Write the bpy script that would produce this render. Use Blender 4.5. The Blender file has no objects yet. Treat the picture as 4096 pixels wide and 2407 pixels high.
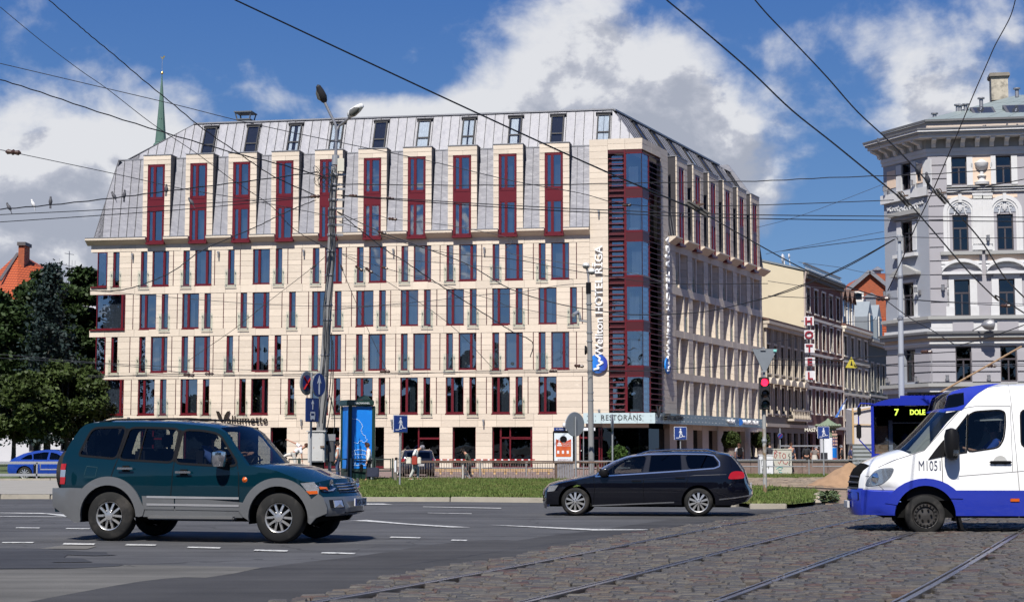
import bpy,bmesh,math,random
import numpy as np
from mathutils import Vector,Matrix
from mathutils.geometry import delaunay_2d_cdt
random.seed(7); RNG = np.random.default_rng(7)
R = math.radians; PI = math.pi
SC = bpy.context.scene; COL = SC.collection
# camera
F,CX,CY,H = 6600.0,2048.0,1203.5,1.5
PT = math.atan(589.5 / F)
cam = bpy.data.cameras.new('camera'); cam.sensor_width = 36; cam.lens = F / 4096 * 36
cam.clip_start = 0.1; cam.clip_end = 6000
camo = bpy.data.objects.new('camera',cam); COL.objects.link(camo)
camo.location = (0,0,H); camo.rotation_euler = (PI / 2 + PT,0,0); SC.camera = camo
# sun
SAZ,SEL = R(14.5),R(51)                     # sun behind the camera,a little to the left
LDIR = Vector((-math.sin(SAZ) * math.cos(SEL),-math.cos(SAZ) * math.cos(SEL),math.sin(SEL)))
sl = bpy.data.lights.new('sun','SUN'); sl.energy = 5.0; sl.angle = R(0.53); sl.color = (1,.955,.89)
so = bpy.data.objects.new('sun',sl); COL.objects.link(so)
so.rotation_euler = LDIR.to_track_quat('Z','Y').to_euler(); so.location = (-20,-40,60)
SC.view_settings.view_transform = 'Standard'; SC.view_settings.look = 'None'
SC.view_settings.exposure = 0.46; SC.view_settings.gamma = 1; SC.view_settings.use_curve_mapping = False
SC.cycles.max_bounces = 6; SC.cycles.transparent_max_bounces = 12; SC.cycles.diffuse_bounces = 3
SC.cycles.glossy_bounces = 3; SC.cycles.caustics_reflective = False; SC.cycles.caustics_refractive = False
SC.cycles.use_adaptive_sampling = True; SC.cycles.adaptive_threshold = 0.02
SC.cycles.use_denoising = True
# sky with clouds
W = bpy.data.worlds.new('World'); SC.world = W; W.use_nodes = True
wt = W.node_tree; wt.nodes.clear()
def N(tree,typ,ins=None,**kw):
 n = tree.nodes.new(typ)
 for k,v in kw.items(): setattr(n,k,v)
 for k,v in (ins or {}).items():
  s = n.inputs[k]
  if isinstance(v,bpy.types.NodeSocket): tree.links.new(v,s)
  elif isinstance(v,bpy.types.Node): tree.links.new(v.outputs[0],s)
  else: s.default_value = v
 return n
def M(tree,op,a,b=0.0,c=0.0,clamp=False):
 n = N(tree,'ShaderNodeMath',{0: a,1: b,2: c},operation=op); n.use_clamp = clamp; return n.outputs[0]
def rgb(tree,fac,a,b):
 n = N(tree,'ShaderNodeMix',{},data_type='RGBA')
 for s,v in ((0,fac),(6,a),(7,b)):
  if isinstance(v,bpy.types.NodeSocket): tree.links.new(v,n.inputs[s])
  else: n.inputs[s].default_value = v if s == 0 else (*v[:3],1)
 return n.outputs[2]
tc = N(wt,'ShaderNodeTexCoord'); sep = N(wt,'ShaderNodeSeparateXYZ',{0: tc.outputs['Generated']})
AZ = M(wt,'ARCTAN2',sep.outputs[0],sep.outputs[1]); EL = M(wt,'ARCSINE',sep.outputs[2])
BLOBS = [  # (azimuth,elevation,half width,half height,strength): the cloud masses of that day's sky
 (-.285,.165,.075,.085,.36),(-.215,.150,.060,.060,.34),(-.165,.125,.060,.055,.30),(-.30,.09,.10,.07,.26),(-.20,.09,.08,.045,.2),
 (.040,.250,.060,.070,.38),(.10,.20,.065,.055,.36),(.12,.155,.050,.035,.32),(-.06,.200,.045,.014,.34),(.0,.2,.05,.022,.28),(-.066,.235,.012,.008,.20),
 (.215,.235,.045,.04,.22),(.27,.205,.05,.05,.25),(.30,.25,.05,.04,.25),(.235,.19,.03,.02,.12),(-.155,.215,.016,.012,.08),
 (-2.75,.12,.07,.03,.34),(-2.95,.06,.06,.03,.3),(-2.55,.06,.06,.025,.3),(-2.85,.2,.2,.03,.26),(2.6,.28,.4,.12,.22),(-.9,.25,.3,.12,.2),(1.1,.3,.35,.15,.2),(-1.9,.2,.3,.12,.2),(1.9,.22,.4,.13,.2)]
def density(off_az,off_el):
 a = M(wt,'ADD',AZ,off_az); e = M(wt,'ADD',EL,off_el)
 vec = N(wt,'ShaderNodeCombineXYZ',{0: a,1: M(wt,'MULTIPLY',e,1.25),2: .37})
 n1 = N(wt,'ShaderNodeTexNoise',{'Vector': vec,'Scale': 17.0,'Detail': 9.0,'Roughness': .56,'Distortion': .15})
 n2 = N(wt,'ShaderNodeTexNoise',{'Vector': vec,'Scale': 5.0,'Detail': 2.0,'Roughness': .5})
 tot = M(wt,'MULTIPLY_ADD',n1,.95,M(wt,'MULTIPLY_ADD',n2,.35,-.965))
 for ca,ce,wa,we,st in BLOBS:
  da = M(wt,'DIVIDE',M(wt,'SUBTRACT',a,ca),wa); de = M(wt,'DIVIDE',M(wt,'SUBTRACT',e,ce),we)
  r2 = M(wt,'ADD',M(wt,'MULTIPLY',da,da),M(wt,'MULTIPLY',de,de))
  g = M(wt,'EXPONENT',M(wt,'MULTIPLY',r2,-.9))
  tot = M(wt,'MULTIPLY_ADD',g,st * 1.25,tot)
 return tot
d0 = density(0,0); d1 = density(-.007,.016)
msk = N(wt,'ShaderNodeMapRange',{'Value': d0,1: -.10,2: .20,3: 0,4: 1},interpolation_type='SMOOTHSTEP').outputs[0]
shd = N(wt,'ShaderNodeMapRange',{'Value': M(wt,'ADD',M(wt,'SUBTRACT',d1,d0),M(wt,'MULTIPLY',d1,.54)),1: -.04,2: .20,3: 0,4: 1},interpolation_type='SMOOTHSTEP').outputs[0]
sky = N(wt,'ShaderNodeTexSky',sky_type='NISHITA'); sky.sun_disc = False
sky.sun_elevation = SEL; sky.sun_rotation = R(194.5); sky.altitude = 10; sky.air_density = 1.0; sky.dust_density = .2; sky.ozone_density = 1.5
sat = N(wt,'ShaderNodeHueSaturation',{'Saturation': 1.22,'Value': .93,'Color': sky})
gr_ = rgb(wt,N(wt,'ShaderNodeMapRange',{'Value': EL,1: .02,2: .32,3: 0,4: 1}).outputs[0],(2.0,4.2,8.0),(.42,1.65,6.0))
skc = rgb(wt,.72,sat.outputs[0],gr_)
crp = N(wt,'ShaderNodeValToRGB',{0: shd}); e_ = crp.color_ramp.elements
for i,(p,c) in enumerate([(0,(.77,.78,.81)),(.38,(.54,.56,.63)),(1,(.40,.43,.51))]):
 q = e_[i] if i < 2 else e_.new(p); q.position = p; q.color = (*c,1)
cl = N(wt,'ShaderNodeVectorMath',{0: crp.outputs[0],'Scale': 12.8},operation='SCALE').outputs[0]
mx = rgb(wt,M(wt,'MULTIPLY',msk,.96),skc,cl)
bg = N(wt,'ShaderNodeBackground',{0: mx,1: .057}); wo = N(wt,'ShaderNodeOutputWorld',{0: bg})
# photograph pixel -> place on a real surface
def ray(x,y):
 dz = -(y - CY) / F; c,s = math.cos(PT),math.sin(PT)
 return Vector(((x - CX) / F,c - s * dz,s + c * dz))
def G(x,y,z=0.0):
 d = ray(x,y); t = (z - H) / d.z; return Vector((d.x * t,d.y * t,z))
def P(x,y,Y):
 d = ray(x,y); t = Y / d.y; return Vector((d.x * t,Y,H + d.z * t))
class Frame:
 """a vertical plane: origin o on the ground, direction u along it (angle a); y runs into it (left of u)"""
 def __init__(s,o,a):
  s.o = Vector((o[0],o[1],0)); s.a = a; s.u = Vector((math.cos(a),math.sin(a),0)); s.n = Vector((-math.sin(a),math.cos(a),0))
 def at(s,x,y,dep=0.0):                      # pixel -> (u,z) on the plane shifted dep into it
  d = ray(x,y); o = s.o + s.n * dep - Vector((0,0,H)); t = o.dot(s.n) / d.dot(s.n)
  p = d * t; q = Vector((p.x - s.o.x,p.y - s.o.y,0)); return q.dot(s.u),H + p.z
 def w(s,u,y,z=0.0): return s.o + s.u * u + s.n * y + Vector((0,0,z))
# materials
MATS = {}
def nt(name):
 m = bpy.data.materials.new(name); m.use_nodes = True; t = m.node_tree
 b = t.nodes['Principled BSDF']; return m,t,b
def mat(name,col=(.5,.5,.5),rough=.6,metal=0.0,var=.12,scale=3.0,bump=0.0,bscale=40.0,spec=.5,coat=0.0,emit=None,dirt=None,dscale=1.5,dlo=.5,dhi=.7,stretch=None,obj_rand=0.0,bdist=.02):
 """procedural: colour mottled by noise, optional dirt patches, optional relief"""
 if name in MATS: return MATS[name]
 m,t,b = nt(name)
 g = N(t,'ShaderNodeNewGeometry'); pos = g.outputs['Position']
 if stretch: pos = N(t,'ShaderNodeVectorMath',{0: pos,1: stretch},operation='MULTIPLY').outputs[0]
 n = N(t,'ShaderNodeTexNoise',{'Vector': pos,'Scale': scale,'Detail': 5.0,'Roughness': .6})
 f = M(t,'MULTIPLY_ADD',n,var * 2.4,1 - var * 1.2)
 if obj_rand:
  oi = N(t,'ShaderNodeObjectInfo'); isl = M(t,'FRACT',M(t,'ADD',oi.outputs['Random'],g.outputs['Random Per Island']))
  f = M(t,'MULTIPLY',f,M(t,'MULTIPLY_ADD',isl,obj_rand * 2,1 - obj_rand))
 c = N(t,'ShaderNodeVectorMath',{0: (col[0],col[1],col[2])},operation='SCALE'); t.links.new(f,c.inputs['Scale'])
 cc = c.outputs[0]
 if dirt:
  nd = N(t,'ShaderNodeTexNoise',{'Vector': pos,'Scale': dscale,'Detail': 6.0,'Roughness': .65})
  mr = N(t,'ShaderNodeMapRange',{'Value': nd,1: dlo,2: dhi,3: 0,4: dirt[3] if len(dirt) > 3 else 1}).outputs[0]
  cc = rgb(t,mr,cc,dirt)
 t.links.new(cc,b.inputs['Base Color'])
 b.inputs['Roughness'].default_value = rough; b.inputs['Metallic'].default_value = metal
 b.inputs['Specular IOR Level'].default_value = spec; b.inputs['Coat Weight'].default_value = coat; b.inputs['Coat Roughness'].default_value = .03
 if emit: b.inputs['Emission Color'].default_value = (*emit[:3],1); b.inputs['Emission Strength'].default_value = emit[3]
 if bump:
  nb = N(t,'ShaderNodeTexNoise',{'Vector': pos,'Scale': bscale,'Detail': 4.0})
  bp = N(t,'ShaderNodeBump',{'Height': nb,'Strength': bump,'Distance': bdist}); t.links.new(bp.outputs[0],b.inputs['Normal'])
 MATS[name] = m; return m
def glass_mat(name,tint=(.5,.55,.58),gloss=.45,gcol=(.8,.85,.9),wav=.01,rough=.0):
 if name in MATS: return MATS[name]
 m = bpy.data.materials.new(name); m.use_nodes = True; t = m.node_tree; t.nodes.clear()
 g = N(t,'ShaderNodeNewGeometry'); oi = N(t,'ShaderNodeObjectInfo')
 off = N(t,'ShaderNodeVectorMath',{0: g.outputs['Position']},operation='ADD')
 t.links.new(N(t,'ShaderNodeCombineXYZ',{0: M(t,'MULTIPLY',oi.outputs['Random'],37.0),1: 0.0,2: 0.0}).outputs[0],off.inputs[1])
 nz = N(t,'ShaderNodeTexNoise',{'Vector': off,'Scale': .8,'Detail': 1.0})
 gl = N(t,'ShaderNodeBsdfGlossy',{'Color': (*gcol,1),'Roughness': rough})
 if wav: t.links.new(N(t,'ShaderNodeBump',{'Height': nz,'Strength': 1.0,'Distance': wav}).outputs[0],gl.inputs['Normal'])
 tr = N(t,'ShaderNodeBsdfTransparent',{'Color': (*tint,1)})
 lw = N(t,'ShaderNodeLayerWeight',{'Blend': .5})
 fac = M(t,'ADD',M(t,'MULTIPLY_ADD',M(t,'POWER',lw.outputs['Facing'],5.0),.9,.035),gloss,clamp=True)
 mx = N(t,'ShaderNodeMixShader',{0: fac,1: tr,2: gl}); N(t,'ShaderNodeOutputMaterial',{0: mx})
 MATS[name] = m; return m
# mesh building
class MB:
 def __init__(s): s.v = []; s.f = []
 def add(s,vs,fs):
  k = len(s.v); s.v += [tuple(p) for p in vs]; s.f += [tuple(i + k for i in f) for f in fs]; return s
 def box(s,x0,x1,y0,y1,z0,z1):
  return s.add([(x0,y0,z0),(x1,y0,z0),(x1,y1,z0),(x0,y1,z0),(x0,y0,z1),(x1,y0,z1),(x1,y1,z1),(x0,y1,z1)],
      [(0,3,2,1),(4,5,6,7),(0,1,5,4),(1,2,6,5),(2,3,7,6),(3,0,4,7)])
 def hexa(s,a,b): return s.add(list(a) + list(b),[(0,3,2,1),(4,5,6,7),(0,1,5,4),(1,2,6,5),(2,3,7,6),(3,0,4,7)])
 def quad(s,*p): return s.add(p,[tuple(range(len(p)))])
 def prism(s,pts,vec):                        # polygon pts (3d) pushed along vec
  n = len(pts); vec = Vector(vec); a = [Vector(p) for p in pts]; b = [p + vec for p in a]
  return s.add(a + b,[tuple(range(n))[::-1],tuple(range(n,2 * n))] + [(i,(i + 1) % n,n + (i + 1) % n,n + i) for i in range(n)])
 def bar(s,p0,p1,w,h=None,up=(0,0,1)):
  p0,p1 = Vector(p0),Vector(p1); d = (p1 - p0).normalized(); h = h or w; u = Vector(up)
  if abs(d.dot(u)) > .98: u = Vector((1,0,0))
  x = d.cross(u).normalized() * w / 2; z = x.cross(d).normalized() * h / 2
  return s.hexa([p0 - x - z,p0 + x - z,p0 + x + z,p0 - x + z],[p1 - x - z,p1 + x - z,p1 + x + z,p1 - x + z])
 def tube(s,pts,r,n=6,cap=True):
  pts = [Vector(p) for p in pts]; k = len(s.v); m = len(pts); rs = r if hasattr(r,'__len__') else [r] * m
  pu = None
  for i,p in enumerate(pts):
   d = (pts[min(i + 1,m - 1)] - pts[max(i - 1,0)]).normalized()
   if pu is None: pu = Vector((0,0,1)) if abs(d.z) < .9 else Vector((1,0,0))
   a = (pu - d * pu.dot(d)).normalized(); pu = a; b = d.cross(a)
   for j in range(n):
    t = 2 * PI * j / n; s.v.append(tuple(p + (a * math.cos(t) + b * math.sin(t)) * rs[i]))
  for i in range(m - 1):
   for j in range(n):
    s.f.append((k + i * n + j,k + i * n + (j + 1) % n,k + (i + 1) * n + (j + 1) % n,k + (i + 1) * n + j))
  if cap: s.f.append(tuple(k + j for j in range(n))[::-1]); s.f.append(tuple(k + (m - 1) * n + j for j in range(n)))
  return s
 def lathe(s,prof,c=(0,0,0),n=16,axis='z',cap=True):   # prof: (r,h)
  k = len(s.v); c = Vector(c)
  for r,h in prof:
   for j in range(n):
    t = 2 * PI * j / n; x,y = r * math.cos(t),r * math.sin(t)
    q = (x,y,h) if axis == 'z' else ((x,h,y) if axis == 'y' else (h,x,y)); s.v.append(tuple(c + Vector(q)))
  for i in range(len(prof) - 1):
   for j in range(n):
    s.f.append((k + i * n + j,k + i * n + (j + 1) % n,k + (i + 1) * n + (j + 1) % n,k + (i + 1) * n + j))
  if cap: s.f.append(tuple(k + j for j in range(n))[::-1]); s.f.append(tuple(k + (len(prof) - 1) * n + j for j in range(n)))
  return s
 def mesh(s,name,smooth=False,m=None):
  me = bpy.data.meshes.new(name); me.from_pydata(s.v,[],s.f); me.validate(); me.update()
  if m: me.materials.append(m)
  if smooth: sm(me)
  return me
def sm(me,ang=40):
 me.polygons.foreach_set('use_smooth',[True] * len(me.polygons))
 try: me.set_sharp_from_angle(angle=R(ang))
 except Exception: pass
def fixn(me):
 b = bmesh.new(); b.from_mesh(me); bmesh.ops.remove_doubles(b,verts=b.verts,dist=1e-5); bmesh.ops.recalc_face_normals(b,faces=b.faces); b.to_mesh(me); b.free()
def link(name,data,parent=None,loc=(0,0,0),rz=0.0,rot=None,scale=None):
 o = bpy.data.objects.new(name,data); COL.objects.link(o); o.location = loc
 o.rotation_euler = rot if rot else (0,0,rz)
 if scale: o.scale = scale
 if parent: o.parent = parent
 return o
def ob(name,mb,m,parent=None,loc=(0,0,0),rz=0.0,smooth=False,rot=None,fix=False,bevel=0):
 me = mb.mesh(name,False,m) if isinstance(mb,MB) else mb
 if bevel:
  b = bmesh.new(); b.from_mesh(me); bmesh.ops.remove_doubles(b,verts=b.verts,dist=1e-5)
  es = [e for e in b.edges if len(e.link_faces) == 2 and e.calc_face_angle(0) > R(35)]
  bmesh.ops.bevel(b,geom=es,offset=bevel,segments=2,affect='EDGES',clamp_overlap=True); b.to_mesh(me); b.free()
 if fix: fixn(me)
 if smooth or bevel: sm(me)
 return link(name,me,parent,loc,rz,rot)
def tag(o,label,cat,group=None,kind=None):
 if label: o['label'] = label
 if cat: o['category'] = cat
 if group: o['group'] = group
 if kind: o['kind'] = kind
 return o
def thing(name,label,cat,loc=(0,0,0),rz=0.0,group=None):
 o = bpy.data.objects.new(name,None); COL.objects.link(o); o.location = loc; o.rotation_euler = (0,0,rz); o.empty_display_size = .2
 return tag(o,label,cat,group)
def copy_tree(o,parent=None):
 c = o.copy(); COL.objects.link(c); c.parent = parent
 for ch in list(o.children): copy_tree(ch,c)
 return c
def struct(name,mb,m,**k):
 o = ob(name,mb,m,**k); o['kind'] = 'structure'; return o
UNIT = None
def piece(name,x0,x1,y0,y1,z0,z1,m,parent,rz=0.0,rel=(0,0,0)):
 """a block sharing one unit mesh per material"""
 key = 'unit_' + m.name
 me = bpy.data.meshes.get(key)
 if me is None: me = MB().box(0,1,0,1,0,1).mesh(key,False,m)
 p = Matrix.Rotation(rz,3,'Z') @ Vector((x0,y0,z0)) + Vector(rel)
 return link(name,me,parent,p,rz,scale=(x1 - x0,y1 - y0,z1 - z0))
def txt(name,s,size,m,parent=None,loc=(0,0,0),rot=(PI / 2,0,0),ext=.01,align='LEFT',xs=1.0,bold=0.0,sp=1.0):
 c = bpy.data.curves.new(name,'FONT'); c.body = s; c.size = size; c.extrude = ext; c.align_x = align; c.resolution_u = 3; c.offset = bold; c.space_character = sp
 o = bpy.data.objects.new(name,c); dg = bpy.context.evaluated_depsgraph_get(); COL.objects.link(o); dg.update()
 me = bpy.data.meshes.new_from_object(o.evaluated_get(dg)); bpy.data.objects.remove(o); me.name = name
 me.materials.clear(); me.materials.append(m)
 return link(name,me,parent,loc,rot=rot,scale=(xs,1,1))
def tagpos(x0,y0,k=.40635): return lambda zx,zy: (x0 + zx * k,y0 + zy * k)
# GROUND
def gpoly(pts,z): return [Vector((*G(x,y).xy,z)) for x,y in pts]
def sheet(name,pts,z,m,world=False,kind='structure'):
 vs = [Vector((p[0],p[1],z)) for p in pts] if world else gpoly(pts,z)
 o = ob(name,MB().add(vs,[tuple(range(len(vs)))]),m)
 o['kind'] = kind; me = o.data
 if me.polygons[0].normal.z < 0: me.flip_normals()
 return o
def asphalt(name,c,seed=0.0,crack=True):
 m,t,b = nt(name); g = N(t,'ShaderNodeNewGeometry'); pos = N(t,'ShaderNodeVectorMath',{0: g.outputs['Position'],1: (seed,0,0)},operation='ADD').outputs[0]
 n1 = N(t,'ShaderNodeTexNoise',{'Vector': pos,'Scale': .45,'Detail': 7.0,'Roughness': .62}); n2 = N(t,'ShaderNodeTexNoise',{'Vector': pos,'Scale': 60.0,'Detail': 3.0})
 st = N(t,'ShaderNodeVectorMath',{0: pos,1: (.12,1.1,1)},operation='MULTIPLY').outputs[0]; n3 = N(t,'ShaderNodeTexNoise',{'Vector': st,'Scale': 1.6,'Detail': 5.0})
 sp = N(t,'ShaderNodeTexVoronoi',{'Vector': pos,'Scale': 45.0}); spk = M(t,'LESS_THAN',sp.outputs['Distance'],.12)
 f = M(t,'MULTIPLY_ADD',n1,1.1,M(t,'MULTIPLY_ADD',n2,.8,M(t,'MULTIPLY_ADD',n3,1.3,-.6)))
 cc = N(t,'ShaderNodeVectorMath',{0: c},operation='SCALE'); t.links.new(M(t,'MULTIPLY_ADD',spk,.35,f),cc.inputs['Scale'])
 vo = N(t,'ShaderNodeTexVoronoi',{'Vector': N(t,'ShaderNodeVectorMath',{0: pos,1: N(t,'ShaderNodeVectorMath',{0: N(t,'ShaderNodeTexNoise',{'Vector': pos,'Scale': 1.2}).outputs['Color'],1: (1.2,1.2,0)},operation='MULTIPLY').outputs[0]},operation='ADD'),'Scale': .17},feature='DISTANCE_TO_EDGE')
 cr = M(t,'LESS_THAN',vo.outputs['Distance'],.0035)
 out = rgb(t,M(t,'MULTIPLY',cr,.55 if crack else 0.0),cc.outputs[0],(c[0] * .35,c[1] * .35,c[2] * .35))
 t.links.new(out,b.inputs['Base Color']); b.inputs['Roughness'].default_value = .88; b.inputs['Specular IOR Level'].default_value = .3
 bp = N(t,'ShaderNodeBump',{'Height': n2,'Strength': .5,'Distance': .01}); t.links.new(bp.outputs[0],b.inputs['Normal'])
 return m
asp = asphalt('worn_asphalt',(.064,.064,.066)); aspd = asphalt('new_asphalt',(.042,.041,.041),5,False); aspl = asphalt('old_pale_asphalt',(.096,.092,.083),9); aspk = asphalt('patch_asphalt',(.036,.037,.041),11,False)
sheet('ground',[(-900,-500),(900,-500),(900,1500),(-900,1500)],-.012,mat('dusty_ground',(.12,.11,.10),.95,var=.2,scale=.3),True)
sheet('road',[(-120,-60),(120,-60),(120,50),(-120,50)],-.004,asp,True)
pave = mat('red_paving',(.19,.13,.11),.9,var=.25,scale=1.2,bump=.3,bscale=8)
sheet('plaza_pavement',[(-80,62),(2,62),(7.3,97.2),(60,97.2),(60,230),(22,230),(8,113),(-34,123),(-80,133)],.08,pave,True)
dkedge = [(111,2407),(250,2380),(444,2344),(560,2325),(655,2314),(740,2308),(822,2310),(940,2292),(1055,2269),(1230,2246),(1400,2228),(1560,2205),(1700,2180),(1883,2161),(1990,2158),(2067,2161),(2220,2138),(2372,2122),(2560,2093),(2733,2072),(2880,2052),(3010,2038)]
cbl = [(1050,2440),(1250,2392),(1400,2361),(1530,2325),(1678,2294),(1850,2268),(2011,2244),(2180,2210),(2344,2178),(2500,2148),(2650,2122),(2800,2104),(2950,2082),(3109,2059),(3237,2036),(3300,2026)]
sheet('fresh_asphalt_strip',[(-160,2470)] + dkedge + cbl[::-1] + [(1000,2470)],.002,aspd)
sheet('pale_asphalt',[(-200,2290),(0,2275),(300,2272),(520,2258),(800,2262),(1050,2268),(940,2291),(822,2309),(740,2307),(655,2313),(560,2324),(444,2343),(250,2379),(111,2406),(-160,2469),(-400,2469)],0,aspl)
sheet('dark_patch',[(-200,2192),(0,2192),(180,2194),(330,2204),(428,2208),(430,2216),(470,2219),(380,2222),(270,2218),(255,2230),(330,2232),(370,2247),(200,2248),(230,2251),(420,2253),(496,2258),(470,2264),(300,2272),(0,2274),(-200,2277)],.004,aspk)
sheet('pale_patch',[(155,2194),(250,2180),(390,2183),(345,2196)],.004,aspl)
tr_dirt = mat('joint_dirt',(.115,.098,.078),.95,var=.3,scale=6,bump=.4)
cobz = [(1000,2470)] + cbl + [(3420,2020),(3800,1985),(4400,1985),(4900,2120),(4900,2470)]
sheet('tramway_bed',cobz,.006,tr_dirt)
def cobble_material():
 m,t,b = nt('cobblestone'); oi = N(t,'ShaderNodeObjectInfo'); g = N(t,'ShaderNodeNewGeometry')
 r = M(t,'FRACT',M(t,'ADD',oi.outputs['Random'],g.outputs['Random Per Island']))
 cr = N(t,'ShaderNodeValToRGB',{0: r}); e = cr.color_ramp.elements
 for i,(p,c) in enumerate([(0,(.066,.061,.056)),(.2,(.074,.068,.061)),(.38,(.070,.060,.051)),(.55,(.060,.057,.054)),(.68,(.076,.062,.050)),(.80,(.084,.076,.066)),(.90,(.074,.050,.042)),(.96,(.064,.040,.034))]):
  q = e[i] if i < 2 else e.new(p); q.position = p; q.color = (*c,1)
 cr.color_ramp.interpolation = 'CONSTANT'
 n = N(t,'ShaderNodeTexNoise',{'Vector': g.outputs['Position'],'Scale': 14.0,'Detail': 5.0,'Roughness': .65})
 c = N(t,'ShaderNodeVectorMath',{0: cr.outputs[0]},operation='SCALE'); t.links.new(M(t,'MULTIPLY_ADD',n,.9,.5),c.inputs['Scale']); t.links.new(c.outputs[0],b.inputs['Base Color'])
 b.inputs['Roughness'].default_value = .62; b.inputs['Specular IOR Level'].default_value = .3
 bp = N(t,'ShaderNodeBump',{'Height': n,'Strength': .7,'Distance': .02}); t.links.new(bp.outputs[0],b.inputs['Normal'])
 return m
cobm = cobble_material()
def inpoly(px,py,poly):
 c = np.zeros(px.shape,bool); n = len(poly)
 for i in range(n):
  x0,y0 = poly[i][:2]; x1,y1 = poly[(i + 1) % n][:2]
  if y0 == y1: continue
  k = ((y0 > py) != (y1 > py)) & (px < (x1 - x0) * (py - y0) / (y1 - y0) + x0); c ^= k
 return c
def stone_shape(w,d,rnd):
 """one sett: flat worn top, rounded shoulders"""
 ins = .16; zt = .055; j = lambda a: rnd.uniform(-a,a)
 base = [(-w / 2,-d / 2,0),(w / 2,-d / 2,0),(w / 2,d / 2,0),(-w / 2,d / 2,0)]
 sh = [(x * (1 - .02 + j(.03)),y * (1 - .03 + j(.05)),zt * .62) for x,y,_ in base]
 tp = [(x * (1 - ins + j(.08)),y * (1 - ins * 1.4 + j(.1)),zt * (1 + j(.15))) for x,y,_ in base]
 return base + sh + tp,[(0,1,5,4),(1,2,6,5),(2,3,7,6),(3,0,4,7),(4,5,9,8),(5,6,10,9),(6,7,11,10),(7,4,8,11),(8,9,10,11)]
rails_px = {
 'A': [(1190,2440),(1456,2394),(1705,2356),(1955,2300),(2233,2244),(2455,2203),(2672,2158),(2800,2133),(2918,2108),(3160,2070),(3330,2046)],
 'B': [(1960,2470),(2178,2407),(2344,2361),(2567,2300),(2800,2252),(2954,2208),(3160,2152),(3314,2113),(3520,2072),(3640,2052)],
 'C': [(2750,2470),(2903,2407),(3160,2322),(3417,2224),(3520,2180),(3649,2142),(3760,2110),(3900,2080),(4060,2045)],
 'D': [(3470,2500),(3623,2407),(3803,2311),(3931,2239),(4060,2152),(4120,2118),(4260,2062)]}
def smooth_line(pts,n=40):
 pts = [Vector(p) for p in pts]; d = [0]
 for a,b in zip(pts[:-1],pts[1:]): d.append(d[-1] + (b - a).length)
 T = np.linspace(0,d[-1],n); a = np.array([p[:] for p in pts]); co = [np.polyfit(d,a[:,k],3) for k in (0,1)]
 return [Vector((np.polyval(co[0],t),np.polyval(co[1],t),0)) for t in T]
RAILS = {k: smooth_line([G(*p) for p in v]) for k,v in rails_px.items()}
steel = mat('worn_rail_steel',(.24,.24,.25),.30,.8,var=.15,scale=4,dirt=(.16,.10,.06),dscale=2.5,dlo=.55,dhi=.75)
steeld = mat('rail_groove',(.06,.05,.045),.7,.3)
tram = thing('tram_track','grooved steel tram rails set in the cobbles','tram track',(0,0,0))
for k,pts in RAILS.items():
 head,grv = MB(),MB()
 for q,w0,w1,zt,b in ((0,-.065,.0,.062,head),(1,.0,.045,.035,grv),(2,.045,.075,.058,head)):
  vs = []
  for i,p in enumerate(pts):
   dd = (pts[min(i + 1,len(pts) - 1)] - pts[max(i - 1,0)]).normalized(); nn = Vector((-dd.y,dd.x,0))
   vs += [p + nn * w0 + Vector((0,0,0)),p + nn * w0 + Vector((0,0,zt)),p + nn * w1 + Vector((0,0,zt)),p + nn * w1]
  b.add(vs,[(i * 4 + j,i * 4 + j + 1,i * 4 + j + 5,i * 4 + j + 4) for i in range(len(pts) - 1) for j in range(3)])
 o = ob('rail',head,steel,tram,fix=True); ob('groove',grv,steeld,o,fix=True)
def near_rail(x,y,w):
 for pts in RAILS.values():
  a = np.array([p[:2] for p in pts]); s = a[:-1]; e = a[1:]; v = e - s; tt = ((np.array([x,y]) - s) * v).sum(1) / (v * v).sum(1); tt = np.clip(tt,0,1)
  if np.hypot(*((s + v * tt[:,None]) - (x,y)).T).min() < w: return True
 return False
CZ = [tuple(G(*p).xy) for p in cobz]
def lay_cobbles():
 rnd = random.Random(3); rows = []; y = 14.6; ang = R(4.0); ca,sa = math.cos(ang),math.sin(ang)
 while y < 44:
  x = -14 + rnd.uniform(0,.3); dep = rnd.uniform(.165,.205)
  while x < 24:
   w = rnd.uniform(.15,.33); rows.append((x + w / 2,y + dep / 2,w,dep)); x += w
  y += dep
 a = np.array(rows); gx = a[:,0] * ca - a[:,1] * sa; gy = a[:,0] * sa + a[:,1] * ca
 keep = inpoly(gx,gy,CZ) & (gx / gy < .345) & (gx / gy > -.33) & (gy > 15.2)
 near = []; far = []
 order = np.argsort(gy[keep]); A = a[keep][order]; GX = gx[keep][order]; GY = gy[keep][order]
 segs = np.concatenate([np.array([p[:2] for p in pts]) for pts in RAILS.values()])
 protos = [MB().add(*stone_shape(1,1,rnd)).mesh('sett',False,cobm) for _ in range(7)]
 cs = thing('cobblestone_paving','worn grey and reddish setts laid in rows between the tram rails','cobblestones',(0,0,0)); cs['kind'] = 'structure'
 big = MB(); k = 0; vis = 0
 for (ax,ay,w,d),x,y in zip(A,GX,GY):
  if np.hypot(segs[:,0] - x,segs[:,1] - y).min() < 1.0 and near_rail(x,y,.075 + w * .22): continue
  dz = rnd.uniform(-.005,.005); ww,dd = w - .014,d - .012
  if vis < 300 and y > 16.0:
   link('cobblestone',rnd.choice(protos),cs,(x,y,.006 + dz),rz=ang + rnd.uniform(-.03,.03),scale=(ww,dd,.9 + rnd.uniform(-.1,.1))); vis += 1
  else:
   v,f = stone_shape(ww,dd,rnd); q = ang + rnd.uniform(-.03,.03); c,s = math.cos(q),math.sin(q)
   big.add([(x + px * c - py * s,y + px * s + py * c,.006 + dz + pz) for px,py,pz in v],f)
 o = ob('cobblestones',big,cobm,cs); o['kind'] = 'stuff'
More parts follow.
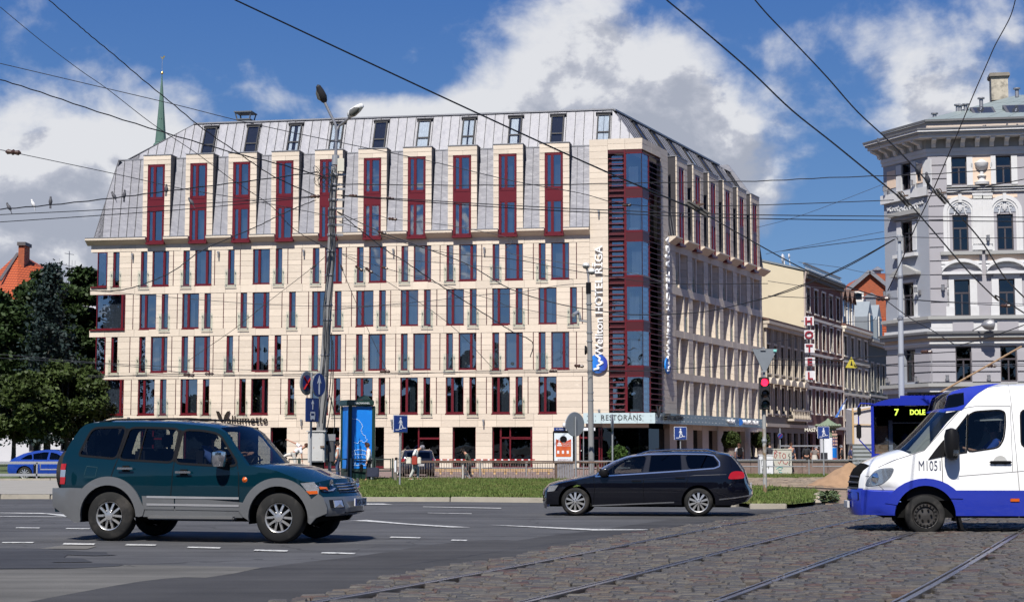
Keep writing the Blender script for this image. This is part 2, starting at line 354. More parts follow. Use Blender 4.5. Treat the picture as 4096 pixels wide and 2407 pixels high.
lay_cobbles()
sheet('dirt_track_bed',[(2700,1990),(2900,1935),(3000,1915),(3400,1912),(4300,1905),(4600,1960),(4400,1984),(3800,1984),(3420,2018),(3300,2024),(3310,1990),(3250,1972)],.02,mat('sandy_dirt',(.24,.17,.115),.95,var=.35,scale=3.5,bump=.6,bscale=6,dirt=(.10,.095,.085),dscale=1.3,dlo=.5,dhi=.62,stretch=(.35,1.4,1)))
ft = thing('far_tram_track','far tram rails half buried in brown dirt beside the grass','tram track',(0,0,0))
for pts in ([(2950,1952),(3200,1953),(3500,1966),(3900,1990)],[(2960,1934),(3300,1936),(3700,1946),(4100,1960)],[(2990,1926),(3400,1926),(3900,1934)]):
 g = [G(*p) + Vector((0,0,.035)) for p in pts]; m = MB()
 for a,b in zip(g[:-1],g[1:]): m.bar(a,b,.1,.06)
 ob('rail',m,steeld,ft)
def far_setts():
 rnd = random.Random(9); m = MB()
 poly = [tuple(G(*p).xy) for p in [(2850,1936),(2990,1914),(3380,1912),(3500,1932),(3300,1950),(2950,1950)]]
 for y in np.arange(52,92,.42):
  for x in np.arange(5,22,.34):
   if inpoly(np.array([x]),np.array([y]),poly)[0] and rnd.random() < .8: v,f = stone_shape(.3,.36,rnd); m.add([(x + a,y + b,.02 + c * .8) for a,b,c in v],f)
 o = ob('far_cobblestones',m,mat('brown_sett',(.20,.155,.11),.9,var=.2,scale=2,obj_rand=.3)); tag(o,'brown setts of the far tram bed half covered in dirt','cobblestones',kind='stuff')
far_setts()
grs = mat('grass_blades',(.085,.125,.028),.7,var=.45,scale=2.2,obj_rand=.3,dirt=(.16,.145,.055),dscale=.7,dlo=.48,dhi=.72,spec=.2)
soil = mat('turf_soil',(.06,.085,.025),.95,var=.4,scale=3,bump=.8,bscale=10)
isl = [(1180,2002),(1442,2002),(1800,2003),(2200,2006),(2600,2014),(2945,2023),(2999,2030),(3170,2031),(3250,2022),(3290,2004),(3270,1975),(3180,1966),(3050,1958),(2900,1948),(2750,1936),(2500,1928),(1800,1922),(1400,1922),(1180,1922)]
def kerb_run(name,label,px,z=.13,m=None,L=2.3,gap=.012):
 root = thing(name,label,'kerb',(0,0,0)); root['kind'] = 'structure'
 m = m or mat('kerb_concrete',(.27,.245,.20),.9,var=.2,scale=2.5,bump=.3,dirt=(.15,.13,.10),dscale=2,dlo=.55,dhi=.8)
 g = [G(*p) for p in px]; 
 for a,b in zip(g[:-1],g[1:]):
  n = max(1,round((b - a).length / L)); d = (b - a).normalized(); nn = Vector((-d.y,d.x,0))
  if nn.y < 0: nn = -nn
  for i in range(n):
   p,q = a.lerp(b,i / n) + d * gap,a.lerp(b,(i + 1) / n) - d * gap; j = random.uniform(-.012,.012)
   mb = MB().hexa([p + Vector((0,0,-.02)),q + Vector((0,0,-.02)),q + nn * .18 + Vector((0,0,-.02)),p + nn * .18 + Vector((0,0,-.02))],[p + nn * .02 + Vector((0,0,z + j)),q + nn * .02 + Vector((0,0,z + j)),q + nn * .18 + Vector((0,0,z + j)),p + nn * .18 + Vector((0,0,z + j))])
   ob('kerbstone',mb,m,root,bevel=.015)
 return root
kerb_run('island_kerb','long concrete kerb along the road edge of the grass island',[(1180,2004),(1442,2004),(1800,2005),(2200,2009),(2600,2018),(2945,2026)])
kerb_run('island_end_kerb','short separate kerb piece at the right end of the grass island',[(2999,2034),(3150,2034)],L=3)
kerb_run('left_kerb','concrete kerb of the pavement behind the green off-roader',[(-300,1994),(0,1994),(200,1994),(700,1997),(1180,2003)],L=4)
sheet('left_pavement',[(-400,1990),(200,1990),(700,1993),(1180,1999),(1180,1926),(200,1926),(-400,1926)],.115,mat('pavement_concrete',(.25,.235,.205),.92,var=.14,scale=1.2,bump=.2,dirt=(.12,.13,.05),dscale=.9,dlo=.64,dhi=.7))
kerb_run('back_kerb','low kerb edging the far side of the left pavement',[(-400,1930),(200,1930),(700,1930),(1180,1930)],L=3,z=.2)
sheet('grass_soil',isl,.1,soil)
sheet('park_lawn',[(-60,72),(-22,74),(-30,160),(-90,160)],.09,soil,True)
def blades(name,polys,n,zb,hgt,label):
 P_ = []
 for px,zz,cnt in polys:
  poly = [tuple(G(*p).xy) for p in px]; a = np.array(poly); lo,hi = a.min(0),a.max(0); got = 0; out = []
  while got < cnt:
   q = RNG.uniform(lo,hi,(cnt * 2,2)); q = q[inpoly(q[:,0],q[:,1],poly)]; out.append(q); got += len(q)
  q = np.concatenate(out)[:cnt]; P_.append(np.c_[q,np.full(len(q),zz)])
 p = np.concatenate(P_); n = len(p); a = RNG.uniform(0,2 * PI,n); w = RNG.uniform(.012,.03,n); h = hgt * RNG.uniform(.35,1.25,n) * (1 + .8 * (RNG.random(n) > .97)); ln = RNG.uniform(-.06,.06,(n,2))
 v = np.zeros((n,3,3)); v[:,0] = p; v[:,1] = p; v[:,0,0] -= np.cos(a) * w; v[:,0,1] -= np.sin(a) * w; v[:,1,0] += np.cos(a) * w; v[:,1,1] += np.sin(a) * w
 v[:,2] = p; v[:,2,:2] += ln; v[:,2,2] += h
 me = bpy.data.meshes.new(name); me.from_pydata(v.reshape(-1,3).tolist(),[],np.arange(n * 3).reshape(n,3).tolist()); me.materials.append(grs)
 o = link(name,me); tag(o,label,'grass',kind='stuff')
blades('grass',[(isl,.1,150000),([(2600,1917),(2990,1913),(3400,1912),(3640,1914),(3640,1900),(2990,1899),(2600,1902)],.02,40000)],0,0,.085,'short green mown grass covering the traffic island')
sheet('verge_soil',[(2500,1918),(2990,1914),(3400,1913),(3700,1914),(3700,1899),(2990,1898),(2500,1900)],.024,mat('dry_turf',(.13,.12,.05),.95,var=.4,scale=2))
for i,(x,y,r) in enumerate(((3283,1998,.28),(3292,1985,.22),(3278,2010,.24),(3260,2016,.18),(3296,2006,.16))):
 g = G(x,y); m = MB().lathe([(r * .8,0),(r,r * .3),(r * .7,r * .65),(r * .2,r * .8)],(0,0,0),9); o = ob('edge_stone',m,mat('rough_stone',(.30,.26,.20),.9,var=.3,bump=1,bscale=5),loc=(g.x,g.y,.0),smooth=True)
 tag(o,('largest','farthest','nearest','leftmost','smallest')[i] + ' of the rough brown edging stones at the right tip of the island','stone','edging stones of the island tip')
def weeds(px,n,label):
 m = MB(); rnd = random.Random(5)
 for _ in range(n):
  x,y = rnd.uniform(px[0],px[2]),rnd.uniform(px[1],px[3]); g = G(x,y); a = rnd.uniform(0,6.3); r = rnd.uniform(.05,.16); h = rnd.uniform(.05,.28)
  c = Vector((g.x,g.y,h)); u = Vector((math.cos(a),math.sin(a),rnd.uniform(-.4,.6))) * r; v = Vector((-math.sin(a),math.cos(a),.3)) * r * .4
  m.add([c - u,c + v,c + u,c - v],[(0,1,2,3)])
 o = ob('weeds',m,mat('weed_leaf',(.06,.085,.03),.8,var=.4,obj_rand=.4)); tag(o,label,'weeds',kind='stuff')
weeds((3285,2000,3350,2016),420,'dark weeds growing at the broken end of the island')
paint = mat('road_paint',(.46,.46,.44),.7,var=.2,scale=5,dirt=(.09,.09,.09),dscale=9,dlo=.52,dhi=.66)
def mark(px,label,z=.008,grp='lane dashes on the road'):
 o = sheet('lane_marking',px,z,paint); return tag(o,label,'road marking',grp)
def dash(x0,y0,x1,y1,th=4): return [(x0,y0),(x1,y1),(x1 + 6,y1 - th),(x0 + 6,y0 - th)]
s5 = lambda x,y: (x * .5556,1900 + y * .5556); s6 = lambda x,y: (1400 + x * .5556,1900 + y * .5556)
for a,b,y0,y1,th in ((10,235,489,489,4),(450,675,500,503,6),(900,1118,506,509,5),(1345,1580,524,529,5),(1825,2065,545,551,5),(2310,2550,563,570,5)):
 mark(dash(*s5(a,y0),*s5(b,y1),th),'short white dash of the near lane line')
for a,b,y in ((110,280,381),(470,640,387)): mark(dash(*s5(a,y),*s5(b,y + 2),3),'short white dash of the near lane line')
for a,b,y0,y1 in ((285,500,450,455),(725,835,471,474)): mark(dash(*s6(a,y0),*s6(b,y1),4),'short white dash of the near lane line')
g2 = None
mark([s5(0,270),s5(300,272),s5(550,290),s5(600,302),s5(480,299),s5(330,279),s5(0,273)],'white lane taper on the road behind the off-roader',grp=None)
mark([s5(0,296),s5(560,299),s5(560,302),s5(0,299)],'thin white line behind the off-roader, nearest the wheels',grp=None)
mark([s6(0,328),s6(120,322),s6(430,350),s6(870,376),s6(720,376),s6(380,353),s6(100,332)],'broad white wedge on the road right of the off-roader',grp=None)
mark([s6(1000,358),s6(1250,366),s6(1750,388),s6(2190,391),s6(2100,395),s6(1750,398),s6(1500,385)],'broad white wedge on the road left of the cobbles',grp=None)
mark([s6(525,226),s6(1088,236),s6(1088,240),s6(525,229)],'long thin white line in front of the grass island',grp=None)
mark([s6(560,271),s6(876,276),s6(876,279),s6(560,273)],'short faint white line in the middle of the road',grp=None)
mark([s6(60,204),s6(240,204),s6(310,212),s6(100,212)],'white marking by the kerb right of the off-roader',grp=None)
# HOTEL
K = .40635
A1,B1,C1,D1 = [tagpos(x,400) for x in (0,1024,2048,3072)]
A2,B2,C2,D2 = [tagpos(x,1000) for x in (0,1024,2048,3072)]
A3,B3,C3,D3 = [tagpos(x,1500) for x in (0,1024,2048,3072)]
HC = ((2574 - CX) / F * 115,115); ha,hb = R(-9.7),R(65.9); hr = hb - ha
FA,FB = Frame(HC,ha),Frame(HC,hb)
stone = mat('cream_stone',(.585,.505,.41),.75,var=.07,scale=2.2,stretch=(1,1,7),dirt=(.74,.66,.56,.8),dscale=3.2,dlo=.55,dhi=.72,bump=.15,obj_rand=.08)
stone_b = mat('stone_joint_backing',(.34,.30,.26),.9)  # own tone of the backing wall that shows in the joints
red = mat('dark_red_frame',(.105,.005,.010),.35,var=.08)
red2 = mat('dark_red_panel',(.058,.005,.008),.4,var=.08)
zinc = mat('zinc_sheet',(.25,.25,.275),.5,.0,spec=.4,var=.14,scale=1.6,bump=1.0,bscale=1.5,bdist=.06,stretch=(1,1,1.5),obj_rand=.05)
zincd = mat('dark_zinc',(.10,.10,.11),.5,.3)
wglass = glass_mat('window_glass',(.36,.40,.46),.36,(.72,.80,.92),.02)
bglass = glass_mat('balcony_glass',(.90,.95,.92),.05,(.75,.85,.82),0)
dark = mat('dark_room',(.02,.02,.022),.9)
curt = mat('sheer_curtain',(.50,.53,.54),.9,var=.3,scale=9,stretch=(1,1,.05))
curtw = mat('white_curtain',(.80,.84,.86),.9,var=.25,scale=11,stretch=(1,1,.05))
gmetal = mat('grey_metal',(.30,.30,.31),.45,.6)
ht = thing('hotel_building','six storey cream stone hotel with dark red windows and zinc mansard roof','building',(HC[0],HC[1],0),ha)
core = MB().box(-40.3,-2.6,.9,14,.05,16.6).box(-38,-3.6,1.2,13,16.6,23.0)
core.prism([(-2.6,.9,.05),(-1.2,1.4,.05),(6.5,27,.05),(-8,27,.05),(-8,14,.05),(-2.6,14,.05)],(0,0,22.5))
ob('dark_interior',core,dark,ht)
# windows of the front: rows of (kind,x0,x1,mullion,tile)
WW,WN = 1.26,.47
def wframe(w,h,mull,name,sill=.12):
 """red frame, origin at the lower left of the opening; mullion at fraction mull"""
 mb = MB(); t = .06
 mb.box(0,t,-.02,.12,0,h).box(w - t * .6,w,-.02,.12,0,h).box(t,w - t * .6,-.02,.12,h - t,h).box(t,w - t * .6,-.02,.12,0,.13)
 if mull: mb.box(w * mull - .085,w * mull + .085,-.035,.12,.13,h - t)
 mb.box(-sill * .5,w + .04,-.12,-.02,-.05,.03)
 return mb.mesh(name,False,red)
FRM = {('W','r'): wframe(WW,2.62,.70,'frame_wide_right'),('W','l'): wframe(WW,2.62,.36,'frame_wide_left'),('N',''): wframe(WN,2.62,None,'frame_narrow')}
def leftred(w,h): return MB().box(0,.13,-.03,.12,0,h).mesh('frame_narrow_band',False,red)
NB = leftred(WN,2.62)
def pane_mesh(w,h,n): return MB().quad((0,0,0),(w,0,0),(w,0,h),(0,0,h)).mesh(n,False,wglass)
PANE = {'W': pane_mesh(WW - .1,2.5,'pane_wide'),'N': pane_mesh(WN - .06,2.5,'pane_narrow')}
def curtain_mesh(w,h,m,name,n=9):
 mb = MB(); k = n * 4; vs = []
 for i in range(k + 1):
  x = w * i / k; y = .05 * math.sin(i * PI / 2 + .4 * math.sin(i)); vs += [(x,y,0),(x,y * .6,h)]
 return mb.add(vs,[(2 * i,2 * i + 2,2 * i + 3,2 * i + 1) for i in range(k)]).mesh(name,True,m)
CURT = [curtain_mesh(.62,2.45,curt,'curtain_a'),curtain_mesh(.95,2.45,curt,'curtain_b',12),curtain_mesh(.4,2.45,curt,'curtain_c',6)]
BAL = MB().quad((0,0,0),(.86,0,0),(.86,0,1.28),(0,0,1.28)).mesh('balcony_pane',False,bglass)
BFIX = MB().box(.06,.11,0,.14,1.0,1.05).box(.75,.8,0,.14,1.0,1.05).box(.06,.11,0,.14,.1,.15).box(.75,.8,0,.14,.1,.15).box(-.01,.87,-.03,.0,-.03,.0).mesh('balcony_fixing',False,gmetal)
def hwin(kind,u,z,mull='',bal=False,rel=None,rz=0.0,dep=.1,openw=False,curtain=None):
 """u,z: lower-left corner on the facade (local); returns the window"""
 pos = (u,dep,z) if rel is None else rel
 w = link('window',FRM[(kind,mull if kind == 'W' else '')],ht,pos,rz)
 link('pane',PANE[kind],w,(.05,.06,.08))
 if kind == 'N': link('frame',NB,w)
 if curtain is None: curtain = random.random() < .72
 if curtain:
  if kind == 'W': link('curtain',CURT[random.choice((0,1,1,2))],w,(random.choice((.08,.5,.25)),.42,.08),scale=(random.uniform(.75,1.05),1,1))
  elif random.random() < .6: link('curtain',CURT[2],w,(.05,.42,.08))
 if bal:
  b = link('glass_balustrade',BAL,w,(-.2,-.22,-.12)); link('fixing',BFIX,b)
 return w
def T_(t,x): return t(x,0)[0]
ROWS = {
 5: (13.4,16.0,[('N',A2,1116,1172,1),('J',A2,1295),('N',A2,1390,1445,1),('W',A2,1507,1655,'r'),('J',A2,1707),('N',A2,1808,1862,1),('W',A2,1925,2078,'r'),('J',A2,2113),('N',A2,2248,2303,1),('J',A2,2365),('W',A2,2495,2650,'l'),
 ('N',B2,195,255,1),('J',B2,313),('J',B2,450),('N',B2,562,618,1),('W',B2,685,838,'r'),('J',B2,888),('N',B2,997,1053,1),('W',B2,1118,1277,'r'),('J',B2,1383),('N',B2,1435,1492,1),('W',B2,1558,1718,'r'),('J',B2,1812),('N',B2,1880,1938,1),('W',B2,2005,2167,'r'),('J',B2,2222),('N',B2,2332,2392,1),('W',B2,2457,2622,'r'),
 ('J',C2,210),('N',C2,265,328,1),('W',C2,390,558,'r'),('J',C2,635)]),
 4: (10.22,12.83,[('J',A2,1310),('W',A2,1378,1532,'l'),('N',A2,1597,1648,1),('J',A2,1745),('W',A2,1800,1950,'l'),('N',A2,2015,2070,1),('J',A2,2200),('J',A2,2330),('N',A2,2372,2425,1),('W',A2,2492,2644,'r'),
 ('J',B2,255),('N',B2,330,384,1),('J',B2,517),('W',B2,555,715,'l'),('N',B2,780,835,1),('J',B2,940),('W',B2,990,1150,'l'),('N',B2,1215,1273,2),('J',B2,1325),('W',B2,1430,1590,'l'),('N',B2,1657,1715,1),('J',B2,1780),('W',B2,1878,2040,'l'),('N',B2,2108,2167,1),('J',B2,2270),('W',B2,2330,2495,'l'),
 ('N',C2,40,100,2),('J',C2,160),('W',C2,265,435,'l'),('N',C2,575,635,1),('J',C2,693)]),
 3: (7.05,9.69,[('N',A2,1097,1152,1),('J',A2,1277),('N',A2,1372,1427,1),('W',A2,1490,1640,'r'),('J',A2,1690),('N',A2,1790,1845,1),('W',A2,1908,2062,'r'),('J',A2,2098),('N',A2,2233,2288,1),('J',A2,2350),('W',A2,2482,2638,'l'),
 ('N',B2,185,243,2),('J',B2,305),('J',B2,437),('N',B2,550,608,2),('W',B2,675,830,'r'),('J',B2,882),('N',B2,988,1045,1),('W',B2,1110,1270,'r'),('J',B2,1375),('N',B2,1430,1487,1),('W',B2,1553,1713,'r'),('J',B2,1810),('N',B2,1876,1933,1),('W',B2,2000,2163,'r'),('J',B2,2217),('N',B2,2330,2388,1),('W',B2,2455,2622,'r'),
 ('J',C2,210),('N',C2,265,327,1),('W',C2,390,560,'r'),('J',C2,635)]),
 2: (3.95,6.55,[('J',A3,1290),('W',A3,1362,1513,'l'),('N',A3,1577,1632,1),('J',A3,1728),('W',A3,1783,1933,'l'),('N',A3,1998,2055,1),('J',A3,2185),('J',A3,2313),('N',A3,2358,2412,1),('W',A3,2478,2630,'r'),
 ('J',B3,243),('N',B3,315,373,1),('J',B3,503),('W',B3,545,705,'r'),('N',B3,768,825,1),('J',B3,930),('W',B3,982,1142,'l'),('N',B3,1207,1267,1),('J',B3,1315),('W',B3,1425,1585,'l'),('N',B3,1652,1710,1),('J',B3,1775),('W',B3,1873,2037,'l'),('N',B3,2103,2163,1),('J',B3,2268),('W',B3,2327,2493,'l'),
 ('N',C3,38,100,1),('J',C3,158),('W',C3,265,435,'l'),('J',C3,694)])}
pieces = []                                    # (area,x0,x1,y0,y1,z0,z1)
def course(x0,x1,z0,z1,y=0.0,maxl=2.6):
 if x1 - x0 < .03: return
 n = max(1,math.ceil((x1 - x0) / maxl)); w = (x1 - x0) / n
 for i in range(n):
  a,b = x0 + i * w + .006,x0 + (i + 1) * w - .006; pr = random.uniform(-.006,.006)
  pieces.append(((b - a) * (z1 - z0),a,b,y + pr,y + .09,z0 + .007,z1 - .008))
def zone(x0,x1,z0,z1,hs,**k):
 s = (z1 - z0) / sum(hs); z = z0
 for h in hs: course(x0,x1,z,z + h * s,**k); z += h * s
HS = [.46,.40,.56,.36,.52,.36]
joints = MB(); RW = -3.74; LW = -40.5
for fl,(z0,z1,row) in ROWS.items():
 midy = [0,0,1590,1410,1240,1070][fl]; cuts = []
 for e in row:
  if e[0] == 'J':
   u = FA.at(T_(e[1],e[2]),midy)[0]; cuts.append((u - .025,u + .025)); joints.box(u - .03,u + .03,.03,.1,z0,z1)
  else:
   u0 = FA.at(T_(e[1],e[2]),midy)[0]; u1 = FA.at(T_(e[1],e[3]),midy)[0]; w = WW if e[0] == 'W' else WN; c = (u0 + u1) / 2
   cuts.append((c - w / 2 - .01,c + w / 2 + .01))
   hwin(e[0],c - w / 2,z0 + .0,e[4] if e[0] == 'W' else '',bal=(e[0] == 'N' and fl >= 2),curtain=False if e[4] == 2 else None)
 wide = fl in (4,2); ce = FA.at(T_(A2,1232 if fl == 4 else 1056 if fl == 5 else 1037),midy)[0] if fl != 2 else FA.at(T_(A3,1215),midy)[0]
 w = ob('corner_window',MB().box(ce - .3 if wide else ce - .06,ce - .14 if wide else ce,-.02,.12,z0,z1).box(LW,ce,-.02,.14,z0,z0 + .12).box(-41.0,ce + .02,-.12,-.02,z0 - .06,z0 + .03).box(LW - .02,LW + .04,-.02,.1,z0,z1).box(LW,ce,0,.12,z1 - .05,z1),red,ht)
 if wide: ob('frame',MB().box(ce - .05,ce,-.02,.12,z0,z1),red,w)
 ob('pane',MB().quad((LW,.05,z0),(ce,.05,z0),(ce,.05,z1),(LW,.05,z1)),wglass,w); ob('side_pane',MB().quad((LW,.05,z0),(LW,2.2,z0),(LW,2.2,z1),(LW,.05,z1)),wglass,w)
 if wide: link('curtain',CURT[1],w,(ce - 1.9,.5,z0 + .1),scale=(1.7,1,1))
 cuts.append((LW - 1,ce + .01)); cuts.sort(); x = LW
 for a,b in cuts + [(RW,RW)]:
  if a > x: zone(x,a,z0,z1,HS)
  x = max(x,b)
for z0,z1 in ((3.02,3.95),(6.55,7.05),(9.69,10.22),(12.83,13.4),(16.0,16.5)):      # bands
 if z1 - z0 > .8: zone(-41.05,RW,z0,z1,[.5,.5],maxl=1.35)
 else: zone(-41.05,RW,z0,z1,[1.],maxl=1.2,y=-.02)
ob('expansion_joint',joints,red2,ht)['kind'] = 'stuff'
GO = [(-40.5,-38.6,0),(-36.9,-34.9,1),(-33.6,-31.3,0),(FA.at(T_(A3,2340),1750)[0],FA.at(T_(B3,22),1750)[0],0),(FA.at(T_(B3,142),1750)[0],FA.at(T_(B3,303),1750)[0],0),(FA.at(T_(B3,548),1750)[0],FA.at(T_(B3,820),1750)[0],1),(FA.at(T_(B3,985),1750)[0],FA.at(T_(B3,1260),1750)[0],0),
  (FA.at(T_(B3,1430),1750)[0],FA.at(T_(B3,1807),1750)[0],1),(FA.at(T_(B3,1935),1750)[0],FA.at(T_(B3,2162),1750)[0],0),(FA.at(T_(B3,2325),1750)[0],FA.at(T_(C3,200),1750)[0],1),(FA.at(T_(C3,660),1750)[0],RW + .8,2)]
x = -41.05
for a,b,k in GO + [(RW + .8,RW + .8,9)]:
 if a > x: zone(x,a,.1,3.02,[.5,.42,.5,.36,.5,.4],maxl=1.35)
 x = b
 if k == 9: break
 fr = MB().box(a,a + .07,.25,.35,.1,3.0).box(b - .07,b,.25,.35,.1,3.0).box(a,b,.25,.35,.1,.25)
 if k >= 1: fr.box(a + (b - a) * .42,a + (b - a) * .42 + .1,.2,.35,.1,3).box(a + (b - a) * .42,b,.2,.35,2.15,2.28)
 w = ob('shop_window',fr,red,ht); ob('pane',MB().quad((a,.3,.2),(b,.3,.2),(b,.3,3.),(a,.3,3.)),glass_mat('shop_glass',(.10,.11,.12),.05,(.6,.65,.7),.01),w)
 if k < 2: ob('lamp_shade',MB().lathe([(.03,.25),(.05,.15),(.16,.06),(.18,0),(.12,-.05)],((a + b) / 2,.75,1.75),10),mat('milk_glass',(.35,.36,.33),.5),w,smooth=True)
pieces_r = []                                  # right facade pieces in its own frame
zone(RW,-2.42,3.3,23.3,[.46,.40,.56,.36,.52,.36] * 7 + [.46],y=-.02)
for h0,h1 in ((22.53,22.95),(22.95,23.32)): course(-2.42,.0,h0,h1,y=-.02,maxl=1.3)
front_pieces = pieces; pieces = []
zone(3.98,5.62,3.3,23.3,[.46,.40,.56,.36,.52,.36] * 7 + [.46],y=-.02)
for h0,h1 in ((22.53,22.95),(22.95,23.32)): course(.0,3.98,h0,h1,y=-.02,maxl=1.3)
PER = 4.0; REND = 30.9; SD = .34
wr = MB()
for fl,z0,z1 in ((5,13.4,16.0),(4,10.22,12.83),(3,7.05,9.69),(2,3.95,6.55)):
 ops = []
 for i in range(-1,6):
  b = 7.3 + PER * i
  if fl in (4,2): ops += [(b,b + 1.75,'W'),(b + 2.1,b + 3.0,'N')]
  else: ops += [(b + 1.1,b + 2.85,'W'),(b,b + .78,'N')]
 x = 5.62
 for a,b,k in sorted(ops) + [(REND,REND,'')]:
  if a > 5.6 and a > x + .02: zone(x,min(a,REND),z0,z1,HS)
  if a < 5.6 or b > REND or k == '': 
   if k == '': break
   continue
  x = b; d = SD + (.12 if k == 'W' else .06); p = Matrix.Rotation(hr,3,'Z') @ Vector((a,d,z0)); wd = WW if k == 'W' else WN
  w = hwin(k,0,0,'l' if k == 'W' else '',False,rel=p,rz=hr,curtain=False); w.scale = ((b - a) / wd,1,1)
  if k == 'N': q = link('glass_balustrade',BAL,w,(-.05,-d + .12,-.1),scale=(.6,1,1)); link('fixing',BFIX,q)
  else: ob('flower_lamp',MB().box(.2,.3,-d - .12,-d,-.55,-.4),gmetal,w) if fl == 2 else None
for z0,z1 in ((3.3,3.95),(6.55,7.05),(9.69,10.22),(12.83,13.4),(16.0,16.5)): zone(5.62,REND,z0,z1,[1.],maxl=1.2,y=-.02)
back = MB()
for fl,z0,z1 in ((5,13.4,16.0),(4,10.22,12.83),(3,7.05,9.69),(2,3.95,6.55)):
 x = 5.62; ops = []
 for i in range(0,6):
  b = 7.3 + PER * i
  ops += [(b,b + 1.75),(b + 2.1,b + 3.0)] if fl in (4,2) else [(b,b + .78),(b + 1.1,b + 2.85)]
 for a,b in sorted(ops) + [(REND,REND)]:
  if b > REND and a < REND: continue
  n = int((z1 - z0) / .44)
  for j in range(n):
   c,e,sx_ = z0 + (z1 - z0) * j / n + .008,z0 + (z1 - z0) * (j + 1) / n - .008,(.3 if x > 5.7 else 0)
   back.hexa([(x + .004,.092,c),(a - .004,.092,c),(a - .004,SD + .2,c),(x + .004 - sx_,SD + .2,c)],[(x + .004,.092,e),(a - .004,.092,e),(a - .004,SD + .2,e),(x + .004 - sx_,SD + .2,e)])
  x = b
 back.box(5.62,REND,.10,SD + .2,z1 + .003,z1 + .55)
back.box(5.62,REND,.1,SD + .2,3.3,3.945)
ob('stone_reveal',back,stone,ht,rz=hr)['kind'] = 'stuff'
right_pieces = pieces
jw = MB()
for fl,(z0,z1,row) in ROWS.items():
 pass
def place_pieces():
 allp = [(p,0) for p in front_pieces] + [(p,1) for p in right_pieces]
 vis = sorted(allp,key=lambda q: -(q[0][0] * (1 if q[1] == 0 else .3)))
 for (p,s) in vis[:290]: piece('stone_panel',*p[1:],stone,ht,hr if s else 0)
 for s,nm in ((0,'stone_panels'),(1,'side_stone_panels')):
  mb = MB()
  for (p,t) in vis[290:]:
   if t == s: mb.box(*p[1:])
  ob(nm,mb,stone,ht,rz=hr if s else 0)['kind'] = 'stuff'
place_pieces()
bw = MB()                                      # backing wall seen in the joints,cut round every window
for fl,(z0,z1,row) in ROWS.items():
 midy = [0,0,1590,1410,1240,1070][fl]; cuts = []
 for e in row:
  if e[0] == 'J': continue
  u0 = FA.at(T_(e[1],e[2]),midy)[0]; u1 = FA.at(T_(e[1],e[3]),midy)[0]; w = WW if e[0] == 'W' else WN; c = (u0 + u1) / 2; cuts.append((c - w / 2,c + w / 2))
 ce = FA.at(T_(A2,1232 if fl == 4 else 1056 if fl == 5 else 1037),midy)[0] if fl != 2 else FA.at(T_(A3,1215),midy)[0]
 cuts.append((LW - 1,ce)); cuts.sort(); x = LW
 for a,b in cuts + [(RW + .9,RW + 1)]:
  if a > x: bw.box(x,a,.092,.3,z0,z1)
  x = max(x,b)
for z0,z1 in ((2.995,3.95),(6.55,7.05),(9.69,10.22),(12.83,13.4),(16.0,16.6)): bw.box(-41,RW + .9,.085,.3,z0,z1)
bw.box(RW + .01,-2.45,.1,.3,3.3,23.25).box(-2.45,0,.1,.4,22.56,23.28)
x = -41
for a,b,k in GO:
 if a > x: bw.box(x,a,.092,.3,.1,2.99)
 x = b
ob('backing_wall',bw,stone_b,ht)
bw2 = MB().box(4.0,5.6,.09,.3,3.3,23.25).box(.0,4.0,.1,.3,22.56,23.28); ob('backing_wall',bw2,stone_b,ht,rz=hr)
def cornice_prof(x0,x1,d=.5): return [(x0,.1,16.52),(x0,-.02,16.52),(x0,-d,16.82),(x0,-d,17.0),(x0,.1,17.0)]
DW = [(A1,1405,1675,1450,1618),(A1,1823,2093,1868,2035),(A1,2243,2523,2290,2460),(B1,148,420,195,365),(B1,575,850,625,795),(B1,1003,1285,1058,1230),(B1,1445,1727,1493,1668),(B1,1888,2175,1938,2117),(B1,2335,2628,2388,2565),(C1,270,565,322,502)]
DF = -.30
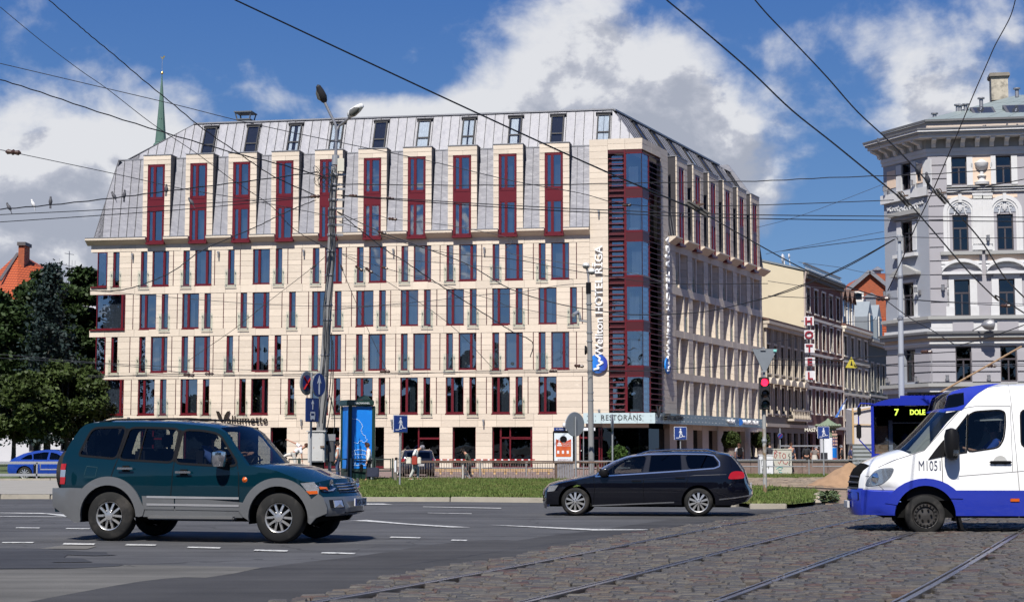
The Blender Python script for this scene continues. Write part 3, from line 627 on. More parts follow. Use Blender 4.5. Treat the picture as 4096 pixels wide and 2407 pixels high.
def dormer(par,x0,x1,w0,w1,rz,side,deep=1.3):
 """dormer: stone front with a two storey window; x0..x1 front, w0..w1 window"""
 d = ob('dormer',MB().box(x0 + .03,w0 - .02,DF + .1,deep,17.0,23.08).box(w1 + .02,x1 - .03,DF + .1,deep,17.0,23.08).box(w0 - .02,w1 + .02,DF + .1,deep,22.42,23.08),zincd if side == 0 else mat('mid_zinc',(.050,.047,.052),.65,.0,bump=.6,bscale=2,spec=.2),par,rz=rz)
 ob('coping',MB().box(x0 - .03,x1 + .03,DF - .04,deep + .3,23.1,23.16),gmetal,d)
 mb = []; z = 16.55 + .45
 hs = [.47,.42]; k = 0
 while z < 22.42:
  h = min(hs[k % 2],22.42 - z); k += 1
  for a,b in ((x0,w0),(w1,x1)): mb.append((a,b,z,z + h))
  z += h
 for a in range(2): mb.append((x0 + a * (x1 - x0) / 2,x0 + (a + 1) * (x1 - x0) / 2,22.42,22.75)); mb.append((x0,x1,22.75,23.1)) if a == 0 else None
 m = MB()
 for a,b,c,e in mb: m.box(a + .005,b - .005,DF + random.uniform(-.005,.005),DF + .095,c + .012,e - .012)
 ob('stone_front',m,stone,d)
 wz0,wz1 = 16.52,22.42
 f = MB().box(w0,w0 + .08,DF + .02,.5,wz0,wz1).box(w1 - .08,w1,DF + .02,.5,wz0,wz1).box(w0,w1,DF + .02,.4,wz1 - .1,wz1).box(w0 - .04,w1 + .04,DF - .1,.4,wz0 - .06,wz0 + .1)
 f.box(w0 + .08,w1 - .08,DF + .02,.3,19.0,19.85).box(w0 + .08,w1 - .08,DF + .0,.1,19.78,19.86).box(w0 + .08,w1 - .08,DF + .0,.1,18.99,19.06)
 wm = w0 + (w1 - w0) * .42
 for c,e in ((wz0 + .1,19.0),(19.85,wz1 - .1)): f.box(wm - .11,wm + .09,DF + .0,.1,c,e).box(w0 + .08,w1 - .08,DF + .01,.1,c,c + .14).box(w0 + .08,w1 - .08,DF + .01,.1,e - .08,e).box(w0 + .08,w0 + .2,DF + .01,.1,c,e).box(w1 - .16,w1 - .08,DF + .01,.1,c,e)
 w = ob('window',f,red,d)
 for c,e in ((wz0 + .1,19.0),(19.85,wz1 - .1)): ob('pane',MB().quad((w0 + .05,DF + .07,c),(w1 - .05,DF + .07,c),(w1 - .05,DF + .07,e),(w0 + .05,DF + .07,e)),wglass,w)
 ob('room',MB().box(w0 - .02,w1 + .02,.45,.5,wz0,wz1),dark,d)
 if random.random() < .75: link('curtain',CURT[0],d,(w0 + random.choice((.45,.55,.3)),.2,wz0 + .1),scale=(.8,1,.95))
 if random.random() < .6: link('curtain',CURT[0],d,(w0 + random.choice((.45,.55)),.2,19.9),scale=(.8,1,.95))
 return d
dus = []
for t,a,b,w0,w1 in DW:
 q = [FA.at(T_(t,v),800,DF)[0] for v in (a,b,w0,w1)]; dus.append(q); dormer(ht,*q,0,0)
x = -41.35
for q in dus + [[RW,RW,RW,RW]]:
 cr = MB()
 x1 = q[2] - .03 if q[0] != RW else RW
 cr.prism([(x,.1,16.5),(x,-.02,16.5),(x,-.52,16.84),(x,-.52,17.0),(x,.1,17.0)],(x1 - x,0,0)); x = q[3] + .03
 ob('cornice',cr,stone,ht)
x = -41.35
for q in dus + [[RW,RW,RW,RW]]: ob('cornice_flashing',MB().box(x,(q[2] - .03) if q[0] != RW else RW,-.55,.1,17.003,17.04),gmetal,ht); x = q[3] + .03
SEAM = MB()
def pans(par,bl,br,tl,tr,n,rz=0.0,name='zinc_pan',seams=True,m=None):
 bl,br,tl,tr = map(Vector,(bl,br,tl,tr)); nrm = (br - bl).cross(tl - bl).normalized()
 if not isinstance(n,int): n = max(1,round(max((br - bl).length,(tr - tl).length) / n))
 M3 = Matrix.Rotation(rz,3,'Z'); lp = []
 for i in range(n):
  a0,a1 = (i + .03) / n,(i + .97) / n
  p = [bl.lerp(br,a0),bl.lerp(br,a1),tl.lerp(tr,a1),tl.lerp(tr,a0)]; k = 6; vs,fs = [],[]
  for j in range(k + 1):
   l,r_ = p[0].lerp(p[3],j / k),p[1].lerp(p[2],j / k)
   for q_ in range(4): vs.append(l.lerp(r_,q_ / 3) + nrm * (random.uniform(-.006,.012) if 0 < q_ < 3 else 0))
  for j in range(k):
   for q_ in range(3): a = j * 4 + q_; fs.append((a,a + 1,a + 5,a + 4))
  bk = len(vs); vs += [v - nrm * .04 for v in p]; fs.append((bk,bk + 3,bk + 2,bk + 1))
  fs += [(0,bk,bk + 1,3),(3,bk + 1,bk + 2,k * 4 + 3),(k * 4 + 3,bk + 2,bk + 3,k * 4),(k * 4,bk + 3,bk,0)]
  ob(name,MB().add(vs,fs),m or zinc,par,rz=rz,smooth=True)
 for i in range(n + 1):
  a,b = M3 @ bl.lerp(br,i / n),M3 @ tl.lerp(tr,i / n); SEAM.bar(a + (M3 @ nrm) * .02,b + (M3 @ nrm) * .02,.025,.05,up=(M3 @ nrm))
def trap(par,x0,x1,t0,t1,ya,za,yb,zb,w,rz=0.0,m=None):
 """pans of one width whose upper end is cut by the hips: bottom x0..x1, top t0..t1"""
 n = max(1,round((x1 - x0) / w)); f = lambda x: max(0,min(1,(x - x0) / (t0 - x0) if t0 > x0 and x < t0 else ((x1 - x) / (x1 - t1) if t1 < x1 and x > t1 else 1))); q = lambda x: (x,ya + (yb - ya) * f(x),za + (zb - za) * f(x))
 for i in range(n):
  a,b = x0 + (x1 - x0) * i / n,x0 + (x1 - x0) * (i + 1) / n; pans(par,(a,ya,za),(b,ya,za),q(a),q(b),1,rz=rz,m=m)
def zy(z): return -.2 + (z - 17.04) / 6.06 * .95          # inset of the steep lower slope
lo,hi = 17.05,22.98
trap(ht,-40.75,dus[0][0],-39.35,dus[0][0],zy(lo),lo,zy(hi),hi,.62)
for i in range(10):
 a = dus[i][1]; b = dus[i + 1][0] if i < 9 else RW
 pans(ht,(a,zy(lo),lo),(b,zy(lo),lo),(a,zy(hi),hi),(b,zy(hi),hi),3 if i == 9 else 2)
pans(ht,(-40.75,14,lo),(-40.75,zy(lo),lo),(-39.35,13,hi),(-39.35,zy(hi),hi),1.2)
ob('ledge',MB().box(-39.4,RW,.7,1.05,22.98,23.06),gmetal,ht)
RZ = 25.82
trap(ht,-38.5,-.35,-33.9,-2.2,.9,23.07,2.05,RZ,.66)
pans(ht,(-38.7,14,23.07),(-38.7,.9,23.07),(-33.9,14,RZ),(-33.9,2.05,RZ),.9)
ob('ridge_cap',MB().box(-34.0,-2.2,1.95,2.4,RZ,RZ + .1),gmetal,ht)
def toR(p): return Matrix.Rotation(-hr,3,'Z') @ Vector(p)
c0 = toR((-.35,.9,23.07)); c1 = toR((-2.2,2.05,RZ)); re0 = FB.at(3005,790,.9)[0]; re1 = FB.at(2893,644,2.2)[0]
trap(ht,.9,31.0,max(c1.x,1.6),min(re1,29),.9,23.1,c1.y,RZ,.62,rz=hr)
ob('ridge_cap',MB().bar(c1,(min(re1,29),c1.y,RZ),.3,.12),gmetal,ht,rz=hr)
ob('fire_wall',MB().prism([(29.6,.2,23.1),(29.6,c1.y - .1,RZ + .45),(29.6,6,RZ + .45),(29.6,6,23.1)],(.35,0,0)),zinc,ht,rz=hr)
ob('roof_deck',MB().prism([(-33.9,2.1,RZ - .05),(-2.2,2.1,RZ - .05),Matrix.Rotation(hr,3,'Z') @ Vector((28.8,c1.y,RZ - .05)),(-33.9,14,RZ - .05)],(0,0,.02)),gmetal,ht)
rd = [(6.81 + PER * i,9.35 + PER * i,7.28 + PER * i,8.55 + PER * i) for i in range(6)]
for q in rd: dormer(ht,*q,hr,1)
x = 5.62
for q in rd + [(31.7,) * 4]:
 cr = MB()
 cr.prism([(x,.1,16.5),(x,-.02,16.5),(x,-.6,16.9),(x,-.6,17.0),(x,.1,17.0)],((q[2] - .03 if q[0] < 31 else 31.7) - x,0,0)); x = q[3] + .03
 ob('cornice',cr,stone,ht,rz=hr)
x = 5.62
for q in rd + [(31.0,) * 4]:
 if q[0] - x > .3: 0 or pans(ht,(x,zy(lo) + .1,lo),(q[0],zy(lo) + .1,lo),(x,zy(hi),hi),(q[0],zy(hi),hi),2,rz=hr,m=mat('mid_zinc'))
 x = q[1]
ob('end_wall',MB().box(30.9,31.0,.2,10,0,17).prism([(31.0,.1,17),(31.0,1.0,23),(31,8,23),(31,8,17)],(.06,0,0)),stone,ht,rz=hr)
ob('standing_seam',SEAM,mat('seam_zinc',(.12,.12,.13),.7,.0,spec=.2),ht)['kind'] = 'stuff'
def skylight(par,u,rz,slope_b,slope_t,curtain,w=.95,opened=False):
 (yb,zb),(yt,zt) = slope_b,slope_t
 def q(x,t,off): 
  y = yb + (yt - yb) * t; z = zb + (zt - zb) * t; l = math.hypot(yt - yb,zt - zb); return Vector((x,y - off * (zt - zb) / l,z + off * (yt - yb) / l))
 m = MB()
 for a,b in ((u,u + .09),(u + w - .09,u + w)): m.hexa([q(a,.02,-.02),q(b,.02,-.02),q(b,.86,-.02),q(a,.86,-.02)],[q(a,.02,.14),q(b,.02,.14),q(b,.86,.14),q(a,.86,.14)])
 for t0,t1 in ((.02,.05),(.29,.33),(.82,.86)): m.hexa([q(u + .09,t0,-.02),q(u + w - .09,t0,-.02),q(u + w - .09,t1,-.02),q(u + .09,t1,-.02)],[q(u + .09,t0,.13),q(u + w - .09,t0,.13),q(u + w - .09,t1,.13),q(u + .09,t1,.13)])
 m.hexa([q(u - .12,.86,.0),q(u + w + .12,.86,.0),q(u + w + .12,.93,.0),q(u - .12,.93,.0)],[q(u - .12,.86,.2),q(u + w + .12,.86,.2),q(u + w + .12,.93,.08),q(u - .12,.93,.08)])
 s = ob('skylight',m,mat('anthracite',(.03,.03,.033),.6,.0,spec=.2),par,rz=rz)
 ob('pane',MB().quad(q(u + .08,.04,.09),q(u + w - .08,.04,.09),q(u + w - .08,.83,.09),q(u + .08,.83,.09)),glass_mat('roof_glass',(.70,.73,.76),.12,(.55,.6,.75),.004),s)
 ob('lining',MB().quad(q(u + .08,.04,.03),q(u + w - .08,.04,.03),q(u + w - .08,.83,.03),q(u + .08,.83,.03)),dark,s)
 if curtain:
  for x0,x1 in curtain:
   k = 14; vs = []
   for i in range(k + 1):
    x = u + .1 + (w - .2) * (x0 + (x1 - x0) * i / k); o = .06 + .018 * math.sin(i * 1.9); vs += [q(x,.06,o),q(x,.8,o)]
   ob('curtain',MB().add(vs,[(2 * i,2 * i + 2,2 * i + 3,2 * i + 1) for i in range(k)]),curtw,s,smooth=True)
 return s
for i,px in enumerate((837,1008,1177,1345,1520,1694,1873,2060,2229,2414)):
 u = FA.at(px,580,1.4)[0] - .47
 cu = {2: [(.1,.4),(.75,1)],3: [(0,.35),(.75,1)],5: [(0,1)],6: [(0,.42),(.58,1)],7: [(.1,.8)],9: [(0,.5),(.54,1)]}.get(i)
 skylight(ht,u,0,(.9,23.2),(2.05,RZ),cu)
rb = toR((-.35,.9,0)).y
for i in range(7): skylight(ht,4.4 + 4.0 * i,hr,(.9,23.15),(c1.y,RZ),[(0,1)] if i == 3 else None,w=1.0)
vu = FA.at(948,470,3.0)[0]; VB = lambda x0,x1,y0,y1,z0,z1: (vu + x0,vu + x1,3 + y0,3 + y1,z0,z1); vm = MB().box(*VB(0,1.0,0,1.0,25.5,26.25)).box(*VB(-.05,1.05,-.05,1.05,26.25,26.33)).box(*VB(-.2,1.2,-.2,1.2,26.8,26.88))
for x,y in ((0,0),(1,0),(0,1),(1,1)): vm.bar((vu + x,3 + y,26.3),(vu + x * 1.25 - .12,3 + y * 1.2 - .1,26.85),.08)
ob('roof_vent',vm,mat('vent_metal',(.10,.11,.12),.6,.2),ht)
ob('roof_hatch',MB().prism([(-6.6,3.5,25.8),(-3.9,3.5,26.3),(-3.0,3.5,26.1),(-3.0,3.5,25.8)],(0,1.5,0)),gmetal,ht)
BZ = [(19.8,22.25),(16.72,19.1),(13.55,16.0),(10.4,12.82),(7.22,9.7),(3.98,6.5)]
cR = Matrix.Rotation(hr,3,'Z'); e1 = cR @ Vector((1.35,0,0))
for i,(z0,z1) in enumerate(BZ):
 b = ob('bay_window',MB().box(-1.22,-1.12,-.04,.1,z0,z1).box(-1.2,-.02,-.04,.06,z0 - .08,z0 + .06).box(-1.2,-.02,-.04,.06,z1 - .03,z1 + .05),red,ht)
 ob('corner_post',MB().bar((-.03,.03,z0 - .05),(-.03,.03,z1 + .05),.06),mat('dark_post',(.03,.012,.015),.3),b)
 ob('frame',MB().box(0,1.35,-.04,.06,z0 - .08,z0 + .05).box(0,1.35,-.04,.06,z1 - .03,z1 + .05).box(1.3,1.38,-.04,.1,z0,z1),red,b,rz=hr)
 ob('pane',MB().quad((-1.12,0,z0),(-.03,0,z0),(-.03,0,z1),(-1.12,0,z1)),wglass,b); ob('side_pane',MB().quad((0,0,z0),(1.32,0,z0),(1.32,0,z1),(0,0,z1)),wglass,b,rz=hr)
 link('curtain',CURT[0],b,(-1.0 + .1 * (i % 3),.5,z0 + .1),scale=(1.1,1,.8 if i else .6)); ob('sill_box',MB().box(-.95,-.3,.12,.2,z0 + .08,z0 + .24),mat('pale_box',(.62,.72,.72),.6),b)
 if i < 5:
  za,zb = BZ[i + 1][1] + .05,z0 - .08; ob('spandrel',MB().box(-1.2,0,-.03,.06,za,zb),red2,ht); ob('spandrel',MB().box(0,1.35,-.03,.06,za,zb),red2,ht,rz=hr)
ob('bay_frame',MB().box(-1.28,-1.18,-.06,.6,3.95,22.5),red,ht); ob('bay_head',MB().box(-2.42,0,-.01,.3,22.3,22.5),red2,ht)
for i,(z0,z1) in enumerate(BZ):
 f = MB().box(-2.42,-1.3,.45,.55,z0 - .7,z0 + .05).box(-2.42,-2.2,.45,.55,z0,z1).box(-1.42,-1.28,.45,.55,z0,z1); w = ob('louvred_window',f,red2,ht)
 ob('pane',MB().quad((-2.2,.5,z0),(-1.4,.5,z0),(-1.4,.5,z1),(-2.2,.5,z1)),wglass,w); ob('frame',MB().box(1.4,3.98,.5,.6,z0 - .7,z0 + .1),red2,w,rz=hr); ob('side_pane',MB().quad((1.4,.55,z0),(3.98,.55,z0),(3.98,.55,z1),(1.4,.55,z1)),wglass,w,rz=hr)
sl1 = MB().hexa([(-2.4,.02,0),(-1.3,.02,0),(-1.3,.18,.06),(-2.4,.18,.06)],[(-2.4,.02,.035),(-1.3,.02,.035),(-1.3,.18,.095),(-2.4,.18,.095)]).mesh('slat',False,mat('louvre_red',(.13,.035,.04),.35,.2))
sl2 = MB().hexa([(1.4,-.12,0),(3.95,-.12,0),(3.95,.2,.13),(1.4,.2,.13)],[(1.4,-.12,.03),(3.95,-.12,.03),(3.95,.2,.16),(1.4,.2,.16)]).mesh('side_slat',False,mat('louvre_red'))
z = 4.15
while z < 22.3: link('slat',sl1,ht,(0,0,z)); link('side_slat',sl2,ht,(0,0,z),rz=hr); z += .385
white = mat('white_letter',(.80,.80,.80),.4); navy = mat('navy_letter',(.02,.03,.08),.4); black = mat('black_letter',(.01,.01,.01),.4)
def vsign(par,u,y,z0,size,sx,rz,mm):
 R0 = Matrix.Rotation(rz,3,'Z')
 rot = (Matrix.Rotation(rz,3,'Z') @ Matrix.Rotation(PI / 2,3,'X') @ Matrix.Rotation(PI / 2,3,'Z')).to_euler()
 p = R0 @ Vector((u,y,z0)); return txt('letters','Wellton HOTEL RĪGA',size,mm,par,p,rot,ext=.06,xs=sx,bold=.006)
zA,zB = FA.at(*C2(860,1050))[1],FA.at(*C1(860,1470))[1]
v = vsign(ht,FA.at(*C2(893,500))[0],-.16,zA,.76,1,0,white)
L = max(q.co.x for q in v.data.vertices); v.scale = ((zB + .25 - zA) / L,1,1)
v2 = vsign(ht,5.25,-.16,FB.at(*C2(1520,1065))[1],.80,1,hr,white); v2.scale = (8.9 / L / .80 * .76,1,1)
zt = FB.at(*C1(1530,1465))[1]
def logo(par,u,z,rz,r=.66):
 M3 = Matrix.Rotation(rz,3,'Z')
 m,t,b = nt('logo_blue'); g = N(t,'ShaderNodeNewGeometry'); s = N(t,'ShaderNodeSeparateXYZ',{0: N(t,'ShaderNodeTexCoord').outputs['Object']})
 t.links.new(rgb(t,N(t,'ShaderNodeMapRange',{'Value': s.outputs[0],1: -.7,2: .5}).outputs[0],(.01,.25,.75),(.01,.03,.30)),b.inputs['Base Color'])
 d = ob('logo_disc',MB().lathe([(r,-.1),(r,0)],(0,0,0),36,'y'),m,par,M3 @ Vector((u,-.12,z)),rz=rz,rot=None,smooth=False)
 pts = [(-.55 * r,-.12,-.12),(-.3 * r,-.12,-.05),(-.45 * r,-.12,-.45 * r),(.1 * r,-.12,-.25 * r),(-.05 * r,-.12,-.5),(.4 * r,-.12,-.05)]
 w1 = MB()
 pts = [(-.25 * r,.95 * r),(.25 * r,.55 * r),(.05 * r,.28 * r),(.55 * r,.12 * r),(-.1 * r,-.25 * r),(.12 * r,-.5 * r),(-.45 * r,-.6 * r)]
 for p,q in zip(pts[:-1],pts[1:]): w1.bar((p[0],-.11,p[1]),(q[0],-.11,q[1]),.12,.12,up=(0,1,0))
 ob('logo_mark',w1,white,d)
logo(ht,FA.at(*C2(850,1118))[0],FA.at(*C2(850,1118))[1],0); logo(ht,4.75,FB.at(*C2(1523,1140))[1],hr,.6)
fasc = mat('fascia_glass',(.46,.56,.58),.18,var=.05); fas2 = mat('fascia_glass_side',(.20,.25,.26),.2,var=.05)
CF = -1.15; u0 = FA.at(*C3(700,420),CF)[0]; cz0,cz1 = 3.23,3.95
bs = math.tan((PI - hr) / 2 - 0); cb = CF * -1 * math.tan(hr / 2)     # where the two fascia planes meet
cr_pt = Vector((cb,CF,0)); cu = (Matrix.Rotation(-hr,3,'Z') @ cr_pt).x; uE = FB.at(*C3(2470,480),CF)[0]
can = ob('canopy',MB().prism([(u0,CF + .06,cz1 - .1),(cb,CF + .06,cz1 - .1),cR @ Vector((uE,CF + .06,cz1 - .1)),cR @ Vector((uE,.0,cz1 - .1)),(0,0,cz1 - .1),(u0,0,cz1 - .1)],(0,0,.06)),gmetal,ht)
for i in range(4):
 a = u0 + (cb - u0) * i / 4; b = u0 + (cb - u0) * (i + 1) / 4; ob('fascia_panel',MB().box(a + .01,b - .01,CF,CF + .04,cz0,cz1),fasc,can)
st = MB()
for i in range(9):
 a = u0 + .3 + (cb - u0 - .6) * i / 8
 for z in (cz0 + .2,cz1 - .2): st.lathe([(.03,-.03),(.03,0)],(a,CF,z),6,'y')
ob('stud',st,gmetal,can)
n = 16
for i in range(n):
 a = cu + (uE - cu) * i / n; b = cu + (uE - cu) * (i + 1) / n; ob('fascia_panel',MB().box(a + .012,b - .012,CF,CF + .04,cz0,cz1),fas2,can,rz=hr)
st = MB()
for i in range(n * 2):
 a = cu + .3 + (uE - cu - .6) * i / (n * 2 - 1)
 for z in (cz0 + .2,cz1 - .2): st.lathe([(.035,-.03),(.035,0)],(a,CF,z),6,'y')
ob('stud',st,gmetal,can,rz=hr)
tx0 = FA.at(*C3(875,440),CF)[0]; tx1 = FA.at(*C3(1275,440),CF)[0]
tt = txt('letters','RESTORĀNS',.52,black,can,(tx0,CF - .01,cz0 + .22),ext=.01,sp=1.12); Lx = max(q.co.x for q in tt.data.vertices); tt.scale = ((tx1 - tx0) / Lx,1,1)
cream = mat('letter_gold',(.75,.68,.45),.3,.3)
rr = (Matrix.Rotation(hr,3,'Z') @ Matrix.Rotation(PI / 2,3,'X')).to_euler()
a = cR @ Vector((FB.at(*C3(1490,420),CF)[0],CF - .15,cz0 + .28)); t2 = txt('letters','allumette',.62,black,can,a,rr,ext=.12,xs=1.6,bold=.01)
a = cR @ Vector((FB.at(*C3(2120,470),CF)[0],CF - .06,cz0 + .26)); txt('letters','VIESNĪCA',.42,white,can,a,rr,ext=.05,xs=.95)
a = cR @ Vector((FB.at(*C3(2262,470),CF)[0],CF - .06,cz0 + .22)); txt('letters','Wellton HOTEL RĪGA',.5,white,can,a,rr,ext=.05,xs=.98)
lg = FB.at(*C3(2238,470),CF)[0]; ob('logo_disc',MB().lathe([(.28,-.06),(.28,0)],cR @ Vector((lg,CF - .02,cz0 + .38)),20,'y'),mat('logo_side',(.02,.10,.35),.3),can)
bronze = mat('bronze_letter',(.03,.022,.016),.4,.3)
def fly(par,u,y,z,s,rz,m):
 M3 = Matrix.Rotation(rz,3,'Z'); mb = MB()
 for side in (-1,1):
  pts = [(0,-.5),(side * .55,.12),(side * .72,.62),(side * .42,.58),(side * .16,.2)]
  mb.prism([(p[0] * s + u,y,p[1] * s + z) for p in pts],(0,-.06,0))
 return ob('emblem',mb,m,par,rz=rz)
e0 = FA.at(*A3(2200,415)); fly(ht,e0[0],-.08,e0[1],.75,0,bronze)
e1_ = FA.at(*A3(2235,470)); e2 = FA.at(1024 + 118 * K,1690); t3 = txt('letters','allumette',.85,bronze,ht,(e1_[0],-.1,e1_[1] - .05),ext=.02,bold=.006); Lx = max(q.co.x for q in t3.data.vertices); t3.scale = ((e2[0] - e1_[0]) / Lx,1,1)
fly(can,cu + .35,CF - .1,cz0 + .75,.75,hr,bronze)
rf = MB()
for x in (-10.2,-8.0,-6.4,-4.8,-3.2): rf.box(x,x + .12,.2,.35,.1,2.95)
rf.box(-10.2,-2.9,.2,.32,2.2,2.32); ob('entrance_frame',rf,red,ht)
pr = MB()
for i in range(7): pr.box(5.6 + 3.9 * i,7.2 + 3.9 * i,.0,.5,.1,3.3)
pr.box(5.6,30.9,.02,.5,2.9,3.3); ob('ground_pier',pr,stone,ht,rz=hr); ob('shop_window',MB().box(.2,30,.42,.47,.1,2.9),glass_mat('shop_glass'),ht,rz=hr)
ob('ground_pier',MB().box(-2.9,.3,.02,.5,2.95,3.3),stone,ht); ob('shop_window',MB().box(-2.94,.3,.3,.34,.1,2.95),glass_mat('shop_glass'),ht)
wl = MB().box(-.07,.07,-.22,-.04,0,.14).lathe([(.05,-.32),(.05,0)],(0,-.16,0),8).mesh('wall_lamp',False,gmetal)
for t,x,y in ((A2,1310,55),(A2,2155,35),(B2,475,20),(B2,1355,10),(B2,2250,-5),(C2,855,-370),(A3,1272,432),(A3,2120,450),(B3,450,455),(B3,1340,455),(B3,2242,455),(C3,858,355)):
 u,z = FA.at(*t(x,y)); link('wall_lamp',wl,ht,(u,0,z))
# VEHICLES
tyre_m = mat('tyre_rubber',(.018,.018,.018),.85,spec=.15,var=.2,scale=6,dirt=(.06,.055,.05),dscale=3,dlo=.5,dhi=.8)
rim_m = mat('alloy_rim',(.55,.54,.52),.3,.8,var=.08,dirt=(.16,.10,.06),dscale=9,dlo=.62,dhi=.8)
rimd = mat('wheel_shadow',(.008,.008,.008),.9,spec=.05); steelw = mat('black_steel_wheel',(.045,.042,.04),.5,.3,dirt=(.12,.07,.04),dscale=10,dlo=.6,dhi=.8)
cglass = glass_mat('car_glass',(.50,.54,.54),.02,(.55,.6,.65),.0); cglassd = glass_mat('car_glass_dark',(.05,.055,.065),.02,(.5,.55,.62),.0)
trimb = mat('black_trim',(.008,.008,.009),.4,var=.05,spec=.15); chrome = mat('chrome_trim',(.75,.76,.78),.12,1.0,var=.02); cabin = mat('cabin_interior',(.014,.014,.015),.9,spec=.1)
lampg = glass_mat('lamp_lens',(.88,.9,.92),.10,(.9,.92,.95),.0); orange = mat('orange_lens',(.50,.09,.01),.2); redl = mat('red_lens',(.30,.005,.005),.12,coat=.6); reflector = mat('lamp_reflector',(.65,.66,.68),.2,.8,var=.25,scale=12)
plate_m = mat('number_plate',(.45,.45,.45),.5); plateb = mat('plate_blue',(.02,.05,.30),.5)
def paint_m(name,c,r=.35,metal=.0,flake=0.0): return mat(name,c,r,metal,var=.02,coat=1.0,spec=.05,dirt=tuple(v * .82 + .003 for v in c) + (.8,),dscale=1.6,dlo=.48,dhi=.8)
def offset_poly(p,d):
 n = len(p); a = sum(p[i][0] * p[(i + 1) % n][1] - p[(i + 1) % n][0] * p[i][1] for i in range(n)); sg = 1 if a > 0 else -1; out = []
 for i in range(n):
  p0,p1,p2 = [Vector(p[(i + k) % n]) for k in (-1,0,1)]; e1,e2 = (p1 - p0).normalized(),(p2 - p1).normalized()
  n1,n2 = Vector((e1.y,-e1.x)) * sg,Vector((e2.y,-e2.x)) * sg; b = (n1 + n2); l = b.length_squared
  b = b * (2 / l) if l > .3 else n1; out.append(tuple(p1 + b * d))
 return out
def smoothpoly(p,it=1,keep=()):
 if not it: return list(p)
 q = []; n = len(p)
 for i in range(n):
  a,b,c = Vector(p[i - 1]),Vector(p[i]),Vector(p[(i + 1) % n]); r1,r2 = min(.09,.32 * (a - b).length),min(.09,.32 * (c - b).length)
  s_,e = b + (a - b).normalized() * r1,b + (c - b).normalized() * r2
  for t in (0,.33,.67,1): q.append(tuple(s_ * (1 - t) ** 2 + b * 2 * t * (1 - t) + e * t * t))
 return q
class Car:
 def __init__(s,name,label,cat,frame,yc,Wf,group=None):
  s.fr = frame; s.yc = yc; s.W = Wf
  s.root = thing(name,label,cat,(frame.o.x,frame.o.y,0),frame.a,group)
 def px(s,t,pts): return [s.fr.at(*t(x,y)) for x,y in pts]
 def P3(s,x,z,off=0.0,side=-1): return (x,s.yc + side * (s.W(x,z) + off),z)
 def patch(s,name,poly,m,off=0.0,holes=(),side=-1,thick=.0,par=None,grid=.14,smooth=True):
  pts = [Vector(p) for p in poly]; edges = [(i,(i + 1) % len(poly)) for i in range(len(poly))]; k = len(pts)
  for h in holes: pts += [Vector(p) for p in h]; edges += [(k + i,k + (i + 1) % len(h)) for i in range(len(h))]; k = len(pts)
  a = np.array([p[:] for p in poly]); lo,hi = a.min(0),a.max(0)
  gx = [(x,z) for x in np.arange(lo[0] + grid / 2,hi[0],grid) for z in np.arange(lo[1] + grid / 2,hi[1],grid)]
  if gx:
   g = np.array(gx); inn = inpoly(g[:,0],g[:,1],poly)
   for h in holes: inn &= ~inpoly(g[:,0],g[:,1],h)
   pts += [Vector(p) for p in g[inn].tolist()]
  vo,eo,fo,_,_,_ = delaunay_2d_cdt(pts,edges,[],0,1e-5)
  c = np.array([[sum(vo[i][k] for i in f) / len(f) for k in (0,1)] for f in fo]); ok = inpoly(c[:,0],c[:,1],poly)
  for h in holes: ok &= ~inpoly(c[:,0],c[:,1],h)
  vs = [s.P3(v[0],v[1],off,side) for v in vo]; fs = [tuple(f) if side < 0 else tuple(f[::-1]) for f,o_ in zip(fo,ok) if o_]
  mb = MB().add(vs,fs)
  if thick:
   for lp,sg in [(poly,1)] + [(h,-1) for h in holes]:
    n = len(lp); q = [s.P3(p[0],p[1],off,side) for p in lp] + [s.P3(p[0],p[1],off - thick,side) for p in lp]
    mb.add(q,[(i,(i + 1) % n,n + (i + 1) % n,n + i) for i in range(n)])
  o = ob(name,mb,m,par or s.root,fix=False)
  if thick: fixn(o.data)
  if smooth: sm(o.data,35)
  return o
 def seam(s,pts,w=.014,m=None,name='door_seam',side=-1,off=.003,par=None):
  mb = MB(); m = m or trimb
  for a,b in zip(pts[:-1],pts[1:]):
   a,b = Vector(a),Vector(b); n = max(1,int((b - a).length / .12)); d = (b - a).normalized(); q = Vector((-d.y,d.x)) * w / 2
   for i in range(n):
    p0,p1 = a.lerp(b,i / n),a.lerp(b,(i + 1) / n); mb.quad(*[s.P3(v.x,v.y,off,side) for v in (p0 - q,p1 - q,p1 + q,p0 + q)])
  return ob(name,mb,m,par or s.root)
 def strip(s,outline,crown,bow,parts,nj=17,front=1,smooth=True):
  """surface across the car following the side outline; parts: (name, mat, i0, i1, jmin, jmax)"""
  js = np.linspace(-1,1,nj); V = []
  for (x,z),c,b in zip(outline,crown,bow):
   w = s.W(x,z); V.append([(x + b * (1 - abs(j) ** 2.4) ,s.yc + j * w,z + c * (1 - abs(j) ** 3.0)) for j in js])
  s.top = outline; s.bow = bow; used = {}
  for name,m,i0,i1,j0,j1 in parts:
   vs,fs = [],[]; idx = {}
   for i in range(i0,i1):
    for j in range(nj - 1):
     jm = (js[j] + js[j + 1]) / 2
     if not (j0 <= abs(jm) <= j1) or (i,j) in used: continue
     used[(i,j)] = 1; f = []
     for a,b_ in ((i,j),(i + 1,j),(i + 1,j + 1),(i,j + 1)):
      if (a,b_) not in idx: idx[(a,b_)] = len(vs); vs.append(V[a][b_])
      f.append(idx[(a,b_)])
     fs.append(tuple(f))
   if fs:
    o = ob(name,MB().add(vs,fs),m,s.root,fix=False); sm(o.data,32)
  return V
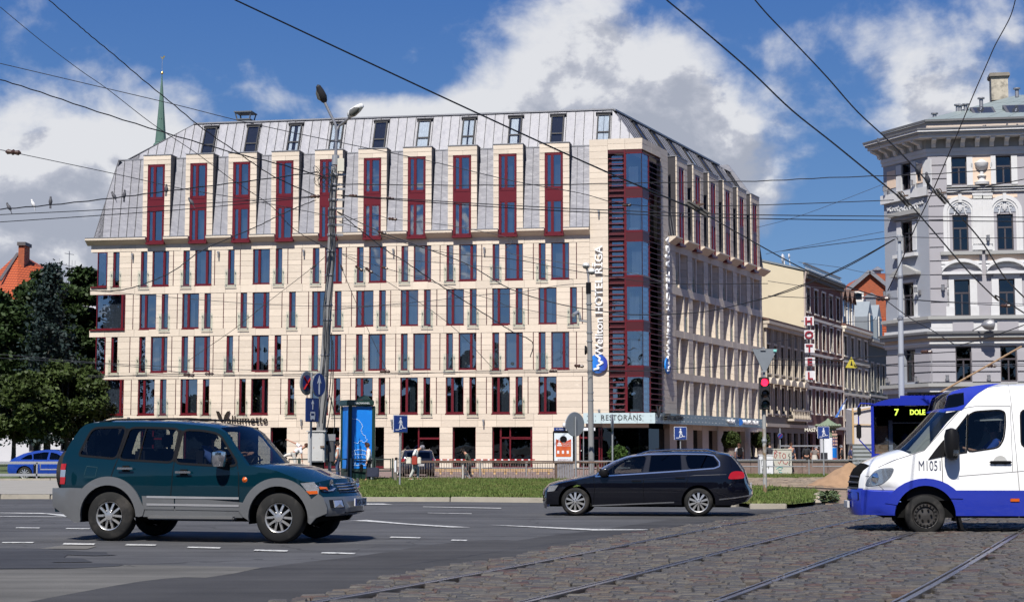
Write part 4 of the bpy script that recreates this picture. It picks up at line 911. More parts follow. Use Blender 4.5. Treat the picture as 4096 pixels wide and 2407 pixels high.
 def fx(s,z,dy,i0,i1):
  """where the nose surface stands at height z, dy off the middle"""
  for i in range(i0,i1):
   (xa,za),(xb,zb) = s.top[i],s.top[i + 1]
   if (za - z) * (zb - z) <= 0 and za != zb:
    t = (z - za) / (zb - za); x = xa + (xb - xa) * t; b = s.bow[i] + (s.bow[i + 1] - s.bow[i]) * t; w = s.W(x,z); return x + b * (1 - min(1,abs(dy) / w) ** 2.4)
  return s.top[i0][0]
 def nose(s,name,pts,m,i0,i1,off,sg,par=None,thick=.03):
  """plate lying on the nose: pts (dy, z); sg = +1 when the nose points to +x"""
  vs = [(s.fx(z,dy,i0,i1) + sg * off,s.yc + dy,z) for dy,z in pts]; n = len(vs); c = (sum(v[0] for v in vs) / n + sg * .02,sum(v[1] for v in vs) / n,sum(v[2] for v in vs) / n)
  mb = MB().add(vs + [c],[(i,(i + 1) % n,n) for i in range(n)]); mb.add(vs + [(v[0] - sg * thick,v[1],v[2]) for v in vs],[(i,(i + 1) % n,n + (i + 1) % n,n + i) for i in range(n)])
  return ob(name,mb,m,par or s.root,fix=True)
 def wheel(s,x,z,r,w,style,rr,side=-1,name='wheel'):
  yo = s.yc + side * (s.W(x,z) - .015); sg = side; t = ob(name,MB().lathe([(rr,0.02),(rr + .01,0),(r - .05,-.0),(r - .012,.03),(r,.06),(r,w - .06),(r - .03,w),(rr,w)],(0,0,0),40,'y',False),tyre_m,s.root,(x,yo,z),rz=0 if side < 0 else PI,smooth=True)
  rim = MB().lathe([(rr,-.005),(rr,.015),(rr * .93,.02),(rr * .9,.10)],(0,0,0),36,'y',False)
  ob('rim',rim,rim_m if style != 'steel' else steelw,t,smooth=True); ob('brake_shadow',MB().lathe([(rr * .92,.10),(.01,.11)],(0,0,0),24,'y'),rimd,t)
  sp = MB(); mm = rim_m if style != 'steel' else steelw
  if style == 'steel':
   sp.lathe([(rr * .93,.05),(rr * .86,.0),(rr * .70,.0),(rr * .62,.03),(rr * .5,.03),(rr * .3,.02),(.001,.015)],(0,0,0),36,'y',False); hl = MB()
   for k in range(18):
    a = k * 2 * PI / 18; hl.lathe([(rr * .075,-.004),(rr * .07,.0)],(rr * .78 * math.cos(a),-.004,rr * .80 * math.sin(a)),8,'y')
   for k in range(6):
    a = k * PI / 3; hl.lathe([(rr * .07,-.03),(rr * .09,.0)],(rr * .45 * math.cos(a),.02,rr * .45 * math.sin(a)),6,'y')
   ob('hub_cap',sp,mm,t,smooth=True); ob('holes',hl,rimd,t)
  else:
   n = 5 if style == 'five' else 10
   for k in range(n):
    a = k * 2 * PI / n + .3
    for da in ((-.13,.13) if n == 5 else (0,)):
     c,s_ = math.cos(a + da),math.sin(a + da); c2,s2 = math.cos(a + da * 2.6),math.sin(a + da * 2.6)
     wi,wo = (rr * .16,rr * .15) if n == 5 else (rr * .13,rr * .24)
     p0,p1 = Vector((rr * .15 * c,.0,rr * .15 * s_)),Vector((rr * .93 * c2,0,rr * .93 * s2)); d = (p1 - p0).normalized(); q = Vector((-d.z,0,d.x))
     y0,y1 = Vector((0,.0,0)),Vector((0,.02,0)); D = Vector((0,.035,0))
     sp.hexa([p0 - q * wi / 2 + y0,p0 + q * wi / 2 + y0,p1 + q * wo / 2 + y1,p1 - q * wo / 2 + y1],[p0 - q * wi / 2 + D,p0 + q * wi / 2 + D,p1 + q * wo / 2 + y1 + D,p1 - q * wo / 2 + y1 + D])
   sp.lathe([(rr * .08,-.012),(rr * .28,-.006),(rr * .3,.04)],(0,0,0),20,'y'); o = ob('spokes',sp,mm,t)
   nb = MB()
   for k in range(6 if n == 5 else 5): a = k * 2 * PI / (6 if n == 5 else 5); nb.lathe([(rr * .045,-.014),(rr * .06,.0)],(rr * .36 * math.cos(a) if n == 5 else rr * .19 * math.cos(a),-.004,rr * .36 * math.sin(a) if n == 5 else rr * .19 * math.sin(a)),8,'y')
   ob('wheel_nut',nb,rimd if n == 10 else chrome,t)
  return t
def circ(x,z,r,n=26,a0=0,a1=2 * PI): return [(x + r * math.cos(a0 + (a1 - a0) * i / (n if a1 - a0 > 6 else n - 1)),z + r * math.sin(a0 + (a1 - a0) * i / (n if a1 - a0 > 6 else n - 1))) for i in range(n)]
def under_poly(top,x0,x1,wheels,zb):
 """body side outline: top polyline (from x0 side to x1 side), then back along the bottom with arches"""
 bot = []; ws = sorted(wheels,key=lambda w: -w[0]) if x1 > x0 else sorted(wheels,key=lambda w: w[0])
 sg = 1 if x1 > x0 else -1; pts = [(x1,zb)]
 for cx,cz,r in ws:
  h = math.sqrt(max(.0001,r * r - (zb - cz) ** 2)); a0 = math.atan2(zb - cz,sg * h); a1 = PI * sg - a0 if sg > 0 else -PI - a0
  a0_ = math.atan2(zb - cz,h); pts += [(cx + sg * r * math.cos(t),cz + r * math.sin(t)) for t in np.linspace(a0_,PI - a0_,20)]
 return pts + [(x0,zb)]
def add_seats(c,xs,z0,h=.75,par=None):
 for x in xs:
  for dy in (-.36,.36):
   mb = MB().box(x - .08,x + .10,c.yc + dy - .25,c.yc + dy + .25,z0 - .1,z0 + h - .12).box(x - .02,x + .10,c.yc + dy - .14,c.yc + dy + .14,z0 + h - .1,z0 + h + .12); ob('seat',mb,cabin,c.root,bevel=.04)
# the green off-roader
def build_suv():
 o,e = G(429,2162.5),G(1109,2173); fr = Frame(o,math.atan2(e.y - o.y,e.x - o.x)); hw = .95
 xr = 0; xf = fr.at(1109,2173)[0]
 def Wf(x,z):
  w = hw - .03 * ((z - .85) / .5) ** 2 if z < 1.2 else hw - .015 - (z - 1.2) * .20
  d = max(0,x - (xf + .15)); w -= .16 * (d / .72) ** 2.2
  d = max(0,-.62 - x); w -= .10 * (d / .45) ** 2
  return w
 c = Car('green_offroader','dark teal and silver off-road car with spare wheel driving right in the foreground','car',fr,hw,Wf)
 teal = paint_m('teal_paint',(.0009,.016,.026)); silver = paint_m('silver_cladding',(.18,.185,.19)); silver.node_tree.nodes['Principled BSDF'].inputs['Metallic'].default_value = .5
 A = lambda *p: c.px(A3,p); B = lambda *p: c.px(B3,p)
 wz = fr.at(429,2062)[1]; R0 = .405
 top = A((505,1290),(497,1240),(502,1125),(588,1100),(583,950),(598,810),(640,705),(700,600),(748,525),(800,482),(870,466),(1000,458),(1300,458),(1700,470),(2000,498),(2110,522),(2180,566),(2290,715),(2425,888)) + B((60,908),(200,940),(330,990),(450,1042),(570,1058),(612,1155),(640,1200),(668,1310),(664,1370),(655,1390))
 x0,x1 = top[0][0] + .02,top[-1][0]; zb = .46
 arches = [(0,wz,.50),(xf,wz,.50)]
 body = top + [(top[-1][0] - .05,zb)] + under_poly(top,x0,x1,arches,zb)[1:]
 wins = [smoothpoly(A((770,775),(860,560),(905,525),(1200,518),(1130,812),(1000,800),(800,782))),smoothpoly(A((1240,525),(1400,524),(1725,535),(1690,848),(1160,818))),smoothpoly(A((1775,545),(1950,552),(2080,575),(2140,605),(2330,880),(2150,880),(1722,855)))]
 for sd in (-1,1):
  c.patch('body_side',body,teal,0,wins,sd,grid=.11)
  for w in wins:
   p = c.patch('side_window',w,cglass if sd < 0 else cglass,-.012,side=sd); c.patch('window_seal',offset_poly(w,.035),trimb,.004,[w],sd,par=p)
  rb = A((500,1290),(494,1240),(497,1110),(700,1106),(815,1110))
  fl = lambda cx,a0,a1,r: [(cx + r * math.cos(t),wz + r * math.sin(t)) for t in np.linspace(a0,a1,20)]
  z12 = A((1330,1185),(2430,1240)); zs0,zs1 = z12[0][1],z12[1][1]
  rear = rb + fl(0,R(142),R(22),.64) + [(.66,wz + .12),(.62,zb - .05),(.47,zb - .08)] + fl(0,R(-8),R(188),.50) + [(-.51,wz - .10),(-.6,wz - .12)]
  c.patch('rear_cladding',rear,silver,.03,side=sd,thick=.05)
  c.patch('door_cladding',[(.61,zs0),(1.18,zs0 - .01),(1.18,zb + .06),(.64,zb + .06)],silver,.022,side=sd,thick=.03)
  c.patch('door_cladding',[(1.20,zs0 - .01),(xf - .58,zs1 - .02),(xf - .60,zb + .05),(1.20,zb + .06)],silver,.022,side=sd,thick=.03)
  for zz in (.72,.60): c.seam([(.70,zz),(xf - .66,zz - .01)],.035,mat('cladding_rib',(.42,.42,.43),.3,.5),'cladding_rib',sd,.03)
  frn = B((600,1168),(645,1205),(676,1310),(670,1362)) + [(xf + .62,wz + .0),(xf + .535,wz - .10)] + fl(xf,R(-8),R(188),.50) + [(xf - .50,zb - .10),(xf - .60,zb - .04),(xf - .66,wz + .1)] + fl(xf,R(150),R(28),.63)
  c.patch('front_cladding',frn,silver,.03,side=sd,thick=.05)
  c.patch('sill',[(.60,zb + .08),(xf - .60,zb + .07),(xf - .60,zb - .06),(.62,zb - .06)],silver,.012,side=sd,thick=.03)
  for cx in (0,xf):
   c.wheel(cx,wz,R0,.27,'five',.235,sd)
   n = 16; m = MB(); vs = []
   for i in range(n): t = R(-12) + (PI + R(24)) * i / (n - 1); vs += [(cx + .51 * math.cos(t),c.yc + sd * (hw - .02),wz + .51 * math.sin(t)),(cx + .51 * math.cos(t),c.yc + sd * .5,wz + .51 * math.sin(t))]
   m.add(vs,[(2 * i,2 * i + 1,2 * i + 3,2 * i + 2) for i in range(n - 1)]); ob('wheel_arch_liner',m,rimd,c.root)
 for q in (A((1207,520),(1246,524),(1166,818),(1126,812)),A((1722,536),(1780,546),(1726,856),(1686,848))): c.patch('pillar_trim',q,trimb,.003)
 c.seam(A((1215,520),(1150,815),(1090,1000))); c.seam(A((1745,530),(1705,870),(1680,1190),(1660,1350))); c.seam(A((2330,880),(2350,1000),(2350,1230),(2330,1390)))
 c.seam(A((825,985),(850,895),(955,905),(935,1000),(825,998)),.01,mat('seam_soft',(.003,.03,.04),.5))
 c.seam(A((1400,526),(1350,835)),.02)
 for hx in (1240,1810):
  x,z = A((hx,918 if hx < 1500 else 955))[0]; h = ob('door_handle',MB().box(x - .14,x + .14,-.055,-.03,z - .015,z + .02),chrome,c.root,bevel=.01); ob('handle_cup',MB().box(x - .06,x + .06,-.0,.0 + .004 - .02,z - .05,z + .05),trimb,h)
 x,z = A((2195,815))[0]; mr = ob('side_mirror',MB().lathe([(.02,-.13),(.10,-.12),(.13,-.04),(.12,.09),(.05,.12)],(0,0,0),14),chrome,c.root,(x,-.16,z),smooth=True); mr.scale = (.95,1.0,1.1); ob('mirror_arm',MB().bar((0,.02,-.1),(.08,.2,-.14),.08),trimb,mr)
 x,z = A((2408,1028))[0]; ob('side_indicator',MB().lathe([(.01,-.02),(.045,0)],(0,0,0),10,'y'),orange,c.root,(x,c.P3(x,z)[1] - .0,z))
 n = len(top); crown = [0] * n; bow = [0] * n
 for i in range(n):
  x,z = top[i]
  crown[i] = .05 if 9 <= i <= 14 else (.06 if 18 <= i <= 23 else .02); bow[i] = -.05 if i < 9 else (.10 if 15 <= i <= 18 else (.04 + .03 * (i - 19)) if i > 18 else 0)
 bow[-1] = .18; bow[-2] = .22; bow[-3] = .24; bow[-4] = .22; bow[-5] = .20; crown[0] = 0
 crown = [.01,.01,.0,.0,.0,.0,.01,.02,.03,.04,.045,.05,.05,.05,.05,.04,.03,.02,.03,.06,.08,.09,.085,.06,.0,0,0,0,0]; bow[22] = .12
 c.strip(top,crown,bow,[('rear_bumper',silver,0,3,0,2),('rear_window',cglassd,5,8,0,.8),('tailgate',teal,3,9,0,2),('windscreen',cglass,15,18,0,.90),('roof',teal,9,18,0,2),('bonnet',teal,18,23,0,2),('front_panel',teal,23,25,0,2),('front_bumper',silver,25,28,0,2)],25)
 rail = MB()
 for dy in (-.74,.74): rail.tube([(-.3,c.yc + dy,1.93),(0,c.yc + dy,1.975),(1.3,c.yc + dy,1.985),(1.9,c.yc + dy,1.95)],.016)
 ob('roof_rail',rail,trimb,c.root)
 I0,I1 = 22,28; NZ = lambda nm,pts,m,off,par=None,th=.03: c.nose(nm,pts,m,I0,I1,off,1,par,th)
 gz0,gz1 = .84,1.03; sym = lambda a,z0,z1,n=8: [(-a + 2 * a * i / n,z0) for i in range(n + 1)] + [(a - 2 * a * i / n,z1) for i in range(n + 1)]
 gr = NZ('grille',sym(.47,gz0,gz1),rimd,.015)
 for z in np.linspace(gz0 + .01,gz1 - .01,5): ob('grille_bar',MB().tube([(c.fx(z,dy,I0,I1) + .03,c.yc + dy,z) for dy in np.linspace(-.47,.47,11)],.013),chrome,gr)
 em = MB(); ex = c.fx(1.03,0,I0,I1) + .05
 for k in range(3):
  a = PI / 2 + k * 2 * PI / 3; r = .09; p = [(0,0),(math.cos(a - .5) * r * .6,math.sin(a - .5) * r * .6),(math.cos(a) * r,math.sin(a) * r),(math.cos(a + .5) * r * .6,math.sin(a + .5) * r * .6)]
  em.prism([(ex,c.yc + q[0],1.035 + q[1]) for q in p],(.015,0,0))
 ob('emblem',em,mat('emblem_red',(.35,.02,.02),.3),gr,(0,0,-.10))
 for sd in (-1,1):
  S_ = lambda pts: [(sd * a,z) for a,z in pts]
  h = NZ('headlight',S_([(.50,gz1),(.66,gz1 + .01),(.80,gz1 - .02),(.88,gz1 - .06),(.90,gz0 + .06),(.80,gz0 - .02),(.60,gz0 - .01),(.50,gz0 + .03)]),reflector,.02)
  NZ('lens',S_([(.51,gz1 - .01),(.66,gz1),(.80,gz1 - .03),(.87,gz1 - .07),(.89,gz0 + .06),(.79,gz0 - .01),(.60,gz0),(.51,gz0 + .04)]),lampg,.05,h,.0)
  NZ('indicator',S_([(.74,gz0 + .05),(.89,gz0 + .06),(.89,gz0 + .02),(.78,gz0 - .0),(.74,gz0)]),orange,.045,h,.01)
  ob('bulb_reflector',MB().lathe([(.085,.0),(.03,-.03),(.001,-.03)],(c.fx(.93,.6,I0,I1) + .05,c.yc + sd * .61,.93),14,'x',False),chrome,h,smooth=True)
  q = B((436,1062),(560,1050),(606,1120),(600,1168),(520,1172)); c.patch('headlight_side',q,reflector,.012,side=sd,par=h,thick=.02); q2 = B((490,1140),(590,1136),(596,1166),(520,1170)); c.patch('indicator_side',q2,orange,.016,side=sd,par=h,thick=.02)
  f = NZ('fog_lamp',S_([(.50,.69),(.76,.69),(.76,.56),(.50,.56)]),trimb,.02); NZ('lens',S_([(.54,.68),(.71,.68),(.71,.57),(.54,.57)]),reflector,.035,f)
 NZ('intake',sym(.45,.47,.80),rimd,.012)
 xp = c.fx(.64,0,I0,I1) + .07; pl = ob('number_plate',MB().box(xp - .02,xp,c.yc - .27,c.yc + .27,.58,.70),plate_m,c.root); ob('plate_strip',MB().box(xp,xp + .004,c.yc - .27,c.yc - .22,.58,.70),plateb,pl)
 txt('letters','PO- 567',.125,black,pl,(xp + .006,c.yc - .20,.595),(PI / 2,0,PI / 2),ext=.001)
 sx = top[4][0] - .02; sw = ob('spare_wheel',MB().lathe([(.05,-.17),(.30,-.17),(.375,-.13),(.385,0),(.375,.1),(.1,.12)],(0,0,0),30,'x'),tyre_m,c.root,(sx - .12,c.yc - .2,1.10),smooth=True)
 zt = A((600,870),(600,930),(600,1000),(600,1070),(600,1098))
 for (a,b,m) in ((0,1,redl),(1,2,reflector),(2,3,redl)):
  x = top[4][0]; c.patch('tail_lamp',[(x - .0,zt[b][1]),(x + .10,zt[b][1]),(x + .11,zt[a][1]),(x + .005,zt[a][1])],m,.012,thick=.03)
 sb = ob('running_board',MB().box(.75,xf - .72,-.09,.12,.36,.42),mat('step_grey',(.10,.10,.10),.5),c.root,bevel=.02)
 ob('chassis',MB().box(-.55,xf + .5,.25,2 * hw - .25,.33,.62).tube([(0,.2,wz),(0,2 * hw - .2,wz)],.08).tube([(xf,.2,wz),(xf,2 * hw - .2,wz)],.07),rimd,c.root)
 ob('floor',MB().box(-.6,xf - .1,.12,2 * hw - .12,.6,1.02),cabin,c.root); ob('dashboard',MB().box(xf - .75,xf - .35,.15,2 * hw - .15,.95,1.24),cabin,c.root,bevel=.05)
 add_seats(c,(.35,1.45),1.0,.62); ob('steering_wheel',MB().tube([(xf - .98 + .06 * math.sin(t),hw + .38 + .18 * math.cos(t),1.2 + .18 * math.sin(t)) for t in np.linspace(0,2 * PI,17)],.015),trimb,c.root)
 wp = MB().tube([(top[18][0] - .05,c.yc - .55,top[18][1] + .03),(top[18][0] - .15,c.yc + .05,top[18][1] + .09)],.012).tube([(top[18][0] - .05,c.yc + .15,top[18][1] + .04),(top[18][0] - .15,c.yc + .7,top[18][1] + .08)],.012); ob('wiper',wp,trimb,c.root)
 return c
suv = build_suv()
# estate car (profile shared by two cars)
VWF_o,VWF_e = G(2300,2062),G(2794,2065)
vwfr = Frame(VWF_o,math.atan2(VWF_e.y - VWF_o.y,VWF_e.x - VWF_o.x)); vwx = vwfr.at(2794,2065)[0]
def build_estate(name,label,fr,colour,detail=True,group=None,glassm=None):
 hw = .90; wb = vwx; m_ = paint_m(name + '_paint',colour)
 def Wf(x,z):
  w = hw - .05 * ((z - .6) / .45) ** 2 if z < .9 else hw - .022 - (z - .9) * .30
  d = max(0,-.35 - x); w -= .24 * (d / .6) ** 2.2
  d = max(0,x - wb - .45); w -= .16 * (d / .6) ** 2
  return w
 c = Car(name,label,'car',fr,hw,Wf,group); C = lambda *p: [vwfr.at(*C3(x,y)) for x,y in p]
 wz = .32; glass = glassm or cglassd
 top = C((275,1310),(264,1245),(262,1155),(285,1110),(330,1068),(420,1040),(600,1005),(720,980),(800,962),(900,892),(1020,828),(1150,783),(1300,757),(1500,742),(1800,738),(2000,748),(2130,768),(2180,800),(2240,870),(2292,940),(2312,1000),(2330,1065),(2368,1140),(2370,1190),(2315,1250),(2200,1280))
 nT = len(top); crown = [0,0,0,.02,.04,.05,.06,.06,.05,.04,.04,.045,.05,.05,.05,.05,.04,.02,.01,0,0,0,0,0,0,0]; bow = [-.14,-.16,-.17,-.17,-.15,-.11,-.06,-.06,-.07,-.08,-.08,-.05,0,0,0,0,.03,.04,.05,.06,.07,.08,.08,.08,.06,.04]
 top = [(x - b_,z - c_) for (x,z),b_,c_ in zip(top,bow,crown)]
 zb = .25; body = top + under_poly(top,top[0][0],top[-1][0],[(0,wz,.375),(wb,wz,.375)],zb)
 w1 = smoothpoly(C((905,978),(1000,888),(1110,828),(1205,805),(1322,792),(1278,964)),1); w2 = C((1365,790),(1656,785),(1668,932),(1345,950)); w3 = smoothpoly(C((1700,786),(1930,787),(1985,805),(2028,870),(2015,900),(1960,910),(1735,924)),1)
 for sd in (-1,1):
  c.patch('body_side',body,m_,0,[w1,w2,w3],sd,grid=.09)
  for i,w in enumerate((w1,w2,w3)): c.patch('side_window',w,glass if i else cglass,-.01,side=sd)
  for cx in (0,wb):
   c.wheel(cx,wz,.32,.22,'ten',.225,sd); n = 14; vs = []
   for i in range(n): t = R(-12) + (PI + R(24)) * i / (n - 1); vs += [(cx + .385 * math.cos(t),c.yc + sd * (hw - .03),wz + .385 * math.sin(t)),(cx + .385 * math.cos(t),c.yc + sd * .5,wz + .385 * math.sin(t))]
   ob('wheel_arch_liner',MB().add(vs,[(2 * i,2 * i + 1,2 * i + 3,2 * i + 2) for i in range(n - 1)]),rimd,c.root)
  if detail:
   c.seam(C((818,998),(900,905),(1010,845),(1130,800),(1320,778),(1600,772),(1900,776),(1985,788),(2040,850),(2042,895),(1990,915),(1600,945),(1300,965),(820,996)),.026,chrome,'chrome_trim',sd,.006)
   c.patch('pillar_trim',C((1328,790),(1362,790),(1340,952),(1288,962)),mat('gloss_pillar',(.05,.05,.055),.08,.6),.003,side=sd); c.patch('pillar_trim',C((1662,785),(1695,786),(1728,925),(1674,932)),MATS['gloss_pillar'],.003,side=sd)
   c.seam(C((800,1000),(815,1100),(800,1260)),.01); c.seam(C((1300,965),(1290,1100),(1300,1250)),.01); c.seam(C((1725,940),(1735,1000),(1700,1120)),.01)
   c.seam(C((790,1282),(1200,1266),(1595,1250)),.028,chrome,'sill_trim',sd,.012); c.seam(C((2040,1222),(2200,1205),(2368,1180)),.028,chrome,'bumper_trim',sd,.012)
   c.seam(C((830,1040),(1300,1020),(1800,985),(2110,975)),.012,mat('crease_highlight',tuple(v * 2.5 for v in colour),.3),'body_crease',sd,.004)  # paler paint strip stands for the highlight along the crease
  tl = c.patch('tail_lamp',smoothpoly(C((2122,1022),(2150,958),(2195,942),(2280,948),(2292,1012),(2220,1022)),1),redl,.012,side=sd,thick=.03)
  c.patch('headlight',C((345,1146),(362,1090),(400,1082),(455,1082),(415,1138)),reflector,.01,side=sd,thick=.02)
 c.strip(top,crown,bow,[('front_bumper',m_,0,4,0,2),('bonnet',m_,4,8,0,2),('windscreen',cglass,8,11,0,.88),('rear_window',glass,17,19,0,.82),('roof',m_,8,17,0,2),('tailgate',m_,17,21,0,2),('rear_bumper',m_,21,25,0,2)],21)
 rr = C((1200,772),(1300,752),(1350,740),(1650,724),(1900,726),(2030,742)); rm = MB()
 for dy in (-.62,.62): rm.tube([(x,c.yc + dy,z - (.05 if i in (0,5) else .015)) for i,(x,z) in enumerate(rr)],.018)
 ob('roof_rail',rm,chrome,c.root)
 for hx,hy in ((1225,1040),(1655,1010)):
  x,z = C((hx,hy))[0]; h = ob('door_handle',MB().box(x - .11,x + .11,c.P3(x,z)[1] - .035,c.P3(x,z)[1],z - .012,z + .014),trimb if not detail else m_,c.root,bevel=.008)
 x,z = C((905,955))[0]; ob('side_mirror',MB().lathe([(.02,-.09),(.07,-.08),(.095,0),(.07,.07),(.02,.085)],(0,0,0),12),trimb,c.root,(x,-.07,z),smooth=True).scale = (1.25,.9,.9)
 xb = top[22][0] + .04; p = ob('number_plate',MB().box(xb - .02,xb + .02,c.yc - .26,c.yc + .26,.62,.73),plate_m,c.root)
 symv = lambda a_,z0,z1,n=8: [(-a_ + 2 * a_ * i / n,z0) for i in range(n + 1)] + [(a_ - 2 * a_ * i / n,z1) for i in range(n + 1)]
 c.nose('lower_grille',symv(.6,.32,.46),rimd,0,4,.012,-1); gv = c.nose('grille',symv(.5,.56,.70),rimd,0,5,.012,-1)
 for z in (.58,.63,.68): ob('grille_bar',MB().tube([(c.fx(z,dy,0,5) - .02,c.yc + dy,z) for dy in np.linspace(-.48,.48,9)],.009),chrome,gv)
 ob('chassis',MB().box(-.6,wb + .7,.2,2 * hw - .2,.20,.5).tube([(0,.15,wz),(0,2 * hw - .15,wz)],.06).tube([(wb,.15,wz),(wb,2 * hw - .15,wz)],.06),rimd,c.root)
 ob('floor',MB().box(.6,wb + .5,.12,2 * hw - .12,.4,.74),cabin,c.root); ob('dashboard',MB().box(.62,.92,.14,2 * hw - .14,.66,.86),cabin,c.root); add_seats(c,(1.55,2.5),.72,.55)
 ob('steering_wheel',MB().tube([(.82,.52 + .17 * math.cos(t),.95 + .16 * math.sin(t)) for t in np.linspace(0,2 * PI,15)],.015),trimb,c.root)
 return c
vw = build_estate('black_estate','shiny blue-black estate car with chrome trim driving left in front of the grass',vwfr,(.0022,.0026,.006))
xx,zz = vwfr.at(*C3(620,1255))
po = P(2048 - 598 + 0,1910,88); po = G(1620,1912)
est = build_estate('parked_estate','dark blue-grey estate car parked behind the advertising kiosk, seen from behind',Frame((G(1502,1908).x + 1.0,G(1502,1908).y + 3.4),R(-83)),(.007,.009,.016),False,'cars parked on the plaza',cglassd)
est.root.location.x = G(1596,1905).x - .0; est.root.location.y = 84 + vwx + .8
o2 = MB()
# blue coupe off-roader at the left edge
def build_blue():
 fr = Frame((P(0,1918,79).x,79),0); fr = Frame(G(96,1918),R(-2)); A = lambda *p: [fr.at(*A3(x,y)) for x,y in p]; hw = .95; wb = 2.93; wz = .37
 def Wf(x,z):
  w = hw - .04 * ((z - .7) / .5) ** 2 if z < 1.0 else hw - .02 - (z - 1.0) * .32
  d = max(0,x - wb - .2); w -= .2 * (d / .75) ** 2; d = max(0,-.4 - x); w -= .15 * (d / .6) ** 2; return w
 c = Car('blue_crossover','bright blue sloping-roof car parked behind the railing at the left edge','car',fr,hw,Wf,'cars parked on the plaza'); m_ = paint_m('bright_blue_paint',(.008,.04,.26))
 top = [(-.9,.35),(-.98,.5),(-.98,.8),(-.92,1.0),(-.8,1.14),(-.55,1.28),(-.1,1.5),(.4,1.62),(1.0,1.69),(1.5,1.68),(2.0,1.55),(2.4,1.30),(2.65,1.17),(3.2,1.08),(3.6,.98),(3.75,.8),(3.8,.55),(3.7,.35)]
 body = top + under_poly(top,-.9,3.7,[(0,wz,.44),(wb,wz,.44)],.3)
 w1 = smoothpoly([(-.28,1.17),(.1,1.40),(.35,1.47),(.42,1.16)]); w2 = [(.47,1.16),(.42,1.48),(1.0,1.58),(1.28,1.58),(1.22,1.15)]; w3 = smoothpoly([(1.34,1.15),(1.38,1.58),(1.75,1.50),(2.2,1.2),(2.2,1.15)])
 for sd in (-1,1):
  c.patch('body_side',body,m_,0,[w1,w2,w3],sd)
  for w in (w1,w2,w3): c.patch('side_window',w,cglassd,-.01,side=sd)
  for cx in (0,wb): c.wheel(cx,wz,.375,.27,'ten',.27,sd)
  c.patch('tail_lamp',[(-.96,1.02),(-.93,.95),(-.6,.97),(-.66,1.05)],redl,.012,side=sd,thick=.02)
  c.seam([(.47,1.14),(.5,.8),(.42,.5)],.012); c.seam([(1.3,1.14),(1.32,.45)],.012); c.seam([(-.5,.92),(1.0,.98),(3.0,.96)],.012,mat('blue_crease_highlight',(.05,.16,.7),.3),'body_crease',sd)  # brighter blue strip paints the highlight on the body crease
 cr = [0,0,0,0,.01,.02,.03,.05,.05,.05,.04,.03,.03,.04,.03,0,0,0]; bw = [-.05,-.08,-.08,-.06,-.04,0,0,0,0,0,.05,.08,.08,.1,.15,.2,.2,.15]
 c.strip(top,cr,bw,[('rear_bumper',m_,0,4,0,2),('rear_window',cglassd,5,7,0,.85),('roof',m_,4,10,0,2),('windscreen',cglassd,10,12,0,.9),('bonnet',m_,10,15,0,2),('front_bumper',m_,15,17,0,2)])
 ob('chassis',MB().box(-.7,wb + .6,.2,1.7,.22,.6),rimd,c.root); ob('floor',MB().box(-.4,2.2,.15,1.7,.6,1.1),cabin,c.root); c.root.scale = (.88,.88,.84)
build_blue()
